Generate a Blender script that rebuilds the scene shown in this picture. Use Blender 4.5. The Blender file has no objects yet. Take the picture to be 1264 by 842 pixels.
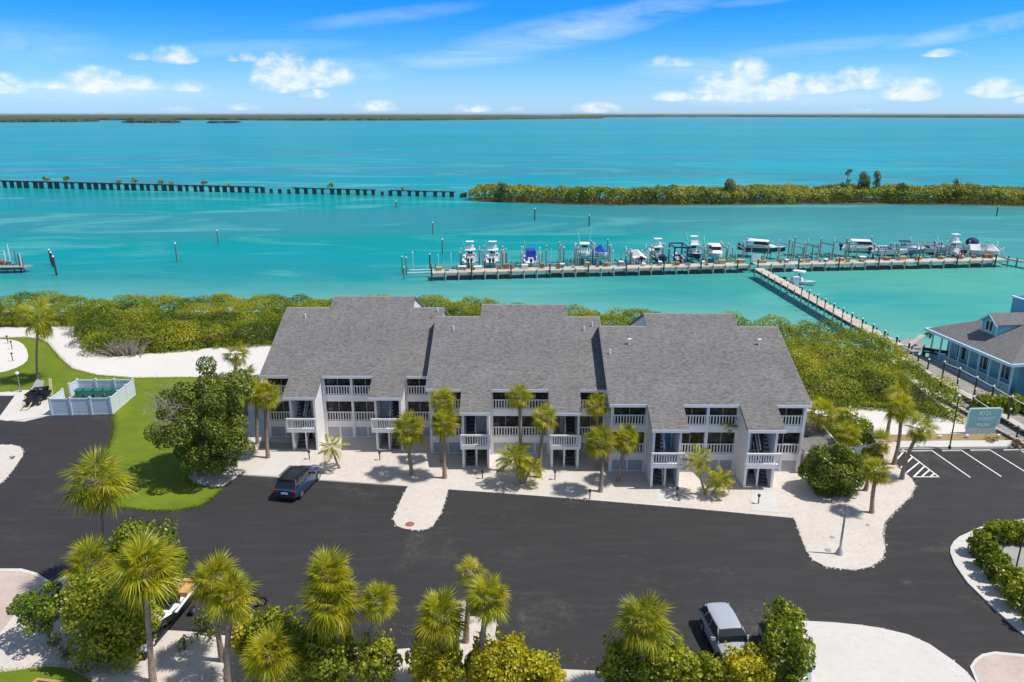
import bpy, bmesh, math, random
import numpy as np
from mathutils import Vector, Matrix, noise as mnoise

random.seed(7)
RNG = np.random.default_rng(7)
scene = bpy.context.scene
COL = scene.collection
R = math.radians

# ------------------------------------------------------------------ camera
CAM_H = 28.0
FOC = 920.0 / 1264.0
PITCH = math.atan(281.0 / 920.0)
cam_data = bpy.data.cameras.new("camera")
cam_data.sensor_width = 36.0
cam_data.lens = 36.0 * FOC
cam_data.clip_start = 0.5
cam_data.clip_end = 120000.0
cam = bpy.data.objects.new("camera", cam_data)
cam.location = (0, 0, CAM_H)
cam.rotation_euler = (R(90) - PITCH, 0, 0)
COL.objects.link(cam)
scene.camera = cam

# ------------------------------------------------------------------ light
SKY_STRENGTH = 0.112
SUN_EL, SUN_AZ = R(62), R(-8)            # azimuth from +x; shadows fall towards -x
sd = bpy.data.lights.new("sun", 'SUN')
sd.energy = 4.1
sd.angle = R(0.5)
sd.color = (1.0, 0.955, 0.88)
sun = bpy.data.objects.new("sun", sd)
COL.objects.link(sun)
sv = Vector((math.cos(SUN_EL) * math.cos(SUN_AZ), math.cos(SUN_EL) * math.sin(SUN_AZ), math.sin(SUN_EL)))
sun.rotation_euler = sv.to_track_quat('Z', 'Y').to_euler()
sun.location = (60, -20, 90)

scene.view_settings.view_transform = 'Standard'
scene.view_settings.look = 'None'
scene.view_settings.gamma = 1
scene.view_settings.exposure = 0.16
scene.cycles.max_bounces = 6
scene.cycles.diffuse_bounces = 3
scene.cycles.transparent_max_bounces = 8
scene.cycles.volume_bounces = 0

# ------------------------------------------------------------------ sky
def look_dir(px, py):
    c, s = math.cos(PITCH), math.sin(PITCH)
    u, v = (px - 632) / 920.0, (py - 421) / 920.0
    d = Vector((u, c - v * s, -s - v * c)).normalized()
    return math.atan2(d.x, d.y), math.asin(d.z)

world = bpy.data.worlds.new("World")
scene.world = world
world.use_nodes = True
wn, wl = world.node_tree.nodes, world.node_tree.links
wn.clear()

class NT:
    def __init__(s, tree): s.n, s.l = tree.nodes, tree.links
    def __call__(s, kind, **kw):
        nd = s.n.new(kind)
        for k, v in kw.items():
            if k.startswith('i_'):
                key = k[2:].replace('_', ' ')
                nd.inputs[key].default_value = v
            else: setattr(nd, k, v)
        return nd
    def link(s, a, b): s.l.new(a, b)
    def math(s, op, a, b=None, c=None, clamp=False):
        nd = s.n.new('ShaderNodeMath'); nd.operation = op; nd.use_clamp = clamp
        for i, v in enumerate((a, b, c)):
            if v is None: continue
            if isinstance(v, (int, float)): nd.inputs[i].default_value = v
            else: s.l.new(v, nd.inputs[i])
        return nd.outputs[0]
    def mix(s, fac, a, b, blend='MIX'):
        nd = s.n.new('ShaderNodeMix'); nd.data_type = 'RGBA'; nd.blend_type = blend
        for sock, v in ((nd.inputs[0], fac), (nd.inputs[6], a), (nd.inputs[7], b)):
            if isinstance(v, (int, float)): sock.default_value = v
            elif isinstance(v, (tuple, list)): sock.default_value = tuple(v) + ((1,) if len(v) == 3 else ())
            else: s.l.new(v, sock)
        return nd.outputs[2]
    def ramp(s, fac, stops, interp='LINEAR'):
        nd = s.n.new('ShaderNodeValToRGB'); cr = nd.color_ramp; cr.interpolation = interp
        while len(cr.elements) > 1: cr.elements.remove(cr.elements[-1])
        for i, (p, col) in enumerate(stops):
            e = cr.elements[0] if i == 0 else cr.elements.new(p)
            e.position = p
            if isinstance(col, (int, float)): col = (col, col, col)
            e.color = tuple(col) + (1,)
        s.l.new(fac, nd.inputs[0])
        return nd.outputs[0]
    def noise(s, vec, scale, detail=4, rough=0.55, dist=0.0, out=0):
        nd = s.n.new('ShaderNodeTexNoise')
        nd.inputs['Scale'].default_value = scale; nd.inputs['Detail'].default_value = detail
        nd.inputs['Roughness'].default_value = rough; nd.inputs['Distortion'].default_value = dist
        if vec is not None: s.l.new(vec, nd.inputs['Vector'])
        return nd.outputs[out]
    def comb(s, x, y, z=0.0):
        nd = s.n.new('ShaderNodeCombineXYZ')
        for i, v in enumerate((x, y, z)):
            if isinstance(v, (int, float)): nd.inputs[i].default_value = v
            else: s.l.new(v, nd.inputs[i])
        return nd.outputs[0]
    def sep(s, v):
        nd = s.n.new('ShaderNodeSeparateXYZ'); s.l.new(v, nd.inputs[0]); return nd.outputs
    def mapping(s, v, scale=(1, 1, 1), rot=(0, 0, 0), loc=(0, 0, 0)):
        nd = s.n.new('ShaderNodeMapping'); s.l.new(v, nd.inputs[0])
        nd.inputs['Scale'].default_value = scale; nd.inputs['Rotation'].default_value = rot; nd.inputs['Location'].default_value = loc
        return nd.outputs[0]

W = NT(world.node_tree)
sky = W('ShaderNodeTexSky', sky_type='NISHITA', sun_disc=False, sun_elevation=SUN_EL, sun_rotation=R(90) - SUN_AZ,
        altitude=0, air_density=1.0, dust_density=0.3, ozone_density=2.0)
tc = W('ShaderNodeTexCoord')
dx, dy, dz = W.sep(tc.outputs['Generated'])[0:3]
el = W.math('ARCSINE', dz)
az = W.math('ARCTAN2', dx, dy)
# clear deep-azure tropical sky: the blue deepens quickly above the horizon
eln = W.math('DIVIDE', el, R(30), clamp=True)
tint = W.ramp(eln, [(0.0, (0.60, 0.98, 1.80)), (0.06, (0.47, 0.86, 1.56)), (0.10, (0.36, 0.78, 1.48)), (0.165, (0.18, 0.66, 1.42)), (0.226, (0.07, 0.57, 1.42)), (0.30, (0.05, 0.56, 1.44)), (0.45, (0.50, 0.80, 1.22)), (0.62, (1.0, 0.97, 0.97)), (1.0, (1.18, 1.0, 0.88))])
skycol = W.mix(1.0, sky.outputs[0], tint, 'MULTIPLY')
# clouds: fair-weather cumulus low over the horizon and a few wisps of cirrus above them
CLOUDS = [  # (px, py of the base centre, half width px, height px, weight)
    (10, 110, 26, 20, 1.0), (70, 107, 40, 10, .8), (118, 107, 46, 26, 1.15), (160, 107, 40, 16, .9), (235, 110, 26, 12, .9), (173, 72, 16, 8, .7), (216, 74, 30, 18, .95),
    (300, 74, 22, 10, .6), (352, 102, 42, 40, 1.25), (405, 100, 34, 28, 1.0), (388, 119, 22, 10, .85), (465, 134, 30, 12, .85), (583, 136, 26, 9, .7), (637, 136, 16, 6, .6),
    (737, 136, 34, 12, .8), (825, 80, 34, 12, .65), (832, 122, 28, 11, .85), (890, 110, 44, 22, 1.0), (922, 108, 34, 38, 1.2), (965, 112, 44, 24, 1.1), (1010, 110, 40, 20, 1.0), (1060, 104, 40, 24, .9),
    (920, 122, 70, 14, .8), (1124, 118, 40, 24, 1.2), (1165, 68, 30, 9, .75), (1228, 115, 40, 20, 1.1), (1264, 126, 16, 8, .8), (1060, 136, 20, 6, .5), (300, 134, 24, 8, .5), (220, 136, 24, 6, .5)]
blob = None
for (px, py, hw, hh, wgt) in CLOUDS:
    a0, e0 = look_dir(px, py)
    a1, _ = look_dir(px + hw * 1.12, py); _, e1 = look_dir(px, py - hh * 1.15)
    u = W.math('MULTIPLY', W.math('SUBTRACT', az, a0), 1.0 / (a1 - a0))
    v = W.math('MULTIPLY', W.math('SUBTRACT', el, e0), 1.0 / (e1 - e0))
    vneg = W.math('MULTIPLY', W.math('MINIMUM', v, 0.0), 3.0)            # flat base
    v2 = W.math('ADD', W.math('MAXIMUM', v, 0.0), vneg)
    d = W.math('ADD', W.math('MULTIPLY', u, u), W.math('MULTIPLY', v2, v2))
    b = W.math('MULTIPLY', W.math('SUBTRACT', 1.0, d, clamp=True), wgt * .82)
    blob = b if blob is None else W.math('MAXIMUM', blob, b)
cv = W.comb(az, W.math('MULTIPLY', el, 1.5))
n1 = W.noise(cv, 52, 7, 0.58, 0.3)
n2 = W.noise(W.comb(az, W.math('MULTIPLY', el, 2.2), 3.7), 9, 2, 0.5)
# elsewhere round the horizon the same kind of clouds go on
side = W.math('SMOOTH_MIN', W.math('MULTIPLY', W.math('SUBTRACT', W.math('ABSOLUTE', az), 0.62, clamp=True), 6.0), 1.0, 0.1)
band = W.ramp(W.math('DIVIDE', el, R(12), clamp=True), [(0, 0), (0.06, .7), (0.35, .8), (0.75, 0.1), (1, 0)])
wide = W.math('MULTIPLY', W.math('MULTIPLY', W.math('MULTIPLY', W.math('SUBTRACT', n2, 0.48, clamp=True), 6.0), side), band)
blob = W.math('MAXIMUM', blob, wide)
dens = W.math('ADD', blob, W.math('MULTIPLY', W.math('SUBTRACT', n1, 0.48), 2.3))
cum = W.ramp(W.math('MULTIPLY', dens, W.math('MULTIPLY', blob, 3.0, clamp=True)), [(0.02, 0), (0.40, 0.24), (0.78, 0.60), (1.0, 0.74)])
# soft shading in the clouds from their own thickness
n3 = W.noise(W.comb(W.math('ADD', az, -0.006), W.math('ADD', W.math('MULTIPLY', el, 1.5), 0.012)), 52, 7, 0.58, 0.3)
shade = W.math('MULTIPLY', W.math('SUBTRACT', n3, n1), 2.4)
ccol = W.mix(W.math('ADD', shade, 0.42, clamp=True), (8.2, 8.45, 9.0), (6.1, 7.0, 8.4))
skyc = W.mix(cum, skycol, ccol)
# cirrus
cr = W.mapping(W.comb(az, el), scale=(1.0, 5.0, 1), rot=(0, 0, R(-9)))
n4 = W.noise(cr, 7.0, 9, 0.68, 0.9)
n5 = W.noise(W.comb(az, W.math('MULTIPLY', el, 2.0), 9.1), 3.2, 2, 0.5)
cirb = None
for (px, py, hw, hh, sl, wgt) in [(690, 40, 150, 22, -.16, 1.0), (800, 15, 90, 16, -.16, .9), (1210, 35, 90, 10, -.17, 1.0), (570, 72, 100, 12, -.05, .9), (30, 52, 90, 22, 0, .5), (860, 85, 90, 14, 0, .7), (430, 88, 80, 16, 0, .6), (120, 112, 130, 14, 0, .8), (960, 118, 150, 14, 0, .8), (300, 60, 140, 10, -.06, .45), (480, 20, 120, 10, -.12, .5), (1000, 60, 120, 9, -.08, .5), (1090, 98, 60, 18, 0, .4), (930, 2, 60, 5, -.05, .6)]:
    a0, e0 = look_dir(px, py)
    kx, ky = 920.0 / hw, 920.0 / hh
    u = W.math('SUBTRACT', az, a0)
    v = W.math('ADD', W.math('SUBTRACT', el, e0), W.math('MULTIPLY', u, sl))
    u = W.math('MULTIPLY', u, kx); v = W.math('MULTIPLY', v, ky)
    d = W.math('ADD', W.math('MULTIPLY', u, u), W.math('MULTIPLY', v, v))
    b = W.math('MULTIPLY', W.math('SUBTRACT', 1.0, d, clamp=True), wgt)
    cirb = b if cirb is None else W.math('MAXIMUM', cirb, b)
high = W.ramp(W.math('DIVIDE', el, R(60), clamp=True), [(0, 0), (0.17, 0), (0.3, .5), (1, .35)])
cirb = W.math('MAXIMUM', cirb, W.math('MULTIPLY', high, W.math('MULTIPLY', W.math('SUBTRACT', n5, .45, clamp=True), 3.0)))
cir = W.math('MULTIPLY', W.math('MULTIPLY', W.math('SUBTRACT', n4, 0.28, clamp=True), 2.4), cirb, clamp=True)
skyc = W.mix(W.math('MULTIPLY', cir, 0.42), skyc, (8.2, 8.8, 9.4))
bg = W('ShaderNodeBackground'); bg.inputs['Strength'].default_value = SKY_STRENGTH
wo = W('ShaderNodeOutputWorld')
W.link(skyc, bg.inputs[0]); W.link(bg.outputs[0], wo.inputs[0])

# ------------------------------------------------------------------ survey: a picture point at height z -> its place on the site
def S(px, py, z=0.0):
    c, s = math.cos(PITCH), math.sin(PITCH)
    u, v = (px - 632) / 920.0, (py - 421) / 920.0
    d = (u, c - v * s, -s - v * c)
    t = (z - CAM_H) / d[2]
    return Vector((d[0] * t, d[1] * t, z))
def px_per_m(p):
    c, s = math.cos(PITCH), math.sin(PITCH)
    return 920.0 / (p.y * c - (p.z - CAM_H) * s)
def height_at(base, py):
    """height of a point straight above base that shows at picture row py"""
    c, s = math.cos(PITCH), math.sin(PITCH)
    v = (py - 421) / 920.0
    d = (c - v * s, -s - v * c)
    return CAM_H + d[1] * base.y / d[0]

# ------------------------------------------------------------------ materials
MATS = {}
def new_mat(name):
    m = bpy.data.materials.new(name); m.use_nodes = True
    t = NT(m.node_tree); t.n.clear()
    bs = t('ShaderNodeBsdfPrincipled'); out = t('ShaderNodeOutputMaterial')
    t.link(bs.outputs[0], out.inputs[0])
    MATS[name] = m
    return m, t, bs
def mat(name, col, rough=0.7, var=0.12, scale=3.0, bump=0.0, bscale=20.0, metal=0.0, spec=0.5, obj=True, coat=0.0):
    if name in MATS: return MATS[name]
    m, t, bs = new_mat(name)
    tc = t('ShaderNodeTexCoord'); co = tc.outputs['Object']
    n = t.noise(co, scale, 5, 0.6)
    lo = tuple(c * (1 - var) for c in col); hi = tuple(min(1, c * (1 + var)) for c in col)
    c = t.ramp(n, [(0.3, lo), (0.7, hi)])
    t.link(c, bs.inputs['Base Color'])
    bs.inputs['Roughness'].default_value = rough
    bs.inputs['Metallic'].default_value = metal
    bs.inputs['Specular IOR Level'].default_value = spec
    bs.inputs['Coat Weight'].default_value = coat
    if bump:
        b = t('ShaderNodeBump'); b.inputs['Strength'].default_value = bump; b.inputs['Distance'].default_value = 0.05
        t.link(t.noise(co, bscale, 3, 0.6), b.inputs['Height']); t.link(b.outputs[0], bs.inputs['Normal'])
    return m
def leaf_mat(name, cols, scale=1.2, trans=0.35, rough=0.45, con=1.0, isl=0.38):
    """foliage: a few greens spread over the plant, light passing through the blade"""
    if name in MATS: return MATS[name]
    m, t, bs = new_mat(name)
    geo = t('ShaderNodeNewGeometry')
    oi = t('ShaderNodeObjectInfo')
    tcn = t('ShaderNodeTexCoord')
    n = t.noise(tcn.outputs['Object'], scale, 3, 0.6)
    n = t.math('ADD', t.math('MULTIPLY', t.math('SUBTRACT', n, 0.5), con), 0.5)
    r = t.math('ADD', t.math('MULTIPLY', n, 1.0 - isl), t.math('MULTIPLY', geo.outputs['Random Per Island'], isl))
    r = t.math('ADD', r, t.math('MULTIPLY', t.math('SUBTRACT', oi.outputs['Random'], 0.5), 0.16))
    k = len(cols)
    c = t.ramp(r, [(0.25 + 0.5 * i / (k - 1), cc) for i, cc in enumerate(cols)])
    t.link(c, bs.inputs['Base Color'])
    bs.inputs['Roughness'].default_value = rough
    bs.inputs['Specular IOR Level'].default_value = 0.35
    tr = t('ShaderNodeBsdfTranslucent'); t.link(t.mix(1.0, c, (1.25, 1.25, .7), 'MULTIPLY'), tr.inputs[0])
    mx = t('ShaderNodeMixShader'); mx.inputs[0].default_value = trans
    t.link(bs.outputs[0], mx.inputs[1]); t.link(tr.outputs[0], mx.inputs[2])
    t.link(mx.outputs[0], [n for n in t.n if n.type == 'OUTPUT_MATERIAL'][0].inputs[0])
    return m

# ------------------------------------------------------------------ mesh building
class MB:
    def __init__(s): s.v, s.f = [], []
    def face(s, pts):
        i = len(s.v); s.v += [tuple(p) for p in pts]; s.f.append(tuple(range(i, i + len(pts))))
    def box(s, x0, x1, y0, y1, z0, z1):
        i = len(s.v)
        s.v += [(x0, y0, z0), (x1, y0, z0), (x1, y1, z0), (x0, y1, z0), (x0, y0, z1), (x1, y0, z1), (x1, y1, z1), (x0, y1, z1)]
        s.f += [tuple(i + k for k in q) for q in ((0, 3, 2, 1), (4, 5, 6, 7), (0, 1, 5, 4), (1, 2, 6, 5), (2, 3, 7, 6), (3, 0, 4, 7))]
        return s
    def hexa(s, a, b):
        """two matching quads joined to a solid"""
        i = len(s.v); s.v += [tuple(p) for p in a] + [tuple(p) for p in b]
        s.f += [tuple(i + k for k in q) for q in ((0, 3, 2, 1), (4, 5, 6, 7), (0, 1, 5, 4), (1, 2, 6, 5), (2, 3, 7, 6), (3, 0, 4, 7))]
        return s
    def bar(s, p, q, w=0.05, h=None, up=(0, 0, 1)):
        p, q = Vector(p), Vector(q); h = h or w
        d = (q - p).normalized(); u = Vector(up)
        if abs(d.dot(u)) > 0.98: u = Vector((0, 1, 0))
        sd_ = d.cross(u).normalized() * (w / 2); up_ = sd_.cross(d).normalized() * (h / 2)
        s.hexa([p - sd_ - up_, p + sd_ - up_, p + sd_ + up_, p - sd_ + up_], [q - sd_ - up_, q + sd_ - up_, q + sd_ + up_, q - sd_ + up_])
        return s
    def tube(s, pts, radii, n=8, cap=True):
        pts = [Vector(p) for p in pts]
        if isinstance(radii, (int, float)): radii = [radii] * len(pts)
        base = len(s.v)
        for k, p in enumerate(pts):
            d = (pts[min(k + 1, len(pts) - 1)] - pts[max(k - 1, 0)]).normalized()
            u = Vector((1, 0, 0)) if abs(d.x) < 0.9 else Vector((0, 1, 0))
            a = d.cross(u).normalized(); b = d.cross(a)
            for j in range(n):
                t = 2 * math.pi * j / n
                s.v.append(tuple(p + (a * math.cos(t) + b * math.sin(t)) * radii[k]))
        for k in range(len(pts) - 1):
            for j in range(n):
                s.f.append((base + k * n + j, base + k * n + (j + 1) % n, base + (k + 1) * n + (j + 1) % n, base + (k + 1) * n + j))
        if cap:
            s.f.append(tuple(base + j for j in range(n))[::-1]); e = base + (len(pts) - 1) * n
            s.f.append(tuple(e + j for j in range(n)))
        return s
    def prism(s, poly, z0, z1):
        """vertical extrusion of a plan polygon; z may be numbers or functions of (x, y)"""
        n = len(poly); i = len(s.v)
        f0 = z0 if callable(z0) else (lambda x, y: z0); f1 = z1 if callable(z1) else (lambda x, y: z1)
        s.v += [(x, y, f0(x, y)) for x, y in poly] + [(x, y, f1(x, y)) for x, y in poly]
        s.f.append(tuple(range(i, i + n))[::-1]); s.f.append(tuple(range(i + n, i + 2 * n)))
        for k in range(n):
            a, b = i + k, i + (k + 1) % n
            s.f.append((a, b, b + n, a + n))
        return s
    def xprism(s, prof, x0, x1):
        """extrusion along x of a side profile of (y, z)"""
        n = len(prof); i = len(s.v)
        s.v += [(x0, y, z) for y, z in prof] + [(x1, y, z) for y, z in prof]
        s.f.append(tuple(range(i, i + n))); s.f.append(tuple(range(i + n, i + 2 * n))[::-1])
        for k in range(n):
            a, b = i + k, i + (k + 1) % n
            s.f.append((b, a, a + n, b + n))
        return s
    def loft(s, rings, cap=True):
        n = len(rings[0]); i = len(s.v)
        for r in rings: s.v += [tuple(p) for p in r]
        for k in range(len(rings) - 1):
            for j in range(n):
                s.f.append((i + k * n + j, i + k * n + (j + 1) % n, i + (k + 1) * n + (j + 1) % n, i + (k + 1) * n + j))
        if cap:
            s.f.append(tuple(i + j for j in range(n))[::-1]); e = i + (len(rings) - 1) * n
            s.f.append(tuple(e + j for j in range(n)))
        return s
    def ball(s, c, r, n=10, m=6, sz=1.0):
        i = len(s.v); c = Vector(c)
        for k in range(m + 1):
            ph = math.pi * k / m
            for j in range(n):
                t = 2 * math.pi * j / n
                s.v.append((c.x + r * math.sin(ph) * math.cos(t), c.y + r * math.sin(ph) * math.sin(t), c.z + r * sz * math.cos(ph)))
        for k in range(m):
            for j in range(n):
                s.f.append((i + k * n + j, i + (k + 1) * n + j, i + (k + 1) * n + (j + 1) % n, i + k * n + (j + 1) % n))
        return s
    def mesh(s, name, m, smooth=None, fix=True):
        me = bpy.data.meshes.new(name); me.from_pydata(s.v, [], s.f)
        if fix:
            bm = bmesh.new(); bm.from_mesh(me); bmesh.ops.recalc_face_normals(bm, faces=bm.faces); bm.to_mesh(me); bm.free()
        me.materials.append(m)
        if smooth is not None:
            me.shade_smooth(); me.set_sharp_from_angle(angle=R(smooth))
        return me
    def build(s, name, m, parent=None, smooth=None, fix=True):
        return put(name, s.mesh(name, m, smooth, fix), parent)

def put(name, me, parent=None, loc=None, rot=None, scale=None):
    o = bpy.data.objects.new(name, me); COL.objects.link(o)
    if parent is not None: o.parent = parent
    if loc is not None: o.location = loc
    if rot is not None: o.rotation_euler = rot
    if scale is not None: o.scale = scale if not isinstance(scale, (int, float)) else (scale,) * 3
    return o
def tag(o, label, cat, group=None):
    o['label'] = label; o['category'] = cat
    if group: o['group'] = group
    return o
def thing(name, label, cat, loc=(0, 0, 0), rz=0.0, group=None):
    o = put(name, None, None, loc, (0, 0, rz)); o.empty_display_size = 0.3
    return tag(o, label, cat, group)
def kind(o, k): o['kind'] = k; return o
def copy_thing(root, loc, rz=0.0, label=None, scale=None):
    r = root.copy(); COL.objects.link(r); r.location = loc; r.rotation_euler = (0, 0, rz)
    if scale: r.scale = (scale,) * 3
    if label: r['label'] = label
    for ch in list(root.children):
        c = ch.copy(); COL.objects.link(c); c.parent = r
        for g in ch.children:
            d = g.copy(); COL.objects.link(d); d.parent = c
    return r
def fast_mesh(name, verts, faces, m):
    """verts (n,3), faces (k,w) arrays"""
    me = bpy.data.meshes.new(name)
    verts = np.ascontiguousarray(verts, dtype=np.float32); faces = np.ascontiguousarray(faces, dtype=np.int32)
    k, w = faces.shape
    me.vertices.add(len(verts)); me.vertices.foreach_set('co', verts.ravel())
    me.loops.add(k * w); me.loops.foreach_set('vertex_index', faces.ravel())
    me.polygons.add(k); me.polygons.foreach_set('loop_start', np.arange(0, k * w, w, dtype=np.int32))
    me.update(calc_edges=True); me.materials.append(m)
    return me
def leaf_quads(P, N, size, rng, aspect=0.6):
    """one pointed four-cornered leaf per point, facing roughly along N"""
    n = len(P)
    N = N + rng.normal(0, 0.45, (n, 3)); N /= np.linalg.norm(N, axis=1, keepdims=True) + 1e-9
    T = rng.normal(0, 1, (n, 3)); T -= (T * N).sum(1, keepdims=True) * N; T /= np.linalg.norm(T, axis=1, keepdims=True) + 1e-9
    B = np.cross(N, T)
    sz = (size * rng.uniform(0.65, 1.3, n))[:, None]
    v = np.stack([P - T * sz * .5, P + B * sz * .5 * aspect - N * sz * .1, P + T * sz * .5, P - B * sz * .5 * aspect - N * sz * .1], 1).reshape(-1, 3)
    return v, np.arange(n * 4).reshape(n, 4)
def in_poly(x, y, poly):
    ins = np.zeros(len(x), bool); j = len(poly) - 1
    for i in range(len(poly)):
        xi, yi = poly[i][0], poly[i][1]; xj, yj = poly[j][0], poly[j][1]
        c = ((yi > y) != (yj > y)) & (x < (xj - xi) * (y - yi) / (yj - yi + 1e-12) + xi)
        ins ^= c; j = i
    return ins
def smooth_poly(pts, it=2, closed=True):
    for _ in range(it):
        q = []; n = len(pts)
        for i in range(n if closed else n - 1):
            a, b = pts[i], pts[(i + 1) % n]
            q.append((a[0] * .75 + b[0] * .25, a[1] * .75 + b[1] * .25)); q.append((a[0] * .25 + b[0] * .75, a[1] * .25 + b[1] * .75))
        if not closed: q = [pts[0]] + q + [pts[-1]]
        pts = q
    return pts
def plan(pxs, z=0.0): return [tuple(S(x, y, z))[:2] for x, y in pxs]

# ================================================================== SETTING
def structure(o): o['kind'] = 'structure'; return o

# ---- water
m_water, t, bs = new_mat("water")
tcn = t('ShaderNodeTexCoord'); P = tcn.outputs['Object']
px_, py_, _ = t.sep(P)[0:3]
big = t.noise(t.mapping(P, scale=(1 / 150, 1 / 75, 1), rot=(0, 0, R(8))), 1.0, 5, 0.6, 0.8)
mid = t.noise(t.mapping(P, scale=(1 / 60, 1 / 22, 1), rot=(0, 0, R(-6)), loc=(3, 1, 0)), 1.0, 5, 0.62, 1.0)
far = t.noise(t.mapping(P, scale=(1 / 900, 1 / 380, 1), rot=(0, 0, R(5)), loc=(5, 2, 0)), 1.0, 5, 0.6, 0.6)
fine = t.noise(t.mapping(P, scale=(1 / 9, 1 / 3.2, 1)), 1.0, 4, 0.6)
deep = t.mix(t.ramp(big, [(.36, 0), (.62, 1)]), (0.0, 0.252, 0.355), (0.0, 0.335, 0.415))
deep = t.mix(t.ramp(far, [(.35, 0), (.65, 1)]), deep, (0.0, 0.25, 0.245))
# shoal to the east is greener
east = t.ramp(t.math('ADD', t.math('MULTIPLY', px_, 1 / 220), t.math('MULTIPLY', t.math('SUBTRACT', big, .5), .6)), [(.05, 0), (.34, 1)])
nearband = t.ramp(t.math('DIVIDE', py_, 520.0, clamp=True), [(0, 1), (.42, .75), (.56, .2), (.9, .1)])
col = t.mix(t.math('MULTIPLY', east, nearband), deep, (0.10, 0.375, 0.29))
# shallow pale sand beside the shore
yshore = t.math('SUBTRACT', py_, t.math('MAXIMUM', t.math('SUBTRACT', 104.0, t.math('MULTIPLY', t.math('MAXIMUM', px_, 0.0), 0.42)), 76.0))
sh = t.math('SUBTRACT', 1.0, t.math('DIVIDE', yshore, t.math('ADD', 28.0, t.math('MULTIPLY', t.math('SUBTRACT', mid, .3), 36.0))), clamp=True)
col = t.mix(t.math('MULTIPLY', sh, .85), col, (0.22, 0.44, 0.35))
# seagrass meadows, muted blue grey
sg = t.math('MULTIPLY', t.ramp(t.noise(t.mapping(P, scale=(1 / 190, 1 / 60, 1), rot=(0, 0, R(14)), loc=(2.3, 7.1, 0)), 1.0, 4, .55, .5), [(.46, 0), (.54, 1)]), t.ramp(t.math('DIVIDE', py_, 1000.0, clamp=True), [(.11, 0), (.16, .5), (.30, .9), (.5, .55), (.9, .25)]))
col = t.mix(sg, col, (0.04, 0.205, 0.25))
# long pale drifts
dr = t.math('MULTIPLY', t.ramp(mid, [(.52, 0), (.64, 1)]), t.ramp(t.math('DIVIDE', py_, 1500.0, clamp=True), [(.07, .5), (.2, .7), (.4, .25), (1, .12)]))
col = t.mix(dr, col, (0.10, 0.39, 0.35))
col = t.mix(t.math('MULTIPLY', t.ramp(fine, [(.35, 0), (.65, 1)]), .16), col, (0.0, 0.14, 0.19))
t.link(col, bs.inputs['Base Color'])
bs.inputs['Roughness'].default_value = 0.25
bs.inputs['IOR'].default_value = 1.33
bs.inputs['Specular IOR Level'].default_value = 0.012
b1 = t('ShaderNodeBump'); b1.inputs['Strength'].default_value = 0.55; b1.inputs['Distance'].default_value = 0.12
wv = t.noise(t.mapping(P, scale=(.9, 1.6, 1), rot=(0, 0, R(20))), 1.0, 4, 0.6)
t.link(wv, b1.inputs['Height']); t.link(b1.outputs[0], bs.inputs['Normal'])
WZ = -0.8
mb = MB(); mb.face([(-30000, -400, WZ), (30000, -400, WZ), (30000, 30000, WZ), (-30000, 30000, WZ)])
structure(mb.build("water", m_water, fix=False))

# ---- materials of the grounds
def ground_mat(name, c1, c2, c3, s1=.25, s2=2.2, s3=14, rough=.9, bump=.35, speck=None, thr=(.66, .72)):
    m, t, bs = new_mat(name)
    P = t('ShaderNodeTexCoord').outputs['Object']
    a = t.noise(P, s1, 4, .6); b = t.noise(P, s2, 5, .65); c = t.noise(P, s3, 4, .7)
    col = t.mix(t.ramp(a, [(.35, 0), (.65, 1)]), c1, c2)
    col = t.mix(t.math('MULTIPLY', t.ramp(b, [(.45, 0), (.72, 1)]), .55), col, c3)
    col = t.mix(t.ramp(c, [(.3, .0), (.7, .35)]), col, c2)
    if speck:
        col = t.mix(t.ramp(t.noise(P, 5.5, 2, .5), [(thr[0], 0), (thr[1], .7)]), col, speck)
    t.link(col, bs.inputs['Base Color']); bs.inputs['Roughness'].default_value = rough
    bs.inputs['Specular IOR Level'].default_value = .2
    bp = t('ShaderNodeBump'); bp.inputs['Strength'].default_value = bump; bp.inputs['Distance'].default_value = .06
    t.link(t.noise(P, 9, 5, .7), bp.inputs['Height']); t.link(bp.outputs[0], bs.inputs['Normal'])
    return m
M_SAND = ground_mat("crushed_shell", (.56, .51, .46), (.62, .565, .51), (.44, .395, .35), speck=(.31, .265, .22))
M_PATH = ground_mat("white_shell_path", (.62, .59, .56), (.66, .63, .595), (.57, .53, .50), s1=.12, bump=.2)
M_CONC = ground_mat("concrete_pad", (.555, .53, .50), (.61, .585, .55), (.48, .455, .42), bump=.1)
M_GRASS = ground_mat("lawn_grass", (.105, .165, .010), (.165, .215, .012), (.058, .105, .010), s1=.16, s2=.7, s3=9, bump=.8)
M_MULCH = ground_mat("dry_mulch", (.27, .20, .10), (.34, .26, .14), (.20, .15, .07), bump=.8)
M_EARTH = ground_mat("dark_soil", (.06, .055, .03), (.09, .08, .04), (.05, .05, .02), bump=.6)
M_PAVE_SHADE = ground_mat("grey_paving_and_shade", (.30, .29, .28), (.36, .345, .33), (.25, .24, .23), bump=.15)
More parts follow.
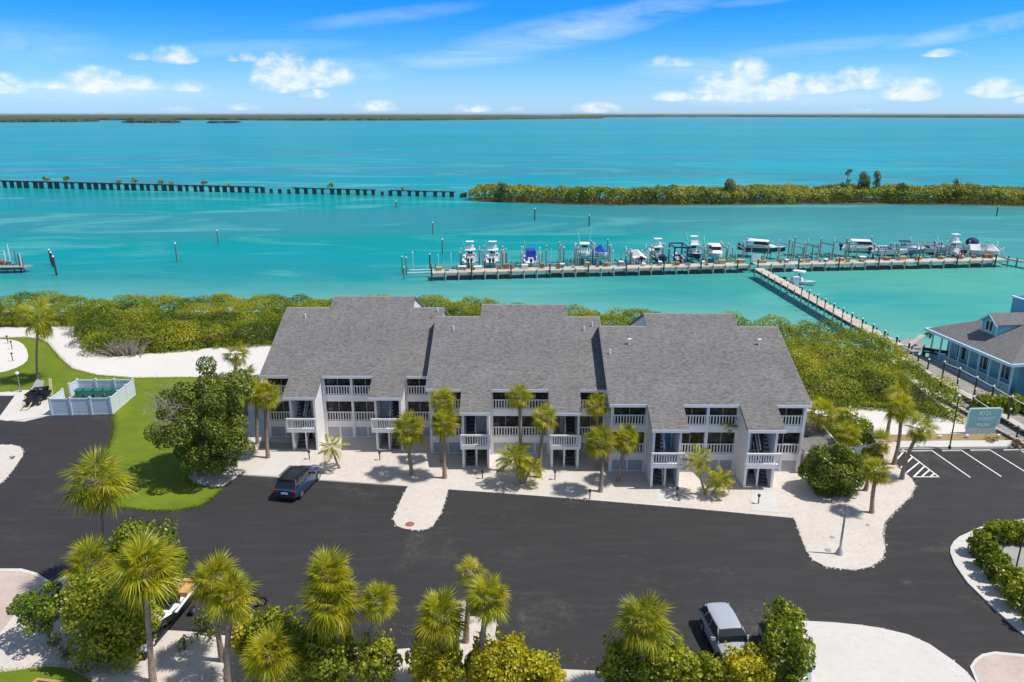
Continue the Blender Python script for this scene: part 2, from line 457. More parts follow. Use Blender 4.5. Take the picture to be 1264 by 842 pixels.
# asphalt: fresh dark seal coat with wear arcs and dusty smudges
m, t, bs = new_mat("asphalt"); M_ASPH = m
P = t('ShaderNodeTexCoord').outputs['Object']
a = t.noise(P, .09, 4, .6); b = t.noise(t.mapping(P, scale=(.25, 1.6, 1), rot=(0, 0, R(-8))), .9, 6, .7, .4); c = t.noise(P, 30, 3, .7)
col = t.mix(t.ramp(a, [(.35, 0), (.65, 1)]), (.0265, .0255, .0265), (.0335, .032, .033))
col = t.mix(t.math('MULTIPLY', t.ramp(b, [(.48, 0), (.74, 1)]), .45), col, (.070, .066, .065))
col = t.mix(t.ramp(c, [(.35, .0), (.75, .35)]), col, (.062, .058, .057))
dust = t.math('MULTIPLY', t.ramp(t.noise(P, .22, 5, .65, .7), [(.55, 0), (.70, 1)]), t.ramp(t.noise(P, 2.5, 5, .7), [(.4, 0), (.7, 1)]))
col = t.mix(t.math('MULTIPLY', dust, .45), col, (.18, .165, .15))
wvn = t('ShaderNodeTexWave'); wvn.inputs['Scale'].default_value = .11; wvn.inputs['Distortion'].default_value = 5; wvn.inputs['Detail'].default_value = 3; wvn.inputs['Detail Scale'].default_value = .8
t.link(t.mapping(P, rot=(0, 0, R(84))), wvn.inputs[0])
col = t.mix(t.math('MULTIPLY', t.ramp(wvn.outputs['Fac'], [(.72, 0), (.96, .35)]), t.ramp(b, [(.4, 0), (.6, 1)])), col, (.038, .036, .037))
# a few hairline cracks
vo = t('ShaderNodeTexVoronoi', feature='DISTANCE_TO_EDGE'); vo.inputs['Scale'].default_value = .085
t.link(t.mapping(t.mix(.06, P, t.noise(P, .8, 3, .6, out=1)), scale=(1, 1.2, 1)), vo.inputs[0])
crk = t.math('MULTIPLY', t.ramp(vo.outputs[0], [(.0, 1), (.0035, 0)]), t.ramp(a, [(.45, 0), (.55, .8)]))
col = t.mix(t.math('MULTIPLY', crk, .25), col, (.02, .02, .02))
t.link(col, bs.inputs['Base Color']); bs.inputs['Roughness'].default_value = .75; bs.inputs['Specular IOR Level'].default_value = .3
bp = t('ShaderNodeBump'); bp.inputs['Strength'].default_value = .3; bp.inputs['Distance'].default_value = .02
t.link(c, bp.inputs['Height']); t.link(bp.outputs[0], bs.inputs['Normal'])
# brick pavers of the circular drives
m, t, bs = new_mat("pavers"); M_PAVER = m
P = t('ShaderNodeTexCoord').outputs['Object']
br = t('ShaderNodeTexBrick'); br.inputs['Scale'].default_value = 3.4; br.inputs['Mortar Size'].default_value = .03
br.inputs['Color1'].default_value = (.45, .33, .27, 1); br.inputs['Color2'].default_value = (.55, .44, .37, 1); br.inputs['Mortar'].default_value = (.34, .29, .25, 1)
t.link(t.mapping(P, rot=(0, 0, R(35))), br.inputs[0])
t.link(t.mix(t.ramp(t.noise(P, .8, 4, .6), [(.35, 0), (.65, .6)]), br.outputs[0], (.58, .49, .43)), bs.inputs['Base Color']); bs.inputs['Roughness'].default_value = .85
M_WHITE = mat("white_trim", (.86, .84, .825), .55, .04, 2)
M_PAINT = mat("road_paint", (.80, .79, .78), .7, .10, 4)
M_ROCK = mat("edging_rock", (.50, .43, .36), .9, .3, 2)

SHORE = [(-900, 386), (-60, 386), (0, 386), (200, 386), (410, 386), (520, 385), (600, 389), (700, 399), (790, 406), (900, 413), (960, 419), (1000, 425), (1060, 432), (1105, 443), (1128, 449), (1142, 441), (1264, 425), (2100, 420)]
shore = plan(SHORE)
land = [(-330, -60)] + [(-330, shore[0][1])] + shore[1:] + [(330, shore[-1][1]), (330, -60)]
land = [p for p in land if abs(p[0]) <= 331]
mb = MB(); mb.prism(land, -2.6, 0.0); structure(mb.build("ground", M_SAND))

def sheet(name, pxs, z, m, sm=0, z0=None, world=False):
    pl = list(pxs) if world else plan(pxs)
    if sm: pl = smooth_poly(pl, sm)
    mb = MB(); mb.prism(pl, -0.05 if z0 is None else z0, z)
    return structure(mb.build(name, m))

# asphalt apron under everything that is paved
ASPH = [(-420, 519), (0, 519), (30, 520.5), (62, 513), (140, 511.5), (142, 527), (137, 548), (128, 566), (123, 592), (124, 606), (131, 617), (144, 625), (181, 630), (218, 630), (248, 624), (268, 610), (274, 602), (295, 586.5),
        (333, 589), (420, 595), (504, 601), (600, 608), (700, 615.5), (850, 628), (980, 640), (1060, 640), (1108, 600), (1100, 580), (1103, 566), (1107, 554.5), (1264, 553), (1700, 553), (1900, 900), (1700, 1400), (-500, 1400), (-700, 800)]
sheet("asphalt_drive", ASPH, .010, M_ASPH)
sheet("asphalt_drive", [(-500, 489), (-100, 489), (18.5, 489), (0, 514.5), (-30, 519), (-420, 519)], .014, M_ASPH)

# sand beds that rise a hand above the asphalt
beds = {}
beds['court'] = [(232, 590), (236, 583), (262, 560), (300, 515), (320, 470), (420, 480), (985, 480), (1010, 508), (1100, 512), (1107, 553.8), (1103.5, 566), (1107, 577), (1124, 590), (1130, 600), (1124, 613.6), (1104, 632), (1092, 645), (1089, 660), (1093, 677), (1089, 690.6), (1073.8, 700.6), (1053.7, 704.6), (1020, 700.6), (1003.5, 692), (995, 680.5), (988, 662), (980, 640.3),
                 (850, 628), (700, 615.5), (620, 609.5), (553.4, 604.8), (549, 620), (544, 635), (539, 642), (535, 649), (526, 654), (516, 655.3), (500, 653.5), (489.6, 650), (485, 641), (489, 631), (496, 615), (503.6, 600.8), (420, 594.5), (333, 588.7), (295, 586), (274, 602), (256, 601), (241, 598)]
sheet("sand_bed", beds['court'], .055, M_SAND)
beds['corner'] = [(940, 812), (962, 780), (987, 767), (1027, 769), (1060, 772), (1087, 776), (1120.7, 784), (1147.5, 796), (1174, 814.5), (1191, 828), (1210, 850), (1230, 900), (900, 900)]
sheet("sand_bed", beds['corner'], .055, M_CONC)
beds['south'] = [(80, 711), (95, 716), (160, 745), (207, 779), (241, 781), (330, 792), (420, 800), (489, 802.5), (520, 800), (545, 795), (550, 770), (556, 752), (566, 744), (580, 741), (598, 744), (610, 755), (613, 770), (611, 785), (618, 800), (640, 815), (690, 827), (735, 829), (850, 828), (940, 812), (905, 905), (300, 960), (-200, 960), (-200, 800), (0, 785), (20, 762), (54, 725)]
sheet("sand_bed", beds['south'], .058, M_SAND)
beds['west'] = [(-200, 549), (0, 549.7), (15, 549.7), (25, 552), (29, 557), (28, 563), (18, 578), (8, 590), (0, 598), (-200, 700)]
sheet("sand_bed", beds['west'], .055, M_SAND)
beds['east'] = [(1172.6, 684), (1173, 677), (1177, 670), (1184, 664), (1194, 659.5), (1210, 652), (1264, 642), (1500, 640), (1500, 900), (1340, 860), (1264, 786), (1228, 754), (1194, 721), (1178, 698)]
sheet("kerbed_island", beds['east'], .12, M_CONC)
sheet("grey_paving_and_shade", [(1215, 672), (1290, 668), (1420, 668), (1420, 780), (1330, 780)], .126, M_PAVE_SHADE)
# lawns
sheet("lawn", [(-400, 484.5), (0, 484), (20, 482.5), (34, 482), (60, 490), (66, 513), (140, 512), (142, 527), (137, 548), (128, 566), (123, 592), (124, 606), (131, 617), (144, 625), (181, 630), (218, 630), (248, 624), (268, 610), (274, 602), (256, 600.5), (241, 597.5), (232, 590), (236, 583), (262, 560), (300, 515), (322, 468),
               (237.6, 465.8), (166, 466.7), (119, 463), (89, 455), (74, 441.5), (59, 423.5), (47.5, 418), (30, 416.5), (0, 417.3), (-400, 420)], .045, M_GRASS)
sheet("lawn", [(-60, 836), (0, 832), (30, 828), (60, 825), (80, 826.5), (95, 832), (118, 846), (120, 900), (-60, 900)], .10, M_GRASS, z0=0)
# shell path and round plot behind the lawn
sheet("shell_path", [(-400, 407), (0, 407), (30, 405.6), (98, 403), (101, 410), (102, 420), (106, 429), (113, 435), (128, 440), (178, 438.5), (267, 430.7), (330, 426), (440, 432), (440, 470), (322, 469), (237.6, 466), (166, 467), (119, 463.3), (89, 455.2), (74, 441.7), (59, 423.7), (47.5, 418.2), (30, 416.8), (0, 417.6), (-400, 420.5)], .052, M_PATH)
sheet("shell_plot", smooth_poly([(-300, 419), (0, 419), (21, 420.5), (32, 428), (36, 443), (27, 452), (0, 461.5), (-300, 500)], 1, True), .060, M_PATH)
# concrete pads
sheet("concrete_pad", [(-300, 486.5), (0, 485.6), (25.6, 482.3), (34, 482), (46, 484), (64, 494), (66, 512.8), (28, 518.4), (8.5, 520.2), (0, 519), (-6, 516), (0, 514.5), (18.5, 489), (-300, 491)], .064, M_CONC)
# east lot: kerb walk, mulch strip
sheet("sidewalk", [(1108, 546), (1252, 545), (1268, 552.6), (1107, 553.9)], .13, M_CONC)
sheet("mulch_strip", [(1088, 538), (1248, 536), (1256, 544.6), (1098, 546)], .10, M_MULCH)
sheet("shell_terrace", [(1010, 503), (1060, 503), (1120, 507), (1182, 520), (1200, 536), (1088, 537.6), (1040, 537), (1000, 520)], .075, M_PATH)
# brick-paved drives with a pale kerb
def drive(px_outer, px_inner, name):
    sheet(name + "_kerb", px_outer, .075, M_CONC)
    sheet(name, px_inner, .085, M_PAVER)
drive([(-160, 704), (0, 703), (27, 703), (45, 708), (58, 716), (64, 723), (54, 727), (20, 764), (0, 788), (-160, 860)], [(-160, 707.5), (0, 706.3), (26, 706.5), (43, 711), (54, 718.5), (58, 724), (50, 727), (17, 762), (0, 783), (-160, 850)], "paved_drive")
drive([(1197, 824), (1203, 815), (1212, 808.5), (1228, 805.5), (1264, 809), (1400, 830), (1400, 950), (1240, 900), (1206, 846)], [(1201, 825), (1206, 818), (1214, 812), (1228, 809), (1264, 812.5), (1400, 833), (1400, 950), (1243, 900), (1211, 846)], "paved_drive")

# soil below the mangroves
THICK_W = [(-120, 404), (0, 404), (60, 403), (98, 401.5), (102, 418), (108, 430), (116, 434), (128, 438.5), (178, 436.5), (267, 429), (330, 424), (420, 432), (600, 436), (760, 436), (900, 438), (985, 470), (1008, 500), (1035, 502), (1100, 506), (1146, 514), (1170, 519), (1173, 511), (1141, 485), (1108, 455)]
THICK_SHORE = [(1097, 441), (1060, 431), (1000, 424), (960, 418.5), (900, 412.5), (790, 405.5), (700, 398.5), (600, 388.5), (520, 384.5), (410, 385.5), (200, 385.5), (0, 385.5), (-120, 385.5)]
sheet("mangrove_soil", THICK_W + THICK_SHORE, .030, M_EARTH)

# painted lines and wheel stops of the east lot
def stripe(a, b, w=.11, name="parking_line"):
    a, b = S(*a), S(*b); d = (b - a).normalized(); n = Vector((-d.y, d.x, 0)) * w / 2
    mb = MB(); mb.prism([tuple((a - n))[:2], tuple((b - n))[:2], tuple((b + n))[:2], tuple((a + n))[:2]], .006, .0145)
    return structure(mb.build(name, M_PAINT))
for a, b in (((1149.8, 556), (1197.7, 589.5)), ((1186, 555.5), (1236, 588.5)), ((1221, 555), (1268, 584)), ((1257, 554.5), (1310, 586))): stripe(a, b)
hl = [((1104.5, 570), (1116, 557)), ((1112, 577.5), (1126.5, 564.5)), ((1119, 583.5), (1134.5, 571)), ((1128, 588.6), (1141, 576)), ((1137.5, 588.6), (1147, 580.6)), ((1148, 588.6), (1153, 585))]
for a, b in hl: stripe(a, b, .12, "hatch_line")
for a, b in (((1114.5, 555), (1159, 588.8)), ((1127, 588.8), (1160, 588.8))): stripe(a, b, .12, "hatch_line")
st0 = None
for i, (a, b) in enumerate((((1110, 558.3), (1149, 557.6)), ((1162, 557.6), (1185, 557.2)), ((1197, 557.2), (1222, 556.8)), ((1238, 556.8), (1268, 556.2)))):
    p, q = S(*a), S(*b); o_ = (p + q) / 2; L = (q - p).length
    mb = MB(); mb.xprism([(-.08, 0), (-.08, .09), (-.05, .13), (.05, .13), (.08, .09), (.08, 0)], -L / 2, L / 2)
    o = mb.build("wheel_stop", mat("stop_concrete", (.55, .50, .46), .9, .12, 4)); o.location = (o_.x, o_.y, .012); o.rotation_euler = (0, 0, math.atan2(q.y - p.y, q.x - p.x))
    tag(o, ["long concrete wheel stop beside the hatched bay", "concrete wheel stop at the head of the first marked bay", "concrete wheel stop below the marina sign", "concrete wheel stop at the far east end of the lot"][i], "wheel stop", "wheel stops of the parking lot")

# white rocks that edge the sand beds
def rocks(pxs, step, r, closed=False, seed=1):
    rg = random.Random(seed); pl = [S(x, y) for x, y in pxs]; mb = MB()
    for a, b in zip(pl[:-1], pl[1:]):
        n = max(1, int((b - a).length / step))
        for k in range(n):
            p = a.lerp(b, (k + rg.random() * .8) / n) + Vector((rg.uniform(-.1, .1), rg.uniform(-.1, .1), 0))
            rr = r * rg.uniform(.6, 1.35); i = len(mb.v)
            for (x, y, z) in ((1, 0, 0), (.2, 1, 0), (-.9, .4, 0), (-.7, -.8, 0), (.5, -.9, 0), (.45, .3, .8), (-.4, .1, .9), (.1, -.5, .7)):
                mb.v.append((p.x + x * rr * rg.uniform(.8, 1.2), p.y + y * rr * rg.uniform(.8, 1.2), .02 + (z * rr * rg.uniform(.7, 1.1) if z else 0)))
            mb.f += [(i + a_, i + b_, i + c_) for a_, b_, c_ in ((0, 1, 5), (1, 6, 5), (1, 2, 6), (2, 3, 6), (3, 7, 6), (3, 4, 7), (4, 0, 7), (0, 5, 7), (5, 6, 7))]
    o = mb.build("edging_rocks", M_ROCK); o['kind'] = 'stuff'; o['label'] = 'pale rocks edging the sand beds along the asphalt'; return o
rocks([(980, 640), (988, 662), (995, 680.5), (1003.5, 692), (1020, 700.6), (1053.7, 704.6), (1073.8, 700.6), (1089, 690.6), (1093, 677), (1089, 660), (1092, 645), (1104, 632), (1124, 613.6), (1130, 600), (1124, 590), (1107, 577), (1103.5, 566)], .2, .085, seed=2)
rocks([(504, 601), (496, 615), (489, 631), (485, 641), (489.6, 650), (500, 653.5), (516, 655.3), (526, 654), (535, 649), (539, 642), (544, 635), (549, 620), (553, 606)], .2, .065, seed=3)
rocks([(550, 772), (556, 752), (566, 744), (580, 741), (598, 744), (610, 755), (613, 770), (611, 787)], .2, .065, seed=4)
rocks([(0, 549.7), (15, 549.7), (25, 552), (29, 557), (28, 563), (18, 578), (8, 590), (0, 598)], .22, .06, seed=5)
rocks([(553, 605), (700, 615.6), (850, 628.2), (980, 640)], .9, .05, seed=6)
rocks([(987, 767), (1027, 769), (1060, 772), (1087, 776), (1120.7, 784), (1147.5, 796), (1174, 814.5), (1191, 828), (1206, 846)], .5, .05, seed=8)
# covers set in the sand
def cover(px, py, r, col, label, m=None):
    p = S(px, py); mb = MB(); pl = [(r * math.cos(k * math.pi / 9), r * math.sin(k * math.pi / 9)) for k in range(18)]
    mb.prism(pl, .02, .075); mb.prism([(x * .82, y * .82) for x, y in pl], .07, .082)
    o = mb.build("utility_cover", mat(m or "rusty_cover", col, .8, .25, 5)); o.location = (p.x, p.y, 0); tag(o, label, "utility cover")
cover(506, 648, .33, (.30, .13, .08), "round rusty brown cover at the tip of the sand peninsula")
cover(1022, 680, .22, (.36, .32, .28), "small grey round cover in the sand by the lamp base", "grey_cover")
cover(1027, 664, .17, (.40, .36, .31), "small round cover in the sand further up beside the grey lamp", "grey_cover")
cover(1071, 649, .15, (.34, .30, .27), "little dark cover in the sand lobe near the palms", "grey_cover")
cover(582, 768, .20, (.35, .31, .28), "small round cover on the south sand peninsula", "grey_cover")
mb = MB(); mb.box(-.36, .36, -.42, .42, 0, .22); mb.box(-.32, .32, -.38, .38, .22, .26)
p = S(586, 756); o = mb.build("utility_box", mat("box_dark", (.05, .05, .07), .6, .1)); o.location = (p.x, p.y, .05); tag(o, "dark flat utility box on the south sand peninsula under the palms", "utility box")

# ---- the far shore: low mangrove land across the bay
m, t, bs = new_mat("far_mangrove"); M_FARVEG = m
P = t('ShaderNodeTexCoord').outputs['Object']
a = t.noise(t.mapping(P, scale=(1 / 260, 1 / 520, 1)), 1, 5, .65); b = t.noise(P, .05, 4, .7)
col = t.mix(t.ramp(a, [(.35, 0), (.65, 1)]), (.045, .075, .018), (.085, .115, .03)); col = t.mix(t.ramp(b, [(.35, 0), (.65, .6)]), col, (.028, .05, .012))
t.link(col, bs.inputs['Base Color']); bs.inputs['Roughness'].default_value = .95; bs.inputs['Specular IOR Level'].default_value = .05
def low_land(name, near, far, h, seed, nx=220, ny=26):
    """near/far: lists of (x, y) of the two shores, same length; canopy surface with a ragged edge"""
    rg = np.random.default_rng(seed); v = []; f = []
    tt = np.linspace(0, 1, nx); k = np.linspace(0, 1, len(near))
    nxs = np.interp(tt, k, [p[0] for p in near]); nys = np.interp(tt, k, [p[1] for p in near]); fxs = np.interp(tt, k, [p[0] for p in far]); fys = np.interp(tt, k, [p[1] for p in far])
    for i in range(nx):
        for j in range(ny + 1):
            s_ = max(0, j - 1) / (ny - 1); x = nxs[i] * (1 - s_) + fxs[i] * s_; y = nys[i] * (1 - s_) + fys[i] * s_
            e = min(1, min(i, nx - 1 - i) / 4)
            z = WZ if j == 0 else h * (0.35 + .65 * e) * rg.uniform(.62, 1.05)
            v.append((x + rg.normal(0, 3), y + (rg.normal(0, 14) if j > 1 else rg.normal(0, 5)), z))
    for i in range(nx - 1):
        for j in range(ny):
            a_ = i * (ny + 1) + j; f.append((a_, a_ + ny + 1, a_ + ny + 2, a_ + 1))
    o = put(name, fast_mesh(name, np.array(v), np.array(f), M_FARVEG)); return structure(o)
def W2(px, D): # bearing of a picture column at distance D
    return ((px - 632) / 920.0 * (D * math.cos(PITCH) + CAM_H * math.sin(PITCH)), D)
low_land("far_shore", [W2(-500, 3300), W2(0, 3400), W2(250, 3450), W2(400, 3250), W2(520, 3300), W2(640, 3900), W2(745, 4700)], [W2(-500, 14000), W2(0, 14000), W2(250, 14000), W2(400, 14000), W2(520, 13000), W2(640, 11000), W2(745, 5200)], 9, 3, 260, 40)
low_land("far_shore", [W2(700, 6200), W2(900, 6600), W2(1120, 5600), W2(1300, 5000), W2(1900, 5200)], [W2(690, 17000), W2(900, 17000), W2(1120, 16000), W2(1300, 15000), W2(1900, 15000)], 11, 5, 200, 30)
low_land("mangrove_cay", [W2(-400, 2550), W2(0, 2600), W2(60, 2650), W2(100, 2750), W2(122, 2900)], [W2(-400, 3250), W2(0, 3250), W2(60, 3250), W2(100, 3200), W2(124, 3080)], 7.5, 6, 90, 8)
low_land("mangrove_cay", [W2(152, 2480), W2(185, 2430), W2(222, 2460)], [W2(152, 2600), W2(185, 2640), W2(224, 2600)], 6, 7, 60, 5)
low_land("mangrove_cay", [W2(257, 2440), W2(275, 2420), W2(296, 2450)], [W2(257, 2540), W2(275, 2560), W2(297, 2530)], 4.5, 8, 50, 5)

# ================================================================== THE THREE CONDO BLOCKS
def shingle_mat(name, c1, c2, c3, rows=.16):
    m, t, bs = new_mat(name)
    P = t('ShaderNodeTexCoord').outputs['Object']
    br = t('ShaderNodeTexBrick', offset=.5); br.inputs['Scale'].default_value = 1.0
    br.inputs['Brick Width'].default_value = .34; br.inputs['Row Height'].default_value = rows; br.inputs['Mortar Size'].default_value = .012
    br.inputs['Color1'].default_value = c1 + (1,); br.inputs['Color2'].default_value = c2 + (1,); br.inputs['Mortar'].default_value = tuple(x * .55 for x in c1) + (1,); br.inputs['Bias'].default_value = -.1
    t.link(P, br.inputs[0])
    n = t.noise(t.mapping(P, scale=(1, 2.2, 2.2)), 3.2, 3, .75)
    col = t.mix(t.ramp(n, [(.40, 0), (.62, .75)]), br.outputs[0], c3)
    col = t.mix(t.ramp(t.noise(P, .35, 4, .6), [(.35, 0), (.7, .25)]), col, tuple(x * .8 for x in c1))
    stn = t.noise(t.mapping(P, scale=(1.6, .16, .16)), 1.0, 5, .65)
    col = t.mix(t.ramp(stn, [(.48, 0), (.72, .30)]), col, tuple(x * .62 for x in c2))
    t.link(col, bs.inputs['Base Color']); bs.inputs['Roughness'].default_value = .92; bs.inputs['Specular IOR Level'].default_value = .2
    bp = t('ShaderNodeBump'); bp.inputs['Strength'].default_value = .5; bp.inputs['Distance'].default_value = .03
    t.link(br.outputs['Fac'], bp.inputs['Height']); bp.invert = True; t.link(bp.outputs[0], bs.inputs['Normal'])
    return m
M_SHING = shingle_mat("grey_shingle", (.122, .117, .115), (.218, .209, .203), (.262, .251, .242))
M_SHING2 = shingle_mat("brown_grey_shingle", (.15, .147, .147), (.21, .206, .205), (.24, .235, .232))
m, t, bs = new_mat("pale_siding"); M_SIDE = m
P = t('ShaderNodeTexCoord').outputs['Object']
wv = t('ShaderNodeTexWave', bands_direction='X', wave_profile='SAW'); wv.inputs['Scale'].default_value = 1.1
t.link(P, wv.inputs[0])
col = t.mix(t.ramp(t.noise(P, 1.4, 4, .6), [(.3, 0), (.7, 1)]), (.74, .725, .72), (.81, .795, .785)); col = t.mix(t.ramp(wv.outputs['Fac'], [(0, .35), (.06, 0)]), col, (.45, .45, .48))
t.link(col, bs.inputs['Base Color']); bs.inputs['Roughness'].default_value = .6
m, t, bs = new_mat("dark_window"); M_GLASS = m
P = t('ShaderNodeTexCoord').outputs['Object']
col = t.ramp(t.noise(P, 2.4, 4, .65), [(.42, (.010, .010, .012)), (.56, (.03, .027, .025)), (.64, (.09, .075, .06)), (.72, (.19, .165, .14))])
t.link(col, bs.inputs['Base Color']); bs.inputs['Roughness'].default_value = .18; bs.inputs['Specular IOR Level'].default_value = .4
M_DARK = mat("interior_shade", (.035, .033, .035), .8, .3, 2)  # near-black colour for the shade painted inside the stair towers
M_LATT = mat("lattice_white", (.62, .61, .66), .7, .06, 2)
M_TREAD = mat("stair_tread", (.10, .10, .11), .8, .2, 3)
M_WOOD = mat("tan_wood", (.42, .29, .15), .8, .2, 3)
M_METAL = mat("grey_metal", (.45, .45, .46), .4, .08, 2, metal=.7)
M_BLACK = mat("black_metal", (.018, .018, .02), .45, .15, 3)
M_TANDOOR = mat("door_tan", (.34, .27, .21), .6, .1, 3)
M_BLUEDOOR = mat("door_blue", (.10, .32, .45), .5, .1, 3)
M_WHITEDOOR = mat("door_white", (.66, .65, .66), .5, .06, 3)
M_FAB = mat("porch_fabric", (.30, .25, .2), .9, .3, 4)

def railing_mb(x0, x1, y, z0, z1, gap=.24, w=.085):
    mb = MB(); n = max(2, int(round((x1 - x0) / gap)))
    for k in range(n):
        x = x0 + (k + .5) * (x1 - x0) / n; mb.box(x - w / 2, x + w / 2, y - .02, y + .02, z0, z1)
    return mb
def lattice_mb(x0, x1, y, z0, z1, pitch=.17, w=.055):
    mb = MB(); W_, H_ = x1 - x0, z1 - z0
    for sgn in (1, -1):
        c = -H_ if sgn > 0 else 0
        while c < (W_ if sgn > 0 else W_ + H_):
            # line x = c + s, z = s (or reversed), clipped to the panel
            s0 = max(0, -c) if sgn > 0 else max(0, c - W_); s1 = min(H_, W_ - c) if sgn > 0 else min(H_, c)
            if s1 - s0 > .04:
                a = (x0 + c + s0 * sgn, y + (.012 if sgn > 0 else -.012), z0 + s0); b = (x0 + c + s1 * sgn, y + (.012 if sgn > 0 else -.012), z0 + s1)
                mb.bar(a, b, w, .02, up=(0, 1, 0))
            c += pitch
    return mb
RZ = lambda x, y: 5.08 + .4 * (y + .3)             # top of the front roof slope (local)

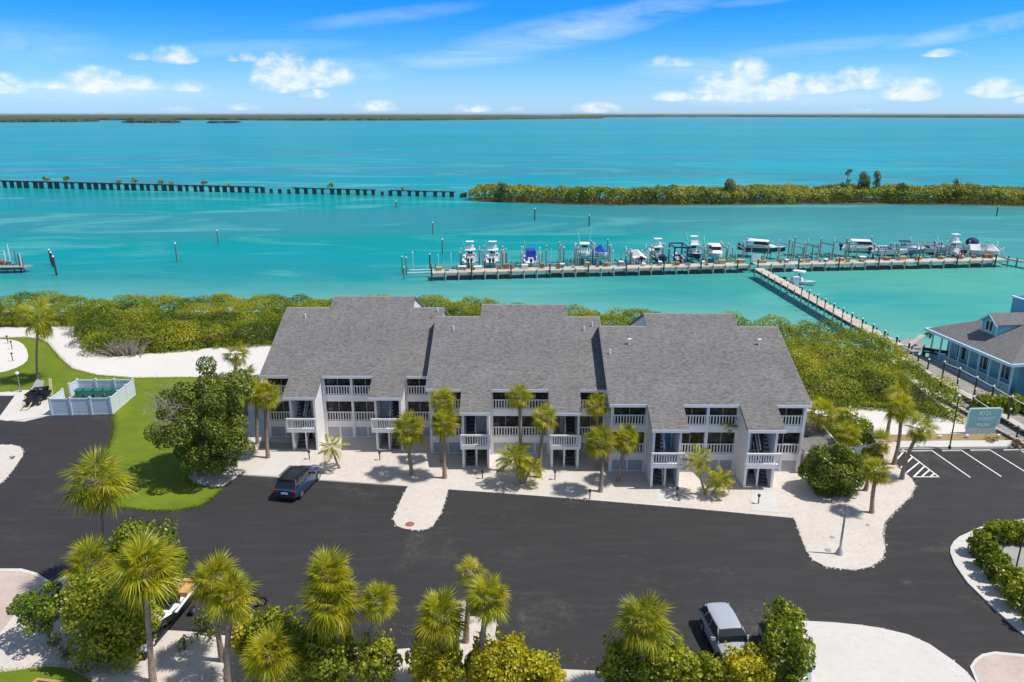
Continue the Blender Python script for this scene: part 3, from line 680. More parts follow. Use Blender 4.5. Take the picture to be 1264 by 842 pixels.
def condo(name, label, x0, y0, W_, mside, yaw=0.0, doors=()):
    T = thing(name, label, "condo building", (x0, y0, 0), yaw, "grey-roofed condo blocks")
    Rb = 11.6; Rc = 13.4; c0, c1 = 4.0, 12.15; back = 21.5
    t1, t2 = (2.95, 5.12), (10.2, 12.45)
    ex = .32
    r1 = (t1[0] - .17 - (ex if mside < 0 else 0), t1[1] + .17 + (ex if mside > 0 else 0)); r2 = (t2[0] - .17 - (ex if mside < 0 else 0), t2[1] + .17 + (ex if mside > 0 else 0))
    o = .18; th = .2
    poly = [(-o, 2.25), (r1[0], 2.25), (r1[0], -.32), (r1[1], -.32), (r1[1], 2.25), (r2[0], 2.25), (r2[0], -.32), (r2[1], -.32), (r2[1], 2.25), (W_ + o, 2.25), (W_ + o, Rb), (c1, Rb), (c1, Rc), (c0, Rc), (c0, Rb), (-o, Rb)]
    mb = MB(); mb.prism(poly, lambda x, y: RZ(x, y) - th, RZ)
    roof = mb.build("roof", M_SHING, T)
    zb, zc = RZ(0, Rb), RZ(0, Rc)
    mb = MB()
    for a, b in ((-o, c0 - .004), (c1 + .004, W_ + o)):
        mb.xprism([(Rb + .002, zb - th), (Rb + .002, zb), (back + .4, zb - .4 * (back + .4 - Rb)), (back + .4, zb - .4 * (back + .4 - Rb) - th)], a, b)
    mb.xprism([(Rc + .002, zc - th), (Rc + .002, zc), (back + .4, zc - .4 * (back + .4 - Rc)), (back + .4, zc - .4 * (back + .4 - Rc) - th)], c0, c1)
    mb.build("roof", M_SHING, T)
    # ridge caps
    M_CAP = mat("ridge_cap", (.24, .23, .22), .9, .1, 3)
    for a, b, y, z in ((-o, c0, Rb, zb), (c0, c1, Rc, zc), (c1, W_ + o, Rb, zb)):
        mb = MB(); mb.xprism([(y - .16, z - .055), (y, z + .03), (y + .16, z - .055)], a + .003, b - .003); mb.build("ridge_cap", M_CAP, T)
    # fascias and rakes
    def trim(mb, nm="fascia"): return mb.build(nm, M_WHITE, T)
    for a, b, y in ((-o, r1[0], 2.25), (r1[1], r2[0], 2.25), (r2[1], W_ + o, 2.25), (r1[0], r1[1], -.32), (r2[0], r2[1], -.32)):
        z = RZ(0, y); mb = MB(); mb.box(a + .003, b - .003, y - .05, y - .003, z - .26, z - .02); trim(mb)
    for x, s in ((-o, -1), (W_ + o, 1)):
        mb = MB(); mb.xprism([(2.25, RZ(0, 2.25) - .26), (2.25, RZ(0, 2.25) - .03), (Rb, zb - .03), (Rb, zb - .26)], x + (s * .003 if s > 0 else -.04), x + (.04 if s > 0 else -.003)); mb.build("rake_board", mat("rake_grey", (.33, .33, .33), .8, .08, 2), T)
    # body: walls under the roof
    pf = lambda y: RZ(0, y) - th - .01
    mb = MB(); mb.xprism([(3.85, 0), (3.85, pf(3.85)), (Rb, pf(Rb)), (back, pf(Rb) - .4 * (back - Rb)), (back, 0)], .0, W_)
    mb.xprism([(Rb - .5, 5), (Rb - .5, pf(Rb - .5) - .02), (Rc, pf(Rc)), (back - .3, pf(Rc) - .4 * (back - .3 - Rc)), (back - .3, 5)], c0 + .12, c1 - .12)
    mb.build("wall", M_SIDE, T)
    # porch side walls
    for x in (0, W_ - .16):
        mb = MB(); mb.xprism([(2.6, .0), (2.6, pf(2.6)), (3.85, pf(3.85)), (3.85, 0)], x, x + .16); mb.build("side_wall", M_SIDE, T)
    # slabs (the white bands) and posts of the porches
    for a, b in ((.16, t1[0] - .02), (t1[1] + .02, t2[0] - .02), (t2[1] + .02, W_ - .16)):
        for z0, z1 in ((1.1, 1.68), (3.55, 4.16)):
            mb = MB(); mb.box(a, b, 2.62, 3.85, z0, z1); mb.build("balcony_slab", M_WHITE, T)
        mb = MB(); mb.box(a, b, 2.62, 2.85, 5.86, pf(2.62) - .005); mb.build("header", M_WHITE, T)
    bays = [(.22, t1[0] - .16), (t1[1] + .16, 7.62), (7.82, t2[0] - .16), (t2[1] + .16, W_ - .22)]
    def posts(xs):
        for x in xs:
            mb = MB(); mb.box(x - .1, x + .1, 2.57, 2.80, 0, pf(2.7)); mb.build("post", M_WHITE, T)
    posts([.12, t1[0] - .08, t1[1] + .08, 7.72, t2[0] - .08, t2[1] + .08, W_ - .12])
    rgx = random.Random(int(abs(x0) * 10))
    for a, b in bays:
        for (z0, zr, z1) in ((1.68, 2.52, 3.55), (4.16, 5.0, 5.86)):
            w = MB(); w.box(a, b, 2.77, 2.81, z1 - .07, z1 - .003); w.box(a, b, 2.77, 2.81, z0 + .003, z0 + .07)
            for k in range(3):
                x = a + (b - a) * k / 2; x = min(max(x, a + .03), b - .03); w.box(x - .028, x + .028, 2.77, 2.81, z0 + .07, z1 - .07)
            wi = w.build("window", mat("window_frame", (.30, .29, .29), .5, .05), T)
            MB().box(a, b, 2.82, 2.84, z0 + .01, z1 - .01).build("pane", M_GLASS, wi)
            rl = railing_mb(a, b, 2.67, z0 + .10, zr - .06).build("railing", M_WHITE, T)
            MB().box(a, b, 2.63, 2.74, zr - .06, zr + .02).build("top_rail", M_WHITE, rl)
            MB().box(a, b, 2.65, 2.72, z0 + .04, z0 + .10).build("bottom_rail", M_WHITE, rl)
            if rgx.random() < 0:      # porch furniture behind the rail
                x = rgx.uniform(a + .4, b - .5); mb = MB(); mb.box(x - .25, x + .25, 2.76, 2.90, z0 + .3, z0 + .4); mb.box(x - .25, x + .25, 2.87, 2.91, z0 + .4, z0 + rgx.uniform(.9, 1.15)); mb.box(x - .24, x - .2, 2.76, 2.80, z0, z0 + .3); mb.box(x + .2, x + .24, 2.76, 2.80, z0, z0 + .3)
                mb.build("porch_chair", M_FAB if rgx.random() < .6 else M_WHITEDOOR, T)
        n = 1 if b - a < 2.1 else 2
        n = 2
        for k in range(n):
            xa, xb = a + (b - a) * k / n + .04, a + (b - a) * (k + 1) / n - .04
            lt = lattice_mb(xa, xb, 2.72, .12, 1.08); l_ = lt.build("lattice_panel", M_LATT, T)
            fr = MB(); fr.box(xa - .04, xa + .03, 2.68, 2.76, .05, 1.1); fr.box(xb - .03, xb + .04, 2.68, 2.76, .05, 1.1); fr.box(xa + .03, xb - .03, 2.68, 2.76, .05, .13); fr.build("frame", M_WHITE, l_)
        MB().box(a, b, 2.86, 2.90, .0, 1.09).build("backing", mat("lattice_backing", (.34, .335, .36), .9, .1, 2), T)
    # stair towers
    for ti, (ta, tb) in enumerate((t1, t2)):
        stair_first = doors[ti][0]; dm = doors[ti][1]
        for x in (ta - .0, tb - .14):
            mb = MB(); mb.xprism([(.0, 0), (.0, RZ(0, 0) - th - .012), (2.58, RZ(0, 2.58) - th - .012), (2.58, 0)], x, x + .14); mb.build("tower_wall", M_SIDE, T)
            MB().box(x - .02, x + .16, -.06, -.003, 0, RZ(0, -.06) - th - .012).build("corner_post", M_WHITE, T)
        mid = (ta + tb) / 2 + (.05 if stair_first else -.05)
        # back wall with the doors
        MB().box(ta + .14, tb - .14, 2.44, 2.54, 0, RZ(0, 2.44) - th - .02).build("entry_wall", M_SIDE, T)
        da, db = (mid + .14, tb - .2) if stair_first else (ta + .2, mid - .14)
        sa, sb = (ta + .16, mid - .06) if stair_first else (mid + .06, tb - .16)
        for z0, z1, mm in ((.05, 1.75, M_TANDOOR), (2.2, 3.75, dm)):
            MB().box(da, db, 2.39, 2.438, z0 - .04, z1 + .14).build('door_shade_panel', M_DARK, T) if z0 < 1 else None  # dark sheet on the wall paints shade around the ground-floor door
            MB().box(da + .05, db - .05, 2.365, 2.388, z0, z1 + .08).build("door_frame", M_WHITE, T)
            d = MB().box(da + .1, db - .1, 2.33, 2.364, z0, z1).build("door", mm, T)
            MB().box(db - .22, db - .16, 2.29, 2.34, z0 + .75, z0 + .83).build("handle", M_METAL, d)
        for z0, z1 in ((.02, 1.98), (2.18, 4.6)): MB().box(sa + .02, sb - .02, 2.39, 2.436, z0, z1).build('stair_shade_panel', M_DARK, T)  # dark sheets paint the shade behind each flight of stairs
        tr = railing_mb(da, db, 2.30, 4.0, 4.45, .2, .06).build("transom_grille", M_WHITE, T)
        MB().box(da, db, 2.28, 2.33, 3.9, 4.0).build("sill", M_WHITE, tr)
        # balcony landing out in front
        ba, bb = ta - .12 - (.16 if mside < 0 else 0), tb + .10 + (.16 if mside > 0 else 0)
        MB().box(ba, bb, -.5, -.065, 1.92, 2.2).build("landing", M_WHITE, T)
        MB().box((ta + .14) if not stair_first else mid, (tb - .14) if stair_first else mid, -.06, 2.43, 2.0, 2.16).build("landing_floor", M_WHITE, T)
        rl = railing_mb(ba + .06, bb - .06, -.47, 2.24, 3.06, .2, .09).build("railing", M_WHITE, T)
        MB().box(ba, bb, -.53, -.41, 3.06, 3.2).build("top_rail", M_WHITE, rl)
        for x in (ba + .04, bb - .04): MB().box(x - .06, x + .06, -.52, -.42, 2.2, 3.06).build("newel", M_WHITE, rl)
        # centre post and stairs in two flights
        MB().box(mid - .06, mid + .06, .1, .22, 0, 2.0).build("post", M_WHITE, T)
        for z0, z1, n in ((.0, 2.1, 9), (2.2, 4.1, 8)):
            stp = MB()
            for x in (sa, sb - .06): stp.xprism([(.25, z0), (.25, z0 + .24), (2.25, z1 + .10), (2.25, z1 - .16)], x, x + .06)
            so = stp.build("stairs", M_WHITE, T)
            for k in range(n):
                z = z0 + (z1 - z0) * (k + 1) / n; y = .3 + 1.9 * k / n
                MB().box(sa + .06, sb - .06, y, y + .26, z - .05, z).build("tread", M_TREAD, so)
            hr = MB(); hr.bar((sa + .04 if not stair_first else sb - .04, .3, z0 + .95), (sa + .04 if not stair_first else sb - .04, 2.2, z1 + .85), .07); hr.build("handrail", M_WHITE, so)
        MB().box(ta + .3, tb - .3, 2.42, 2.436, .0, 1.9).build("shadow_gap", M_DARK, T) if False else None
    # roof vents
    def vent(x, y, white=True, tee=False):
        z = RZ(0, y); mb = MB(); mb.tube([(x, y, z - .15), (x, y, z + .42)], .07, 8)
        if tee: mb.tube([(x - .16, y, z + .46), (x + .16, y, z + .46)], .09, 8)
        mb.build("vent_pipe", M_WHITE if white else mat("terracotta_pipe", (.6, .28, .16), .7, .1), T, smooth=40)
    for v in doors[2]: vent(*v)
    # down pipe
    MB().tube([(t1[1] + .24, 2.52, .1), (t1[1] + .24, 2.52, RZ(0, 2.5) - .3)], .035, 6).build("downpipe", M_WHITE, T)
    return T

condo("condo_block", "westernmost grey-roofed condo block, set furthest back, beside the big leafy tree", -21.9, 59.14, 15.0, -1, R(-.4), ((True, M_TANDOOR), (False, M_WHITEDOOR), [(2.0, 10.0, True), (14.2, 10.0, False), (14.6, 11.0, True)]))
condo("condo_block", "middle grey-roofed condo block, between the two others", -7.0, 55.8, 14.9, 0, R(-.4), ((True, M_WHITEDOOR), (False, M_TANDOOR), [(1.6, 9.6, True), (13.5, 9.6, True), (14.3, 10.2, True)]))
condo("condo_block", "easternmost grey-roofed condo block, closest to the marina lot and the round sea grape", 7.85, 52.45, 15.5, 1, R(-.6), ((True, M_BLUEDOOR), (False, M_TANDOOR), [(2.2, 9.2, True, True), (13.4, 9.2, True, True), (.4, 8.0, True)]))

# door mats and pots by the entrances stay with the walls; paths from the entrances across the sand
for i, (a, b, c_, d) in enumerate((((338, 558), (372, 558), (368, 588.5), (318, 587)), ((690, 581), (706, 581), (712, 613), (690, 612)), ((810, 603), (838, 604), (845, 622), (810, 620)), ((928, 606), (955, 607), (962, 634), (926, 631)))):
    sheet("entrance_path", [a, b, c_, d], .072, M_CONC)
sheet("grey_paving_and_shade", [(316, 545), (362, 548), (362, 556), (316, 553)], .078, M_PAVE_SHADE)  # grey carport ground; its tone also paints the stair tower's cast shade

# ---- low annex east of the blocks
AX0 = S(990, 566); 
T = thing("annex_shed", "low annex with a sloping grey roof against the easternmost block", "shed", (23.6, 54.6, 0), 0)
mb = MB(); mb.box(0, 3.1, .4, 6.2, 0, 1.75); mb.build("wall", M_SIDE, T)
mb = MB(); mb.prism([(-.05, .1), (3.3, .1), (2.6, 6.6), (-.05, 6.6)], lambda x, y: 1.78 + .12 * y, lambda x, y: 1.92 + .12 * y); mb.build("roof", M_SHING, T)
mb = MB(); mb.bar((3.33, .1, 1.9), (2.63, 6.6, 2.68), .1, .14); mb.build("roof_edge", M_WHITE, T)
mb = MB(); mb.box(-.05, 3.3, .02, .09, 1.70, 1.92); mb.build("fascia", M_WHITE, T)
U = thing("air_conditioner", "dark air conditioner standing on the annex roof", "air conditioner", (24.35, 57.3, 2.25))
mb = MB(); mb.box(-.4, .4, -.35, .35, .08, .62); mb.build("casing", mat("ac_dark", (.06, .06, .065), .6, .2, 6), U)
mb = MB(); mb.tube([(0, 0, .62), (0, 0, .68)], .28, 14); mb.build("fan_guard", M_BLACK, U)
for x in (-.34, .34): MB().box(x - .04, x + .04, -.3, .3, -.05, .08).build("foot", M_BLACK, U)
mb = MB(); mb.tube([(-.4, .1, .3), (-.75, .1, .3), (-.8, .1, -.1)], .04, 6); mb.build("hose", M_BLACK, U)

# ---- vinyl fences
M_VINYL = mat("vinyl_fence", (.66, .72, .76), .45, .04, 1.5, spec=.5)
def fence_run(T, a, b, n, h, name="panel", cap=True, base=Vector((0, 0, 0)), first=True, last=True):
    a, b = Vector(a) - base, Vector(b) - base; d = (b - a).normalized(); nrm = Vector((-d.y, d.x, 0))
    for k in range(n):
        p, q = a.lerp(b, k / n), a.lerp(b, (k + 1) / n)
        L = (q - p).length
        mb = MB(); nb = max(3, int(L / .3))
        for j in range(nb):
            u, v = p.lerp(q, (j + .02) / nb), p.lerp(q, (j + .98) / nb); w = nrm * .022
            mb.hexa([u - w + Vector((0, 0, .08)), v - w + Vector((0, 0, .08)), v + w + Vector((0, 0, .08)), u + w + Vector((0, 0, .08))], [u - w + Vector((0, 0, h - .12)), v - w + Vector((0, 0, h - .12)), v + w + Vector((0, 0, h - .12)), u + w + Vector((0, 0, h - .12))])
        pn = mb.build(name, M_VINYL, T)
        rl = MB(); rl.bar(p + Vector((0, 0, h - .06)), q + Vector((0, 0, h - .06)), .09, .12); rl.bar(p + Vector((0, 0, .08)), q + Vector((0, 0, .08)), .07, .12); rl.build("rail", M_VINYL, pn)
    for k in range(0 if first else 1, n + 1 if last else n):
        p = a.lerp(b, k / n); mb = MB(); mb.box(p.x - .08, p.x + .08, p.y - .08, p.y + .08, 0, h + .08); mb.box(p.x - .1, p.x + .1, p.y - .1, p.y + .1, h + .08, h + .12); mb.build("post", M_VINYL, T)
FH = 1.75
fa, fb = S(64.5, 513), S(139, 511.8); fc = S(166.7, 488.2); fd = S(98.5, 488.5); fe = S(88.5, 494)
fg = S(80.5, 501)
T = thing("bin_enclosure", "pale vinyl fence enclosure holding the green bins at the end of the drive", "fence enclosure", fa)
fence_run(T, fa, fb, 3, FH, base=fa); fence_run(T, fb, fc, 3, FH, base=fa, first=False); fence_run(T, fc, fd, 3, FH, base=fa, first=False); fence_run(T, fd, fe, 1, FH, base=fa, first=False)
fence_run(T, fa, fg, 1, FH, "gate_panel", base=fa, first=False)
sheet("concrete_pad", [(66, 512), (138, 511), (164, 489.5), (100, 489.5)], .07, M_CONC)
# wheelie bins inside
M_BIN = mat("bin_green", (.012, .16, .13), .45, .1, 3)
def make_bin(loc, rz, label):
    b = thing("wheelie_bin", label, "bin", loc, rz, "green bins inside the pale enclosure")
    mb = MB(); mb.loft([[(-.26, -.28, .08), (.26, -.28, .08), (.26, .28, .08), (-.26, .28, .08)], [(-.33, -.37, 1.02), (.33, -.37, 1.02), (.33, .37, 1.02), (-.33, .37, 1.02)]]); mb.build("body", M_BIN, b)
    mb = MB(); mb.xprism([(-.42, 1.02), (-.40, 1.10), (0, 1.15), (.40, 1.12), (.42, 1.02)], -.36, .36); mb.build("lid", M_BIN, b)
    for x in (-.29, .29): MB().tube([(x - .04, .3, .12), (x + .04, .3, .12)], .12, 10).build("wheel", M_BLACK, b)
    MB().box(-.28, .28, .40, .46, .95, 1.0).build("handle", M_BIN, b)
    return b
q0, q1 = S(100, 493), S(148, 492.6)
bb_ = make_bin(q0, R(4), "green wheelie bin beside the enclosure's gate opening")
for k, lb in ((1, "second green wheelie bin counted from the gate opening"), (2, "third green wheelie bin counted from the gate opening, mid row"), (3, "fourth green wheelie bin, last but one before the enclosure's east fence"), (4, "green wheelie bin hard against the enclosure's east fence")):
    copy_thing(bb_, q0.lerp(q1, k / 4), R([0, -5, 7, 2, -8][k]), lb)
# white fence and gate south of the annex
p0, p1, p2 = S(988, 571), S(1059, 571.5), S(1080, 564)
T = thing("white_fence", "white board fence in front of the annex, behind the round sea grape", "fence", p0)
fence_run(T, p0, p1, 4, 1.45, base=p0)
p1b = S(1061, 570)
T = thing("lattice_gate", "small lattice gate at the east end of the white board fence", "gate", p1b)
d = p2 - p1b; L = d.length; T.rotation_euler = (0, 0, math.atan2(d.y, d.x))
mb = lattice_mb(.1, L - .1, 0, .15, 1.25, .2, .05); mb.build("lattice_panel", M_LATT, T)
fr = MB(); fr.box(0, .1, -.05, .05, 0, 1.4); fr.box(L - .1, L, -.05, .05, 0, 1.4); fr.box(.1, L - .1, -.04, .04, 1.25, 1.36); fr.box(.1, L - .1, -.04, .04, .06, .15); fr.build("frame", M_WHITE, T)

# ================================================================== BLUE HOUSE ON THE SHORE
M_BLUE = mat("pale_blue_siding", (.22, .53, .63), .6, .06, 2)
M_BLUED = mat("blue_cupola_siding", (.13, .42, .60), .6, .06, 2)
M_BTRIM = mat("pale_blue_trim", (.52, .78, .87), .5, .04, 2)
M_BGLASS = mat("dusk_glass", (.02, .04, .06), .12, .3, 2)
A, B_ = S(1147, 446), S(1241, 492)
dv = (B_ - A); LX = dv.length; ang = math.atan2(dv.y, dv.x)
T = thing("waterfront_house", "pale blue waterfront house with grey hipped roof, dormer and veranda", "house", (A.x, A.y, 0), ang)
EZ = 3.75; DX = 15.0
# local: x along the veranda front towards B, y into the house
MB().box(1.2, LX - .1, 1.0, DX, 0, EZ + .1).build("wall", M_BLUE, T)
MB().box(-.2, LX + .3, -.1, .99, .35, .55).build("veranda_floor", mat("veranda_deck", (.30, .32, .33), .8, .1), T)
rx0, rx1, ry0, ry1 = -1.0, LX + .35, -.45, DX + .6; rh = 3.5; ix = 6.8
roofm = MB(); rv = [(rx0, ry0, EZ), (rx1, ry0, EZ), (rx1, ry1, EZ), (rx0, ry1, EZ), (rx0 + ix, (ry0 + ry1) / 2, EZ + rh), (rx1 - ix, (ry0 + ry1) / 2, EZ + rh)]
if rv[4][0] > rv[5][0] - .2:
    cx = (rx0 + rx1) / 2; rv[4] = (cx - .4, rv[4][1], rv[4][2]); rv[5] = (cx + .4, rv[5][1], rv[5][2])
roofm.v = rv + [(x, y, z - .16) for x, y, z in rv[:4]]
roofm.f = [(0, 1, 5, 4), (1, 2, 5), (2, 3, 4, 5), (3, 0, 4), (0, 6, 7, 1), (1, 7, 8, 2), (2, 8, 9, 3), (3, 9, 6, 0), (6, 9, 8, 7)]
roofm.build("roof", M_SHING2, T)
for (a, b) in ((0, 1), (1, 2), (3, 0)):
    p, q = Vector(rv[a]), Vector(rv[b]); mb = MB(); mb.bar(p + Vector((0, 0, -.06)), q + Vector((0, 0, -.06)), .2, .3); mb.build("fascia", M_BTRIM, T)
# wall to the east: next wing, running out of the picture
MB().box(LX - .1, LX + 14, 2.2, DX, 0, EZ + .1).build("wing_wall", M_BLUE, T)
mb = MB(); wx0, wx1 = LX + .55, LX + 16
mb.v = [(wx0, .9, EZ), (wx1, .9, EZ), (wx1, DX, EZ), (wx0, DX, EZ), (wx0 - 5, 8, EZ + 3.4), (wx1, 8, EZ + 3.4)]; mb.f = [(0, 1, 5, 4), (1, 2, 5), (2, 3, 4, 5), (3, 0, 4), (0, 3, 2, 1)]
mb.build("wing_roof", M_SHING2, T)
MB().box(wx0, wx1, .84, .98, EZ - .2, EZ + .1).build("fascia", M_BTRIM, T)
# windows on the front
for x in (3.0, 6.4, 9.6):
    if x + 1.4 > LX: continue
    w = MB(); w.box(x - .08, x + 1.48, 0.92, 0.99, 1.45, 1.53); w.box(x - .08, x + 1.48, 0.92, 0.99, 3.05, 3.13)
    for k in (0, .7, 1.4): w.box(x + k - .05, x + k + .05, 0.92, 0.99, 1.53, 3.05)
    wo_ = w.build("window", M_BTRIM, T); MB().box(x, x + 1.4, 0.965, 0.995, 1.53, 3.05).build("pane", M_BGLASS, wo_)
# veranda posts and railings
npst = 8
for k in range(npst + 1):
    x = -.1 + (LX + .3) * k / npst; MB().box(x - .07, x + .07, -.05, .09, .55, EZ - .05).build("veranda_post", M_BTRIM, T)
for k in range(npst):
    xa, xb = -.1 + (LX + .3) * k / npst + .07, -.1 + (LX + .3) * (k + 1) / npst - .07
    MB().box(xa, xb, .06, .09, .5, 1.40).build('rail_panel', M_BLUE, T)
    rl = railing_mb(xa, xb, .02, .65, 1.42, .16, .04).build("railing", M_BTRIM, T); MB().box(xa, xb, -.02, .06, 1.42, 1.5).build("top_rail", M_BTRIM, rl)
    MB().box(xa, xb, .0, .04, .58, .65).build("bottom_rail", M_BTRIM, rl)
MB().box(-.2, LX + .3, -.12, -.06, -1.2, .5).build("skirt", M_BTRIM, T)
# dormer
hy = (ry0 + ry1) / 2; zz = lambda y: EZ + rh * (y - ry0) / (hy - ry0)
dxa, dxb, dyf = 4.3, 6.6, 2.3; zb_ = zz(dyf); zt = zb_ + 1.25; ap = zt + .85; xm = (dxa + dxb) / 2
yb_ = lambda z: ry0 + (z - EZ) / rh * (hy - ry0)
D_ = MB()
D_.v = [(dxa, dyf, zb_ - .2), (dxb, dyf, zb_ - .2), (dxb, dyf, zt), (xm, dyf, ap), (dxa, dyf, zt), (dxa, yb_(zt) + .1, zt - .1), (dxb, yb_(zt) + .1, zt - .1), (xm, yb_(ap) + .1, ap - .1)]
D_.f = [(0, 1, 2, 3, 4), (1, 6, 2), (0, 4, 5), (2, 6, 7, 3), (4, 3, 7, 5), (0, 5, 7, 6, 1)]
dm_ = D_.build("dormer", M_BLUE, T)
rf = MB()
for xa, xb in ((dxa - .2, xm), (dxb + .2, xm)):
    za = zt - .14; o_ = .06
    rf.hexa([(xa, dyf - .25, za + o_), (xb, dyf - .25, ap + o_), (xb, yb_(ap), ap + o_), (xa, yb_(za), za + o_)], [(xa, dyf - .25, za + o_ + .12), (xb, dyf - .25, ap + o_ + .12), (xb, yb_(ap) + .2, ap + o_ + .12), (xa, yb_(za) + .2, za + o_ + .12)])
rf.build("dormer_roof", M_SHING2, dm_)
tb_ = MB(); 
for xa, za, xb, zb2 in ((dxa - .22, zt - .15, xm, ap + .03), (dxb + .22, zt - .15, xm, ap + .03)): tb_.bar((xa, dyf - .28, za), (xb, dyf - .28, zb2), .09, .16)
for x in (dxa + .05, dxb - .05): tb_.box(x - .06, x + .06, dyf - .06, dyf - .003, zb_, zt)
tb_.build("dormer_trim", M_BTRIM, dm_)
w = MB()
for k in (-.55, 0, .55): w.box(xm + k - .05, xm + k + .05, dyf - .07, dyf - .004, zb_ + .35, zt + .15)
w.box(xm - .6, xm + .6, dyf - .08, dyf - .004, zb_ + .25, zb_ + .35); w.box(xm - .6, xm + .6, dyf - .08, dyf - .004, zt + .15, zt + .24); w.build("dormer_window", M_BTRIM, dm_)
MB().box(xm - .5, xm + .5, dyf - .03, dyf - .003, zb_ + .35, zt + .15).build("dormer_pane", M_BGLASS, dm_)
# raised blue cupola behind
cc = T.matrix_world  # not yet evaluated; place the cupola in local metres
MB().box(1.9, 8.0, 7.5, DX - 2, EZ + 2.0, EZ + 4.3).build("cupola", M_BLUED, T)
MB().box(1.75, 8.2, 7.35, DX - 1.8, EZ + 4.3, EZ + 4.45).build("cupola_eave", M_BTRIM, T)
MB().box(2.3, 5.5, 9.0, DX - 3, EZ + 4.45, EZ + 6.6).build("lantern", M_BLUED, T)
MB().box(2.2, 5.6, 8.9, DX - 2.9, EZ + 5.3, EZ + 5.42).build("lantern_trim", M_BTRIM, T)

lm = MB(); lx0, lx1, ly0, ly1, lz = 2.1, 5.7, 8.8, DX - 2.8, EZ + 6.6
lm.v = [(lx0, ly0, lz), (lx1, ly0, lz), (lx1, ly1, lz), (lx0, ly1, lz), ((lx0 + lx1) / 2, (ly0 + ly1) / 2, lz + 2.2)]; lm.f = [(0, 1, 4), (1, 2, 4), (2, 3, 4), (3, 0, 4), (3, 2, 1, 0)]
lm.build("lantern_roof", M_SHING2, T)

# ================================================================== PLANTS
L_PALM = leaf_mat("palm_green", [(.075, .120, .006), (.25, .28, .010), (.47, .43, .016), (.64, .53, .035)], .9, .45)
L_PALMD = leaf_mat("palm_dry", [(.20, .15, .05), (.32, .24, .08), (.40, .32, .13)], 1.5, .2)
L_GRAPE = leaf_mat("sea_grape_leaf", [(.055, .100, .008), (.18, .24, .012), (.36, .39, .020), (.52, .48, .06)], .8, .40, .38)
L_GRAPEY = leaf_mat("sea_grape_yellow", [(.15, .18, .010), (.40, .38, .014), (.66, .56, .024), (.76, .64, .06)], .8, .38, .4)
L_ROUND = leaf_mat("sea_grape_round", [(.035, .07, .008), (.10, .15, .012), (.22, .26, .018), (.44, .42, .06)], .8, .28, .38)
L_DARK = leaf_mat("dark_tree_leaf", [(.030, .058, .009), (.085, .130, .014), (.18, .225, .020), (.32, .34, .05)], .7, .28)
L_MANG = leaf_mat("mangrove_leaf", [(.060, .110, .008), (.16, .22, .010), (.31, .36, .014), (.44, .40, .03)], .21, .42, .45, 2.0, .26)
L_ISLE = leaf_mat("island_leaf", [(.075, .11, .008), (.21, .24, .010), (.37, .36, .016), (.43, .34, .05)], .08, .25, .45, 1.8, .28)
L_PINE = leaf_mat("pine_needles", [(.08, .12, .03), (.16, .20, .05), (.25, .28, .08)], .5, .15)
L_TREE = leaf_mat("feathery_leaf", [(.06, .12, .008), (.18, .27, .014), (.34, .41, .03)], .9, .3)
m, t, bs = new_mat("palm_trunk"); M_TRUNK = m
P = t('ShaderNodeTexCoord').outputs['Object']
wv = t('ShaderNodeTexWave', bands_direction='Z'); wv.inputs['Scale'].default_value = 2.6; wv.inputs['Distortion'].default_value = 3; wv.inputs['Detail'].default_value = 3
t.link(P, wv.inputs[0])
col = t.mix(t.ramp(t.noise(P, 5, 4, .65), [(.35, 0), (.65, 1)]), (.27, .195, .14), (.46, .36, .28)); col = t.mix(t.ramp(wv.outputs['Fac'], [(0, .6), (.4, 0)]), col, (.10, .075, .055))
t.link(col, bs.inputs['Base Color']); bs.inputs['Roughness'].default_value = .95
bp = t('ShaderNodeBump'); bp.inputs['Strength'].default_value = .6; bp.inputs['Distance'].default_value = .05; t.link(wv.outputs['Fac'], bp.inputs['Height']); t.link(bp.outputs[0], bs.inputs['Normal'])
M_BARK = mat("grey_bark", (.24, .19, .15), .95, .3, 3)
M_DRYWOOD = mat("dry_twigs", (.36, .31, .25), .95, .25, 3)

def fan_frond(seed, droop, n=29, fold=.25):
    rg = random.Random(seed); v = []; f = []
    hub = Vector((.42, 0, -.02 - droop * .06))
    w = .012
    v += [(0, -w, 0), (0, w, 0), (hub.x, w * .7, hub.z), (hub.x, -w * .7, hub.z)]; f.append((0, 1, 2, 3))
    for k in range(n):
        al = R(-104 + 208 * k / (n - 1) + rg.uniform(-4, 4)); ca, sa = math.cos(al), math.sin(al)
        ln = (.62 - .13 * abs(al) / 2.1) * rg.uniform(.80, 1.10)
        cost = .10 * max(0, ca)                        # the rib runs on into the blade
        h = hub + Vector((cost, 0, -droop * .1 * cost))
        def pt(r, side):
            x = h.x + ca * r * ln - sa * side; y = h.y + sa * r * ln + ca * side
            z = h.z + fold * abs(sa) * r * ln * .6 - droop * (.30 * r * r + .55 * max(0, r - .5) ** 1.5) * ln - (.0 if side == 0 else .012)
            return (x, y, z)
        i = len(v); ww = .020
        v += [pt(.0, 0), pt(.52, ww), pt(.52, -ww), pt(1.0 * rg.uniform(.9, 1.05), rg.uniform(-.03, .03))]
        f += [(i, i + 2, i + 1), (i + 1, i + 2, i + 3)]
    return v, f
def mk(name, vf, m):
    me = bpy.data.meshes.new(name); me.from_pydata(vf[0], [], vf[1]); me.materials.append(m); return me
FAN = [mk("fan_frond", fan_frond(i, d), L_PALM) for i, d in enumerate((.4, .65, .95, 1.35, 1.8))]
FAN_DRY = mk("dry_frond", fan_frond(31, 1.6, 15), L_PALMD)
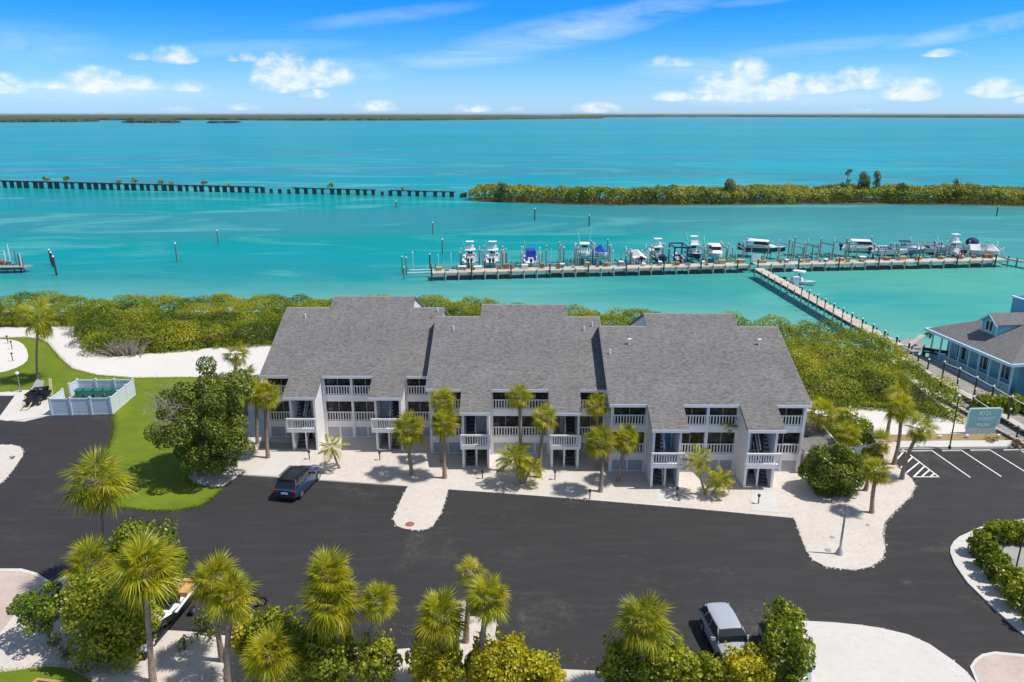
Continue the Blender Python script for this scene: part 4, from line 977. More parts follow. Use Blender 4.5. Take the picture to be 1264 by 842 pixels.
def feather_frond(seed, droop, n=15):
    rg = random.Random(seed); v = []; f = []
    def rp(s): return Vector((s * (1 - .16 * droop * s), 0, .12 * s - droop * .62 * s * s))
    for k in range(5):
        a, b = rp(k / 5), rp((k + 1) / 5); i = len(v); v += [(a.x, -.012, a.z), (a.x, .012, a.z), (b.x, .009, b.z), (b.x, -.009, b.z)]; f.append((i, i + 1, i + 2, i + 3))
    for k in range(n):
        s = .16 + .84 * k / (n - 1); p = rp(s); ln = .36 * math.sin(math.pi * (.18 + .74 * s)) + .06
        for sd_ in (-1, 1):
            q = p + Vector((ln * .55, sd_ * ln * .8, -.05 - droop * ln * .35 + rg.uniform(-.03, .03))); mpt = p.lerp(q, .5) + Vector((0, 0, .03)); i = len(v)
            v += [tuple(p), tuple(mpt + Vector((.02, sd_ * -.012, 0))), tuple(mpt + Vector((-.02, sd_ * .012, 0))), tuple(q)]; f += [(i, i + 1, i + 2), (i + 1, i + 3, i + 2)]
    return v, f
FEA = [mk("feather_frond", feather_frond(i, d), L_PALM) for i, d in enumerate((.4, .75, 1.1))]

def frond_at(name, me, root, p, az, elv, roll, s):
    o = bpy.data.objects.new(name, me); COL.objects.link(o); o.parent = root
    o.matrix_local = Matrix.Translation(p) @ Matrix.Rotation(az, 4, 'Z') @ Matrix.Rotation(-elv, 4, 'Y') @ Matrix.Rotation(roll, 4, 'X') @ Matrix.Diagonal((s, s, s, 1))
    return o
PALMS = []
def palm(bx, by, cx, cy, rpx, label, n=36, seed=0, group="cabbage palms on the grounds", dry=3, wind=0.0, skirt=-33, dyc=0.0, trunk_r=.15, base_z=.05):
    rg = random.Random(seed * 101 + int(bx) * 7 + int(cy))
    b = S(bx, by, base_z)
    yc = b.y + dyc
    cz = height_at(Vector((0, yc, 0)), cy)
    ctr = Vector((0, yc, cz)); k = px_per_m(ctr); xc = (cx - 632) / k; rad = rpx / k * .94
    T = thing("cabbage_palm", label, "palm tree", b, 0, group)
    top = Vector((xc - b.x, dyc, cz - b.z - rad * .12))
    bend = Vector((rg.uniform(-.25, .25), rg.uniform(-.2, .2), 0))
    pts = []; rr = []
    for i in range(9):
        s = i / 8; pts.append(Vector((top.x * (s ** 1.35), top.y * s, top.z * s)) + bend * math.sin(math.pi * s) * .6 - Vector((0, 0, .15 if i == 0 else 0)))
        rr.append(trunk_r * (1.45 if i == 0 else 1.12 if i == 1 else 1.0 - .12 * s))
    mb = MB(); mb.tube(pts, rr, 9); mb.build("trunk", M_TRUNK, T, smooth=60)
    # leaf bases bunched below the crown
    mb = MB()
    for i in range(12):
        a = i * 2.4; z = -rad * .05 - .035 * i * rad; p = top + Vector((math.cos(a) * trunk_r * .8, math.sin(a) * trunk_r * .8, z)); mb.bar(p, p + Vector((math.cos(a) * .2, math.sin(a) * .2, .26)), .09, .03)
    mb.build("leaf_bases", M_BARK, T)
    n = int(n * 1.0)
    for i in range(n):
        u = (i + .5) / n; sn = math.sin(R(skirt)) + (1.0 - math.sin(R(skirt))) * u
        e = math.asin(max(-1, min(1, sn))) + rg.uniform(-.12, .12); e = min(e, R(86))
        a = i * 2.39996 + rg.uniform(-.3, .3)
        dlev = (R(88) - e) / R(130)
        me = FAN[max(0, min(4, int(dlev * 4.2 + rg.uniform(-.5, .9))))]
        if wind: a += wind * math.sin(a) * .5
        s = rad * rg.uniform(.86, 1.1) * (1.0 if e > 0 else .95)
        frond_at("frond", me, T, top + Vector((0, 0, .12 * rad * max(0, math.sin(e)))), a, e, rg.uniform(-.5, .5), s)
    for i in range(dry):
        frond_at("dry_frond", FAN_DRY, T, top - Vector((0, 0, .1 * rad)), rg.uniform(0, 6.28), R(rg.uniform(-75, -48)), rg.uniform(-.4, .4), rad * rg.uniform(.7, .9))
    return T
def feather_palm(bx, by, heads, label, n=20, cat="palm tree", name="date_palm", group=None, base_z=.05):
    b = S(bx, by, base_z); T = thing(name, label, cat, b, 0, group); rg = random.Random(int(bx * 3 + by))
    for (cx, cy, rpx) in heads:
        cz = height_at(b, cy); k = px_per_m(Vector((0, b.y, cz))); top = Vector(((cx - 632) / k - b.x, rg.uniform(-.2, .2), cz - b.z)); rad = rpx / k * 1.15
        pts = [Vector((top.x * (i / 5) ** .7, top.y * i / 5, top.z * i / 5 - (.1 if i == 0 else 0))) for i in range(6)]
        MB().tube(pts, [.11, .10, .09, .085, .08, .08], 7).build("trunk", M_TRUNK, T, smooth=60)
        for i in range(n):
            u = (i + .5) / n; e = math.asin(-.35 + 1.3 * u if -.35 + 1.3 * u < .98 else .98); a = i * 2.39996 + rg.uniform(-.3, .3)
            frond_at("frond", FEA[max(0, min(2, int((1.2 - e) * 1.5)))], T, top, a, e, rg.uniform(-.3, .3), rad * rg.uniform(.85, 1.15))
    return T

# the fore row along the south bed
palm(129, 724, 118, 590, 45, "tall windblown palm standing clear over the asphalt, its lower fronds dry", 30, 1, dry=7, skirt=-55)
palm(135, 778, 113, 696, 36, "palm with a low crown half hidden by its neighbour, below the windblown one", 36, 2)
palm(189, 842, 179, 700, 48, "big bright palm in front of the round bush near the boat trailer", 44, 3)
palm(275, 815, 266, 716, 36, "rear palm of the pair east of the boat trailer", 36, 4)
palm(281, 846, 286, 734, 35, "front palm of the pair east of the boat trailer", 38, 5)
palm(336, 872, 333, 806, 38, "short palm low among the sea grapes, below the pair by the boat trailer", 36, 6)
palm(414, 846, 406, 712, 36, "rear palm of the large double crown on the south bed", 36, 7)
palm(421, 856, 409, 746, 42, "front palm of the large double crown on the south bed", 42, 8)
palm(452, 850, 467, 742, 27, "small-crowned palm leaning away from the double crown on the south bed", 36, 9)
palm(547, 853, 544, 760, 36, "palm just west of the south sand peninsula", 40, 10)
palm(593, 852, 603, 738, 32, "palm in front of the south sand peninsula, above the yellow sea grapes", 40, 11)
palm(575, 792, 582, 706, 24, "ragged thin palm on the south sand peninsula, behind the other two", 16, 12, dry=2)
palm(793, 860, 794, 766, 39, "lone palm in the hedge west of the silver car", 40, 13)
# along the fronts of the blocks
palm(509, 587, 504, 529, 25, "leaning palm in front of the westernmost block's second stair tower", 34, 14)
palm(546, 570, 547, 494, 19, "rear palm of the close pair at the seam between west and middle blocks", 28, 15)
palm(549, 590, 549, 520, 22, "front palm of the close pair at the seam between west and middle blocks", 32, 16)
palm(642, 583, 641, 489, 18, "slim tall palm before the middle block's central balconies, behind the date palm clump", 28, 17)
palm(666, 589, 672, 515, 20, "palm just east of the date palm clump at the middle block", 30, 18)
palm(737, 578, 737, 500, 18, "rear small palm at the seam between middle and east blocks", 28, 19)
palm(741, 607, 741, 544, 24, "front palm at the seam between middle and east blocks, next to the asphalt", 34, 20)
palm(763, 594, 773, 540, 21, "leaning palm before the easternmost block's first balcony bay", 30, 21)
palm(893, 578, 901, 517, 19, "palm before the easternmost block's central balconies", 30, 22)
palm(331, 565, 328, 487, 23, "palm at the west gable of the westernmost block, front one of two", 32, 23)
palm(318, 548, 316, 482, 20, "palm at the west gable of the westernmost block, rear one beside the big tree", 26, 24)
palm(294, 500, 291, 436, 19, "palm sticking up behind the big leafy tree at the shell path", 22, 25, skirt=-25)
palm(304, 512, 306, 464, 17, "low palm behind the big leafy tree's east side", 22, 26)
palm(47, 470, 48, 389, 28, "slender droopy palm on the lawn by the shell path", 22, 27, dry=3, skirt=-60, trunk_r=.12)
# the group at the east lot
palm(1003, 562, 1014, 509, 22, "palm at the annex fence beside the easternmost block", 34, 28)
palm(1046, 575, 1047, 534, 18, "palm between the round sea grape and the bush behind it", 30, 29)
palm(1084, 563, 1086, 545, 17, "low palm behind the lattice gate", 26, 30)
palm(1095, 538, 1109, 486, 19, "hindmost palm of the eastern group, by the mulch strip", 26, 31)
palm(1103, 573, 1112, 503, 22, "tall palm of the eastern group beside the hatched bay", 34, 32)
palm(1113, 591, 1137, 527, 21, "strongly leaning palm at the hatched bay with a swollen dry neck", 28, 33, dry=6, skirt=-55)
palm(1076, 633, 1083, 580, 20, "palm on the sand lobe nearest the grey lamp", 34, 34)
palm(1068, 605, 1066, 574, 16, "short palm just behind the one on the sand lobe", 26, 35)
feather_palm(644, 598, [(636, 566, 22), (655, 578, 16)], "clump of bushy date palms before the middle block's centre", 24)
feather_palm(872, 611, [(862, 571, 18)], "curved date palm west of a pair before the easternmost block", 20)
feather_palm(878, 612, [(888, 594, 18)], "low round date palm east of a pair before the easternmost block", 22)
feather_palm(420, 578, [(410, 552, 17)], "small sparse date palm on the sand near the dark blue SUV", 15)

# ---------------------------------------------------------------- bushes
def clump_points(spheres, dens, rng, inner=.72, zmin=.05, under=-.45):
    Ps, Ns = [], []
    C = np.array([s[:3] for s in spheres]); Rr = np.array([s[3] for s in spheres])
    for i, (x, y, z, r) in enumerate(spheres):
        n = max(8, int(dens * 4 * math.pi * r * r)); d = rng.normal(0, 1, (n, 3)); d /= np.linalg.norm(d, axis=1, keepdims=True)
        p = np.array([x, y, z]) + d * r * rng.uniform(.80, 1.08, (n, 1))
        keep = (d[:, 2] > under) & (p[:, 2] > zmin)
        for j in range(len(spheres)):
            if j != i: keep &= np.linalg.norm(p - C[j], axis=1) > Rr[j] * inner
        Ps.append(p[keep]); Ns.append(d[keep])
    return np.concatenate(Ps), np.concatenate(Ns)
def lumps(w, d, h, n, rng, flat=1.0, rmin=.22, rmax=.36, z0=.25):
    """clumps spread over a low dome"""
    out = []
    m_ = min(w, d, h)
    for i in range(n):
        a = rng.uniform(0, 2 * math.pi); u = math.sqrt(rng.uniform(0, 1)); e = math.asin(rng.uniform(.0, 1))
        ce = math.cos(e); q = rng.uniform(.45, .80)
        r = rng.uniform(rmin, rmax) * m_
        out.append((math.cos(a) * ce * q * w, math.sin(a) * ce * q * d, max(r * .6, h * z0 + math.sin(e) * q * h * (1 - z0)), r))
    return out
def bush(bx, by, wpx, hpx, label, leaf, name="sea_grape_bush", cat="bush", size=.175, dens=105, seed=0, depth=None, n=22, group=None, base_z=.05, stems=5, ztop=None, rmm=(.22, .36), fill=.7):
    """bx, by ground centre; wpx half width and hpx full height in the picture"""
    rng = np.random.default_rng(seed + int(bx) * 13 + int(by))
    b = S(bx, by, base_z); k = px_per_m(b); w = wpx / k * 1.06; h = (height_at(b, by - hpx) - b.z) * 1.12; d = depth or w * .85
    T = thing(name, label, cat, b, 0, group)
    sp = lumps(w, d, h, n, rng, 1.0, *rmm)
    P, N = clump_points(sp, dens, rng)
    v, f = leaf_quads(P, N, size, rng, .8)
    ins = rng.uniform(-1, 1, (int(len(P) * fill), 3)) * np.array([w * .62, d * .62, h * .40]) + np.array([0, 0, h * .42])
    v2, f2 = leaf_quads(ins, rng.normal(0, 1, ins.shape), size, rng, .8)
    me = fast_mesh("leaves", np.concatenate([v, v2]), np.concatenate([f, f2 + len(v)]), leaf)
    kind(put("leaves", me, T), 'stuff')
    mb = MB()
    for i in range(stems):
        s = sp[(i * 3) % len(sp)]; mb.tube([(s[0] * .12, s[1] * .12, -.1), (s[0] * .5, s[1] * .5, s[2] * .55), (s[0], s[1], s[2])], [.07, .05, .025], 6)
    mb.build("stems", M_BARK, T)
    return T
SG = "sea grape bushes of the south bed"
bush(190, 756, 52, 112, "tall rounded sea grape behind the big bright palm, at the asphalt edge", L_GRAPE, seed=1, n=30)
bush(143, 812, 58, 104, "largest sea grape of the south bed, around the trunk of the low-crowned palm", L_GRAPE, seed=2, n=38)
bush(344, 828, 42, 74, "sea grape behind the short palm, near the motorcycle", L_GRAPE, seed=3, n=28)
bush(402, 852, 50, 78, "broad sea grape below the large double palm crown", L_GRAPE, seed=4, n=32)
bush(466, 852, 33, 72, "sea grape between the small-crowned palm and the sand gap", L_GRAPE, seed=5)
bush(540, 852, 42, 68, "sea grape around the palm west of the south sand peninsula", L_GRAPEY, seed=6, n=26)
bush(616, 856, 48, 66, "yellowing sea grape around the palm in front of the south sand peninsula", L_GRAPEY, seed=7, n=32)
bush(668, 862, 34, 54, "small yellow sea grape at the east end of its row", L_GRAPEY, seed=8)
bush(228, 802, 12, 16, "scrappy little sea grape on the sand below the boat trailer", L_GRAPE, seed=9, n=6, dens=30, stems=4)
bush(258, 786, 22, 32, "loose sprawling sea grape between the boat trailer and the palm pair", L_GRAPE, seed=10, n=9, dens=34, stems=6)
bush(312, 806, 26, 44, "sea grape under the crowns of the palm pair", L_GRAPEY, seed=11)
# hedge by the silver car
HG = "hedge bushes around the silver car"
for i, (x, y, w, h, lb) in enumerate([(768, 858, 36, 72, "hedge bush at the west end of the hedge, before the lone palm"), (820, 856, 38, 66, "low hedge bush just east of the lone palm"), (872, 858, 38, 42, "hedge bush in front of the silver car's bonnet"), (918, 858, 38, 56, "hedge bush in front of the grey car, with some yellow leaves"), (964, 856, 34, 88, "tall hedge bush at the corner of the hedge by the concrete bed"), (962, 812, 32, 66, "tall hedge bush at the north end of the hedge, over the asphalt")]):
    bush(x, y, w, h, lb, L_GRAPE if i != 3 else L_GRAPEY, name="hedge_bush", seed=20 + i, n=22, group=HG)
bush(1026, 606, 36, 54, "big dense round sea grape on the sand in front of the annex", L_ROUND, seed=31, n=60, dens=105, rmm=(.30, .40), fill=.8)
bush(1047, 555, 30, 42, "green bush behind the annex palm, by the terrace", L_GRAPE, seed=32, n=20)
bush(1037, 540, 22, 38, "yellowish bush tucked behind the annex roof", L_GRAPEY, seed=33, n=14)
bush(1072, 571, 16, 18, "little bush beside the lattice gate", L_GRAPE, seed=34, n=10)
# hedge of the east island
for i, (x, y, w, h, lb) in enumerate([(1207, 684, 15, 30, "tip bush of the island hedge, by the first black post"), (1217, 700, 17, 31, "second bush of the slanting island hedge"), (1229, 715, 18, 32, "middle bush of the slanting island hedge"), (1242, 731, 19, 34, "fourth bush of the slanting island hedge"), (1257, 750, 20, 36, "fifth bush of the slanting island hedge, at the frame's edge"), (1276, 772, 20, 36, "last bush of the slanting island hedge"), (1226, 668, 16, 24, "first bush of the island's straight back hedge"), (1243, 669, 17, 26, "second bush of the island's straight back hedge"), (1260, 669, 17, 26, "third bush of the island's straight back hedge"), (1280, 669, 17, 26, "end bush of the island's straight back hedge")]):
    bush(x, y, w, h, lb, L_GRAPE, name="hedge_bush", seed=40 + i, n=18, base_z=.12, group="hedge bushes of the kerbed island", size=.2)

# the big leafy tree left of the blocks
def tree(bx, by, cx, cy, rw, rh, label, leaf, name, seed, n=40, size=.24, dens=46, trunk=.22, cat="tree", base_z=.05, bare=0):
    rng = np.random.default_rng(seed); b = S(bx, by, base_z); cz = height_at(b, cy); c = Vector(((cx - bx) / px_per_m(b), .2, cz - b.z)); k = px_per_m(b + c); w = rw / k; h = rh / k
    T = thing(name, label, cat, b); sp = []
    for i in range(n):
        d = rng.normal(0, 1, 3); d /= np.linalg.norm(d); q = rng.uniform(.35, .86) ; r = rng.uniform(.18, .32) * min(w, h)
        if bare: q = rng.uniform(.3, 1.0) * (1 - .22 * (d[0] < -.2) * (d[2] > .1)) * (1 + .12 * (d[0] > 0) * (d[2] > 0)); r *= rng.uniform(.65, 1.05)
        sp.append((c.x + d[0] * q * w, c.y + d[1] * q * w * .9, max(r * .8 + .15, c.z + d[2] * q * h), r))
    P, N = clump_points(sp, dens, rng, .7, .1, -.7); v, f = leaf_quads(P, N, size, rng, .7)
    kind(put("crown", fast_mesh("crown", v, f, leaf), T), 'stuff')
    mb = MB(); fork = Vector((c.x * .4, c.y * .4, c.z * .38)); mb.tube([(0, 0, -.2), fork * .5, fork], [trunk * 1.3, trunk, trunk * .9], 9); mb.build("trunk", M_BARK, T, smooth=60)
    mb = MB()
    for s in sp[::2]: e = Vector(s[:3]); mb.tube([fork * rng.uniform(.6, 1), fork.lerp(e, .5) + Vector((0, 0, .15)), e], [trunk * .4, trunk * .22, .02], 5)
    mb.build("limbs", M_BARK, T)
    if bare:
        mb = MB()
        for i in range(bare):
            a = rng.uniform(2.3, 4.2); s0 = Vector(sp[i % n][:3]).lerp(c, .4); e = c + Vector((math.cos(a) * w * rng.uniform(.75, 1.08), math.sin(a) * w * .8, rng.uniform(-.25, .75) * h))
            mb.tube([s0, s0.lerp(e, .6) + Vector((0, 0, .15)), e], [.035, .02, .006], 4)
            for j in range(8):
                p = s0.lerp(e, rng.uniform(.45, .95)); mb.tube([p, p + Vector(rng.normal(0, .32, 3)) + Vector((0, 0, .3))], [.02, .006], 3)
        mb.build("bare_twigs", M_DRYWOOD, T)
    return T
tree(247, 586, 257, 521, 66, 66, "big dark leafy tree with bare twigs on its lawn side, beside the westernmost block", L_DARK, "leafy_tree", 5, 96, .19, 78, .24, bare=54)
tree(66, 797, 57, 755, 47, 29, "small spreading tree with feathery leaves by the paved drive", L_TREE, "small_tree", 9, 52, .15, 110, .09)
bush(67, 797, 10, 16, "tuft of green shoots at the foot of the small spreading tree", L_TREE, "shoot_tuft", "plant", .14, 60, 51, n=7, stems=4)
bush(83, 812, 14, 12, "low dry brownish shrub on the sand by the lawn corner", L_PALMD, "dry_shrub", "shrub", .14, 60, 52, n=8)
bush(15, 566, 4, 4, "tiny grey green tuft on the west sand bed", L_TREE, "grass_tuft", "plant", .1, 60, 53, n=4, stems=2)
bush(1256, 553, 12, 10, "reddish low plant at the end of the mulch strip", leaf_mat("red_leaf", [(.12, .05, .03), (.22, .09, .06), (.25, .16, .08)]), "red_plant", "plant", .14, 60, 54, n=8)
bush(1222, 545, 9, 7, "dry brown shrub at the foot of the marina sign", L_PALMD, "dry_shrub", "shrub", .14, 60, 55, n=6)
for i, (x, y) in enumerate(((1012, 470),)): pass

# ---------------------------------------------------------------- mangrove belt along the shore: one mass
def thicket(name, poly, n, zr, rr, leaf, size, dens, seed, label, low=0.0):
    rng = np.random.default_rng(seed); xs = [p[0] for p in poly]; ys = [p[1] for p in poly]; sp = []
    while len(sp) < n:
        x = rng.uniform(min(xs), max(xs), 400); y = rng.uniform(min(ys), max(ys), 400); ok = in_poly(x, y, poly)
        for xx, yy in zip(x[ok], y[ok]):
            r = rng.uniform(*rr); big = mnoise.noise(Vector((xx * .09, yy * .09, seed))) * .5 + .5
            z = zr[0] + (zr[1] - zr[0]) * (big * .8 + rng.uniform(0, .35)) - r * .5
            if rng.random() < low: z = rng.uniform(-.4, 1.0)
            sp.append((xx, yy, max(z, r * .4) if not low else z, r))
            if len(sp) >= n: break
    C = np.array(sp); Ps, Ns = [], []
    for i, (x, y, z, r) in enumerate(sp):
        k = max(10, int(dens * 2 * math.pi * r * r)); d = rng.normal(0, 1, (k, 3)); d /= np.linalg.norm(d, axis=1, keepdims=True); d[:, 2] = np.where(d[:, 2] < -.35, -d[:, 2], d[:, 2])
        p = np.array([x, y, z]) + d * r * rng.uniform(.78, 1.1, (k, 1)) * np.array([1, 1, .85])
        near = C[(abs(C[:, 0] - x) < 4) & (abs(C[:, 1] - y) < 4)]
        keep = p[:, 2] > (.05 if not low else -.7)
        for q in near:
            if q[0] == x and q[1] == y: continue
            keep &= np.linalg.norm(p - q[:3], axis=1) > q[3] * .7
        Ps.append(p[keep]); Ns.append(d[keep])
    P, N = np.concatenate(Ps), np.concatenate(Ns); v, f = leaf_quads(P, N, size, rng, .7)
    o = put(name, fast_mesh(name, v, f, leaf)); o['kind'] = 'stuff'; o['label'] = label
    return o
tp = plan(THICK_W + THICK_SHORE)
thicket("mangrove_thicket", tp, 1150, (.5, 3.0), (.6, 2.3), L_MANG, .20, 40, 3, "dense olive mangrove thicket along the shore behind the blocks")
# bare grey bush and brushwood at the thicket's front
b = S(156, 439); T = thing("dead_bush", "bare grey leafless bush at the front of the mangroves by the shell path", "bush", b)
rng = np.random.default_rng(4); mb = MB()
for i in range(90):
    e = Vector((rng.normal(0, 1.5), rng.normal(0, .7), rng.uniform(.7, 2.2))); s = Vector((e.x * .55, e.y * .3, 0)); mp = s.lerp(e, .55) + Vector((0, 0, .25)); mb.tube([s, mp, e], [.06, .04, .012], 4)
    for j in range(3): p = s.lerp(e, rng.uniform(.5, .95)); mb.tube([p, p + Vector(rng.normal(0, .3, 3)) + Vector((0, 0, .3))], [.025, .008], 3)
mb.build("branches", M_DRYWOOD, T)
for (x, y, w, h, lb) in ((1213, 520, 26, 24, "green bush on the bank below the blue house's veranda"), (1240, 505, 26, 26, "green bush beside the house corner, behind the boardwalk rail"), (1262, 515, 24, 24, "green bush at the frame's edge behind the boardwalk")):
    pass

# ---------------------------------------------------------------- island in the bay
isl = [(577, 247), (600, 249.5), (640, 251), (680, 252), (760, 254), (900, 253.5), (1000, 252.5), (1100, 252.5), (1200, 254), (1264, 255.5), (1400, 257), (1400, 247), (1264, 246), (1100, 244.5), (1000, 244), (900, 245.5), (760, 246), (640, 244), (600, 243.5), (582, 244.5)]
pl = plan(isl, WZ)
mb = MB(); mb.prism(pl, WZ - 1, WZ + .12); structure(mb.build("island_ground", mat("island_shore", (.12, .10, .06), .95, .3, .3)))
inn = plan([(579, 246.5), (600, 248.8), (680, 251.2), (760, 253), (900, 252.5), (1000, 251.6), (1100, 251.5), (1200, 253), (1290, 254.5), (1400, 256), (1400, 248), (1264, 247), (1100, 245.5), (1000, 245), (900, 246.5), (760, 247), (640, 245), (600, 244.5), (584, 245.2)], WZ)
thicket("island_mangroves", inn, 1900, (1.2, 4.4), (1.0, 2.4), L_ISLE, .55, 7, 8, "olive and yellowish mangroves covering the long low island", low=.35)
def pine(px, py, top, label, seed, lean=0, wpx=7, sparse=False):
    b = S(px, py, WZ + .3); h = height_at(b, top) - b.z; k = px_per_m(b); rng = np.random.default_rng(seed); T = thing("island_pine", label, "tree", b)
    tip = Vector((lean / k, 0, h)); mb = MB(); mb.tube([(0, 0, -.3), tip * .5, tip], [.22, .14, .04], 6); mb.build("trunk", M_BARK, T)
    sp = []; w = wpx / k * 1.15
    for i in range(18 if not sparse else 9):
        s = rng.uniform(.35, 1.0); q = w * (1.15 - s * .75); a = rng.uniform(0, 6.28); sp.append((tip.x * s + math.cos(a) * q * .6, math.sin(a) * q * .6, h * s - .2, rng.uniform(.28, .5) * w * (1 if not sparse else .75)))
    P, N = clump_points(sp, 14, rng, .6, .5, -.9); v, f = leaf_quads(P, N, .5, rng, .4); kind(put("crown", fast_mesh("crown", v, f, L_PINE), T), 'stuff')
    mb = MB()
    for s in sp: mb.tube([(tip.x * s[2] / h * .9, 0, s[2] * .85), s[:3]], [.06, .02], 4)
    mb.build("limbs", M_BARK, T)
pine(1037, 248, 209, "thin sparse pine leaning over the island", 1, 8, 7, True)
pine(1063, 248, 211, "broad pine of the close pair on the island", 2, 0, 8)
pine(1079, 248, 212, "narrow pine of the close pair on the island", 3, 0, 6)
pine(1180, 250, 222, "small ragged pine toward the island's east end", 4, -3, 7, True)
pine(1112, 250, 228, "low tree standing out east of the pines on the island", 5, 0, 9)
pine(900, 250, 224, "round dark tree topping the island's middle", 6, 0, 9)
pine(620, 248, 226, "low bushy tree near the island's western tip", 7, 0, 9)

# low green scrub that fills the front of the mangrove belt, and ragged grass along the lawn's edge
def strip_poly(pxs, w):
    pl = [S(x, y) for x, y in pxs]; out = [];
    for p in pl: out.append((p.x, p.y - w * .35))
    for p in reversed(pl): out.append((p.x, p.y + w))
    return out
L_SCRUB = leaf_mat("scrub_leaf", [(.08, .13, .008), (.20, .26, .012), (.36, .40, .018), (.44, .36, .06)], .3, .42)
for pxs, n_, w_ in (([(-60, 402), (60, 402), (98, 401.5)], 170, 2.0), ([(100, 410), (104, 424), (116, 434), (128, 438), (178, 436.5), (267, 429), (330, 424), (420, 430)], 420, 2.4), ([(985, 476), (1008, 499), (1035, 501.5), (1100, 505.5), (1150, 513), (1186, 520)], 300, 2.2)):
    thicket("shore_scrub", strip_poly(pxs, w_), n_, (.15, .7), (.25, .6), L_SCRUB, .16, 60, 12 + n_, "low bright green scrub along the front of the mangroves")
def fringe(name, pxs, n, h, m, seed, label, spread=.16):
    rng = np.random.default_rng(seed); pl = [S(x, y, .03) for x, y in pxs]; seg = [(b - a).length for a, b in zip(pl[:-1], pl[1:])]; cum = np.cumsum([0] + seg); t_ = rng.uniform(0, cum[-1], n)
    i = np.clip(np.searchsorted(cum, t_) - 1, 0, len(seg) - 1); A_ = np.array(pl)[i]; B2 = np.array(pl)[i + 1]; f_ = ((t_ - cum[i]) / np.array(seg)[i])[:, None]
    P = A_ + (B2 - A_) * f_ + rng.normal(0, 1, (n, 3)) * np.array([spread, spread, 0]); hh = h * rng.uniform(.5, 1.4, n)
    a = rng.uniform(0, 6.28, n); d = np.stack([np.cos(a), np.sin(a), np.zeros(n)], 1) * .035; tip = P + np.stack([rng.normal(0, .06, n), rng.normal(0, .06, n), hh], 1)
    v = np.stack([P - d, P + d, tip], 1).reshape(-1, 3); o = put(name, fast_mesh(name, v, np.arange(n * 3).reshape(n, 3), m)); o['kind'] = 'stuff'; o['label'] = label
L_BLADE = leaf_mat("grass_blade", [(.10, .16, .008), (.17, .23, .010), (.24, .28, .014)], .6, .45)
fringe("grass_fringe", [(141, 512), (142, 527), (137, 548), (128, 566), (123, 592), (124, 606), (131, 617), (144, 625), (181, 630), (218, 630), (248, 624), (268, 610), (274, 602), (256, 600.5), (241, 597.5), (232, 590), (236, 583), (262, 560), (300, 515)], 6000, .06, L_BLADE, 3, "ragged grass along the lawn's edge")
fringe("grass_fringe", [(-30, 417), (30, 416.5), (47.5, 418), (59, 423.5), (74, 441.5), (89, 455), (119, 463), (166, 466.7), (237.6, 465.8), (322, 468)], 6000, .06, L_BLADE, 4, "ragged grass along the shell path")
fringe("grass_fringe", [(-10, 832), (30, 828), (60, 825), (80, 826.5), (95, 832), (118, 846)], 2000, .06, L_BLADE, 5, "ragged grass round the small lawn corner")
# fallen leaves and bits on the sand
def litter(pxpoly, n, seed, z=.062, size=.09):
    rng = np.random.default_rng(seed); pl = plan(pxpoly); xs = [p[0] for p in pl]; ys = [p[1] for p in pl]; x = rng.uniform(min(xs), max(xs), n * 4); y = rng.uniform(min(ys), max(ys), n * 4); c = np.array([mnoise.noise(Vector((a * .35, b_ * .35, seed))) for a, b_ in zip(x, y)])
    ok = in_poly(x, y, pl) & (c > -.05); P = np.stack([x[ok], y[ok], np.full(ok.sum(), z)], 1)[:n]; v, f = leaf_quads(P, np.tile([[0, 0, 1.6]], (len(P), 1)), size, rng, .6)
    o = put("leaf_litter", fast_mesh("leaf_litter", v, f, LITTER)); o['kind'] = 'stuff'; o['label'] = 'fallen brown leaves and bits on the sand'
LITTER = leaf_mat("litter_leaf", [(.16, .10, .05), (.28, .19, .10), (.36, .27, .16)], 1, .05)
litter([(80, 716), (207, 783), (330, 796), (489, 806), (690, 830), (900, 850), (600, 900), (100, 900), (0, 800)], 900, 2)
litter([(330, 570), (500, 575), (700, 590), (975, 615), (1060, 600), (1075, 690), (1010, 690), (975, 636), (700, 612), (340, 585)], 500, 3, .06)
litter([(200, 740), (500, 770), (700, 800), (860, 800), (860, 826), (690, 826), (489, 800), (240, 780)], 260, 5, .02, .08)
litter([(990, 772), (1085, 780), (1190, 832), (1180, 860), (985, 860)], 60, 4, .06, .07)

# ================================================================== SIGN, LAMPS, BOARDWALK
M_SIGN = mat("sign_teal", (.22, .46, .45), .5, .08, 1.5)
M_SIGNW = mat("sign_pale", (.66, .78, .78), .5, .04, 2)
p0, p1 = S(1191, 536), S(1227.5, 535.4)
sx = (p1 - p0); sw = sx.length + .25
T = thing("marina_sign", "teal sign board reading BOCA WATERFRONT MARINA on pale legs behind the parking lot", "sign", p0, math.atan2(sx.y, sx.x))
z0, z1 = .52, 2.55; ch = .32
pl = [(-.1, z0), (sw - .1 - ch, z0), (sw - .1, z0 + ch), (sw + .1, z1 - .12), (sw - .15, z1), (.1, z1), (-.02, z1 - .1)]
mb = MB(); mb.v = [(x, -.06, z) for x, z in pl] + [(x, .06, z) for x, z in pl]; n = len(pl)
mb.f = [tuple(range(n)), tuple(range(n, 2 * n))[::-1]] + [(k, (k + 1) % n, (k + 1) % n + n, k + n) for k in range(n)]
mb.build("border", M_SIGNW, T)
cxp = sum(x for x, z in pl) / n; czp = sum(z for x, z in pl) / n
pi_ = [(cxp + (x - cxp) * .93, czp + (z - czp) * .90) for x, z in pl]
mb = MB(); mb.v = [(x, -.075, z) for x, z in pi_] + [(x, .03, z) for x, z in pi_]
mb.f = [tuple(range(n)), tuple(range(n, 2 * n))[::-1]] + [(k, (k + 1) % n, (k + 1) % n + n, k + n) for k in range(n)]
mb.build("panel", M_SIGN, T)
